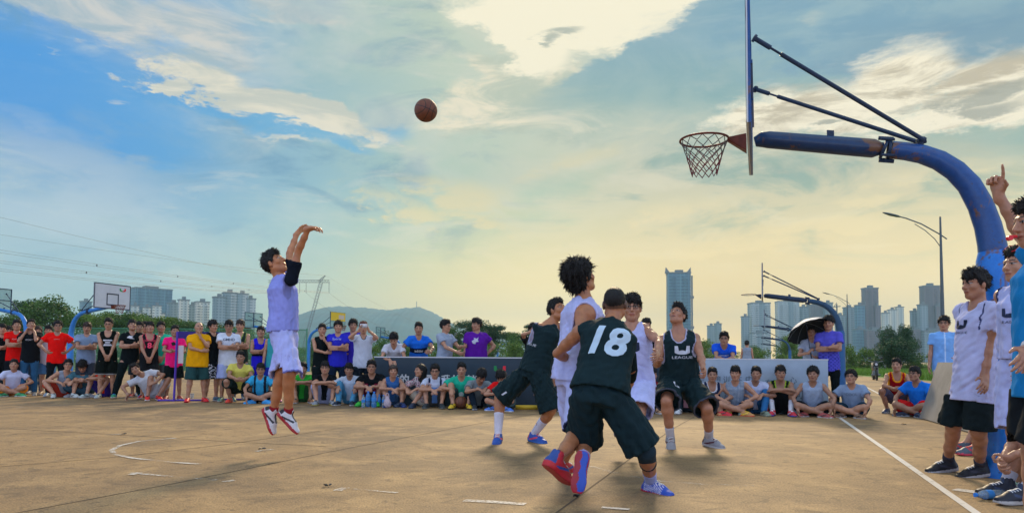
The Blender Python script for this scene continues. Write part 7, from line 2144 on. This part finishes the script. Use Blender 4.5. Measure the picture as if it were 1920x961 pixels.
# seated behind the pole: knees and a shoe show
J2 = pose_knees(1)
crowd(1862, J2, 'person sitting behind the blue pole, a grey and red shoe and bare knees showing', L('spiky', tee('#a8b0c0'), sh('#c8c8d8', .7), shoe('#4a5a68', '#d8405a', '#c02030')), None, -75, 0, S=1.0, base=G(1818, 850), face=(-70, 0))
# ------------------------------------------------------------------ small things
def ball_mat():
    m = bpy.data.materials.new('basketball_leather'); m.use_nodes = True
    T = NT(m.node_tree); out = T.n('ShaderNodeOutputMaterial'); b = T.n('ShaderNodeBsdfPrincipled'); T.t.links.new(b.outputs[0], out.inputs[0])
    tc = T.n('ShaderNodeTexCoord'); x, y, z = T.sep(tc.outputs['Object'])
    def near(v, wd=.0035): return T.m('LESS_THAN', T.m('ABSOLUTE', v), wd)
    r = T.m('SQRT', T.m('ADD', T.m('POWER', T.m('SUBTRACT', T.m('ABSOLUTE', x), .15), 2.0), T.m('MULTIPLY', z, z)))
    s = T.m('MAXIMUM', T.m('MAXIMUM', near(x), near(z)), near(T.m('SUBTRACT', r, .105)))
    vo = T.n('ShaderNodeTexVoronoi'); T.put(vo, 'Vector', tc.outputs['Object']); T.put(vo, 'Scale', 220)
    base = T.mix(T.sstep(T.noise(tc.outputs['Object'], 20, 4), .3, .7), (.13, .035, .014), (.17, .05, .02))
    T.put(b, 'Base Color', T.mix(s, base, (.012, .010, .009))); b.inputs['Roughness'].default_value = .55
    bp = T.n('ShaderNodeBump'); bp.inputs['Strength'].default_value = .4; bp.inputs['Distance'].default_value = .003; T.put(bp, 'Height', vo.outputs['Distance']); T.put(b, 'Normal', bp.outputs[0])
    return m
M_ball = ball_mat()
def ball(p, label, rot):
    bm = bmesh.new(); bmesh.ops.create_icosphere(bm, subdivisions=4, radius=.121); me = bpy.data.meshes.new('basketball'); bm.to_mesh(me); bm.free()
    o = link('basketball', me, M_ball, loc=tuple(p)); o.rotation_euler = rot
    return tag(o, label, 'basketball')
ball(AT(798.5, 207, 7.45), 'dark basketball flying high in the air towards the hoop', (.2, .3, .5))
Jb = P_BALLMAN
g_ = (Jb[2]['wl'] + Jb[2]['wr']) / 2 + Jb[3]
f0 = (Jb[2]['al'] + Jb[2]['ar']) / 2 + Jb[3]
ball((f0[0], f0[1] + .08, .122), 'orange basketball on the ground between the feet of the man in sea-green', (.5, .2, .2))
M_phonew = mat('phone_white', (.6, .62, .66), .3); M_phoneb = mat('phone_black', (.02, .02, .025), .25)
def slab(name, p, sz, M, mt_, label, cat, bev=.004):
    bm = bmesh.new(); bmesh.ops.create_cube(bm, size=1.0); bmesh.ops.scale(bm, vec=sz, verts=bm.verts)
    bmesh.ops.bevel(bm, geom=bm.edges[:], offset=bev, segments=2, affect='EDGES'); me = bpy.data.meshes.new(name); bm.to_mesh(me); bm.free()
    o = link(name, me, mt_); m4 = Matrix.Identity(4)
    for i in range(3):
        for j in range(3): m4[i][j] = float(M[i, j])
        m4[i][3] = float(p[i])
    o.matrix_world = m4
    return tag(o, label, cat)
J = P_PHONE[2]; c = (J['wl'] + J['wr']) / 2 + P_PHONE[3] + A3(0, -.03, .09)
slab('phone', c, (.15, .012, .075), np.eye(3), M_phonew, 'white phone held up by the red-haired man in white', 'phone')
J = P_RED[2]; c = (J['wl'] + J['wr']) / 2 + P_RED[3] + A3(0, -.06, .05)
slab('phone', c, (.07, .13, .012), np.array(Matrix.Rotation(.5, 3, 'X')), M_phoneb, 'dark phone in the hands of the man in the red tee', 'phone')
# umbrella
J = P_UMB[2]; hb = J['wr'] + J['dr'] * .06 + P_UMB[3]
c = AT(1511, 606, hb[1] + .10)
axu = nrm(c - hb); Mz = Vector(axu).to_track_quat('Z', 'Y').to_matrix()
tilt = nrm(A3(-.18, .52, .84)); Mt = Vector(tilt).to_track_quat('Z', 'Y').to_matrix().to_4x4()
root = thing('umbrella', 'open black umbrella with pale rim held over the woman in white', 'umbrella', tuple(c))
k = MB(); k.tube([hb - c - axu * .10, A3(0, 0, 0)], .006, 6); k.build('shaft', M_line, root)
k = MB(); k.tube([hb - c - axu * .14, hb - c - axu * .02], .014, 8); k.build('handle', M_glasses, root)
N, RR = 8, .41
V = []; Fs = []; rings = 7
for i in range(rings + 1):
    f = i / rings
    for j in range(N * 4):
        a_ = 2 * PI * j / (N * 4); sc = 1 - .07 * (1 - abs(math.cos(a_ * N / 2))) * f
        V.append(Mt @ Vector((RR * f * sc * math.cos(a_), RR * f * sc * math.sin(a_), .02 - .20 * f ** 2)))
n_ = N * 4
for i in range(rings):
    for j in range(n_): Fs.append((i * n_ + j, i * n_ + (j + 1) % n_, (i + 1) * n_ + (j + 1) % n_, (i + 1) * n_ + j))
k = MB(); k.add(V, Fs); can = k.build('canopy', mat('black_cloth', (.006, .009, .010), .8), root, True)
sm = can.modifiers.new('thickness', 'SOLIDIFY'); sm.thickness = .004
V2 = [v + (Mt.to_3x3() @ Vector((0, 0, .009))) for v in V]
k = MB(); k.add(V2, Fs); k.build('canopy_cover', mat('silver_cloth', (.45, .46, .50), .6), root, True)
for j in range(N):
    a_ = 2 * PI * j / N
    k = MB(); k.tube([Mt @ Vector((RR * f * math.cos(a_) * .98, RR * f * math.sin(a_) * .98, .010 - .20 * f ** 2)) for f in (0, .25, .5, .75, 1)], .003, 4); k.build('rib', M_steel, root)
k = MB(); k.tube([Mt @ Vector((0, 0, .02)), Mt @ Vector((0, 0, .08))], .006, 6); k.build('tip', M_steel, root)

# bottles
M_pet = mat('clear_plastic', (.60, .75, .85), .12, trans=.75, spec=.5); M_cap = mat('blue_cap', (.02, .22, .75), .4); M_label = mat('blue_label', (.04, .25, .65), .5); M_redb = mat('red_drink', (.75, .03, .06), .3)
def bottle(p, label, mt_=None, H=.23, r_=.032, rot=None, cap=None, lab=None):
    root = thing('bottle', label, 'bottle', tuple(p), 0, 'drink bottles')
    if rot: root.rotation_euler = rot
    k = MB(); k.lathe([(r_ * .9, 0), (r_, .01), (r_, H * .30), (r_ * .93, H * .34), (r_, H * .38), (r_, H * .66), (r_ * .8, H * .78), (r_ * .42, H * .88), (r_ * .40, H * .93)], n=14); k.build('body', mt_ or M_pet, root, True)
    k = MB(); k.lathe([(r_ * .45, H * .931), (r_ * .46, H * 1.0)], n=12); k.build('cap', cap or M_cap, root, True)
    k = MB(); k.lathe([(r_ * 1.02, H * .40), (r_ * 1.02, H * .62)], n=14); k.build('paper_label', lab or M_label, root, True)
    return root
bottle(G(1437, 776), 'red drink bottle before the man in blue jeans', M_redb, .25, .036, cap=M_redb, lab=mat('pink_label', (.7, .25, .3), .5))
bottle(G(1858, 874), 'clear water bottle standing at the foot of the blue pole', H=.30, r_=.045)
bottle(G(1880, 934) + A3(0, 0, .033), 'clear bottle with blue cap lying near the bottom right shoes', rot=(PI / 2, 0, R(-78)))
bottle(G(1848, 880), 'small upright bottle beside the shoes of the man in black shorts', H=.22)
for i, (px, lb) in enumerate(((681, 'leftmost upright bottle under the knees of the maroon shorts'), (690, 'second bottle from the left under the maroon shorts'), (701, 'third bottle under the maroon shorts'), (711, 'fourth bottle, right of the maroon shorts'), (719, 'last bottle beside the plastic bag'))):
    bottle(G(px, 763 - (i % 2)), lb, H=.30 if i in (1, 2) else .24, r_=.05 if i in (1, 2) else .034, mt_=mat('blue_bottle', (.10, .35, .75), .15, trans=.5) if i in (1, 2, 3) else None)
# plastic bag
bm = bmesh.new(); bmesh.ops.create_icosphere(bm, subdivisions=4, radius=1.0); rg = random.Random(3)
for v in bm.verts:
    z_ = v.co.z; f = .062 + .030 * max(0, -z_) - .03 * max(0, z_) ; n1_ = 1 + .16 * math.sin(v.co.x * 9 + z_ * 5) * math.sin(v.co.y * 8 + z_ * 3)
    v.co = Vector((v.co.x * f * n1_, v.co.y * f * n1_, z_ * .115 + .115))
me = bpy.data.meshes.new('plastic_bag'); bm.to_mesh(me); bm.free()
p = G(726, 764); bag = thing('plastic_bag', 'thin pinkish plastic bag standing by the young woman in denim', 'bag', tuple(p))
link('bag_body', me, mat('bag_film', (.62, .50, .56), .35, alpha=.75), bag)
k = MB()
for sg in (-1, 1): k.tube([(sg * .03, 0, .20), (sg * .022, 0, .26), (0, 0, .285)], [.012, .008, .008], 6)
k.build('handle', mat('bag_film', (.6, .5, .5)), bag, True)
# yellow box strip and paper cup
slab('flat_box', G(988, 768) + A3(0, .2, .04), (.42, .24, .07), np.eye(3), mat('yellow_card', (.72, .50, .04), .6), 'flat yellow box on the ground behind the striding player', 'box')
k = MB(); k.lathe([(.032, 0), (.045, .11), (.042, .11), (.030, .01)], n=14); tag(k.build('paper_cup', mat('paper_white', (.6, .66, .7), .6), None, True, tuple(G(360, 746))), 'white paper cup on the ground between the red shoes', 'cup')
# purple frame stand
p = row(330, -.15)
root = thing('banner_frame', 'purple metal stand with a hanging band behind the man in pink', 'stand', tuple(p)); M_pur = mat('purple_paint', (.075, .03, .42), .45)
k = MB(); k.tube([(0, 0, 0), (.03, 0, 1.47)], .024, 8); k.build('post', M_pur, root, True)
k = MB(); k.tube([(1.05, .5, 0), (1.05, .5, 1.47)], .024, 8); k.build('post', M_pur, root, True)
k = MB(); k.tube([(-.32, -.05, .02), (.55, .15, .02)], .02, 6); k.tube([(.7, .45, .02), (1.4, .55, .02)], .02, 6); k.build('foot', M_pur, root, True)
k = MB(); k.box((0, 0, 0), (1.13, .02, .15), Matrix.Translation((.03, .0, 1.33)) @ Matrix.Rotation(.45, 4, 'Z')); k.build('top_band', mat('navy_cloth', (.03, .02, .22), .7), root)
k = MB(); k.box((.05, .02, .80), (.16, .035, 1.18)); k.build('hanging_card', mat('card_white', (.6, .6, .66), .6), root)
# motorbike, front towards us
p = G(1641, 712)
root = thing('motorbike', 'dark motorbike parked by the grass at the right, seen from the front', 'motorbike', tuple(p), R(-20)); M_blk = mat('bike_black', (.015, .017, .02), .35)
k = MB(); k.tube([(0, -.55 + .28 * math.cos(a_), .30 + .28 * math.sin(a_)) for a_ in np.linspace(0, 2 * PI, 21)[:-1]], .045, 8, closed=True); k.tube([(-.05, -.55, .3), (.05, -.55, .3)], .16, 12); k.build('wheel', M_blk, root, True)
k = MB(); k.tube([(0, .65 + .28 * math.cos(a_), .30 + .28 * math.sin(a_)) for a_ in np.linspace(0, 2 * PI, 21)[:-1]], .055, 8, closed=True); k.tube([(-.05, .65, .3), (.05, .65, .3)], .16, 12); k.build('wheel', M_blk, root, True)
k = MB()
for sg in (-1, 1): k.tube([(sg * .07, -.55, .30), (sg * .08, -.40, .72), (sg * .07, -.33, .88)], .022, 6)
k.build('fork', M_steel, root, True)
k = MB(); k.tube([(0, -.75, .58), (0, -.60, .64), (0, -.40, .60)], [.05, .09, .06], 8); k.build('mudguard', M_blk, root, True)
k = MB(); k.tube([(0, -.46, .70), (0, -.42, .80), (0, -.34, .93)], [.10, .15, .10], 10); k.build('fairing', M_blk, root, True)
k = MB(); k.tube([(0, -.56, .80), (0, -.48, .80)], [.06, .075], 12); k.build('headlight', mat('lamp_glass', (.5, .52, .55), .15), root, True)
k = MB(); k.tube([(-.33, -.25, .96), (-.12, -.33, .92), (.12, -.33, .92), (.33, -.25, .96)], .014, 6); k.build('handlebar', M_steel, root, True)
for sg in (-1, 1):
    k = MB(); k.tube([(sg * .2, -.3, .95), (sg * .27, -.32, 1.10)], .007, 5); k.box((sg * .27 - .055, -.33, 1.08), (sg * .27 + .055, -.31, 1.15)); k.build('mirror', M_blk, root)
k = MB(); k.tube([(0, -.30, .68), (0, 0, .66), (0, .35, .62), (0, .80, .74)], [.12, .15, .14, .08], 10, flat=1.2); k.build('body', M_blk, root, True)
k = MB(); k.tube([(0, -.02, .78), (0, .35, .77), (0, .75, .84)], [.09, .12, .10], 8, flat=.5); k.build('seat', mat('seat_black', (.02, .02, .02), .7), root, True)
k = MB(); k.tube([(-.12, -.1, .35), (.12, -.1, .35)], .13, 8); k.tube([(-.2, -.28, .28), (.2, -.28, .28)], .05, 6); k.build('engine', M_steel, root, True)
# specks of litter on the slab
for (px, py, lb) in ((1240 // 2 + 0, 888, None), (228, 815, 'dark leaf scrap on the slab joint at the left'), (616, 912, 'small black scrap beside the broken court line'), (1080, 932, 'black scrap under the raised shoe of number 18'), (1693, 796, 'bottle cap lying right of the long court line'), (1180, 853, 'dark scrap on the slab joint by number 18'), (492, 843, 'dark scrap beside the short court dash')):
    if lb is None: continue
    q_ = G(px, py); rg = random.Random(px); k = MB()
    for _ in range(4):
        o_ = A3(rg.uniform(-.03, .03), rg.uniform(-.03, .03), .010)
        a_, b_ = nrm(A3(rg.gauss(0, 1), rg.gauss(0, 1), .15)) * .012, nrm(A3(rg.gauss(0, 1), rg.gauss(0, 1), .4)) * .009
        V = [o_ - a_ - b_, o_ + a_ - b_, o_ + a_ + b_, o_ - a_ + b_]; V = [A3(v[0], v[1], abs(v[2]) + .004) for v in V]; V += [v + A3(0, 0, .006) for v in V]
        k.add(V, [(0, 3, 2, 1), (4, 5, 6, 7), (0, 1, 5, 4), (1, 2, 6, 5), (2, 3, 7, 6), (3, 0, 4, 7)])
    tag(k.build('litter_scrap', M_glasses, None, False, tuple(q_)), lb, 'litter', 'scraps on the court')

# ------------------------------------------------------------------ air
HAZE = .00030
bm = bmesh.new(); bmesh.ops.create_cube(bm, size=1.0)
for v in bm.verts: v.co = Vector((v.co.x * 5200, 1680 + v.co.y * 3600, -1.5 + (v.co.z + .5) * 220))
me = bpy.data.meshes.new('haze'); bm.to_mesh(me); bm.free()
mh = bpy.data.materials.new('haze_air'); mh.use_nodes = True
T = NT(mh.node_tree); out = T.n('ShaderNodeOutputMaterial'); vl = T.n('ShaderNodeVolumePrincipled'); T.t.links.new(vl.outputs[0], out.inputs['Volume'])
vl.inputs['Color'].default_value = (.50, .80, .90, 1); vl.inputs['Density'].default_value = HAZE; vl.inputs['Anisotropy'].default_value = .0
tag(link('haze', me, mh, smooth=False), 'thin bluish evening haze over the whole place', 'haze', kind='stuff')
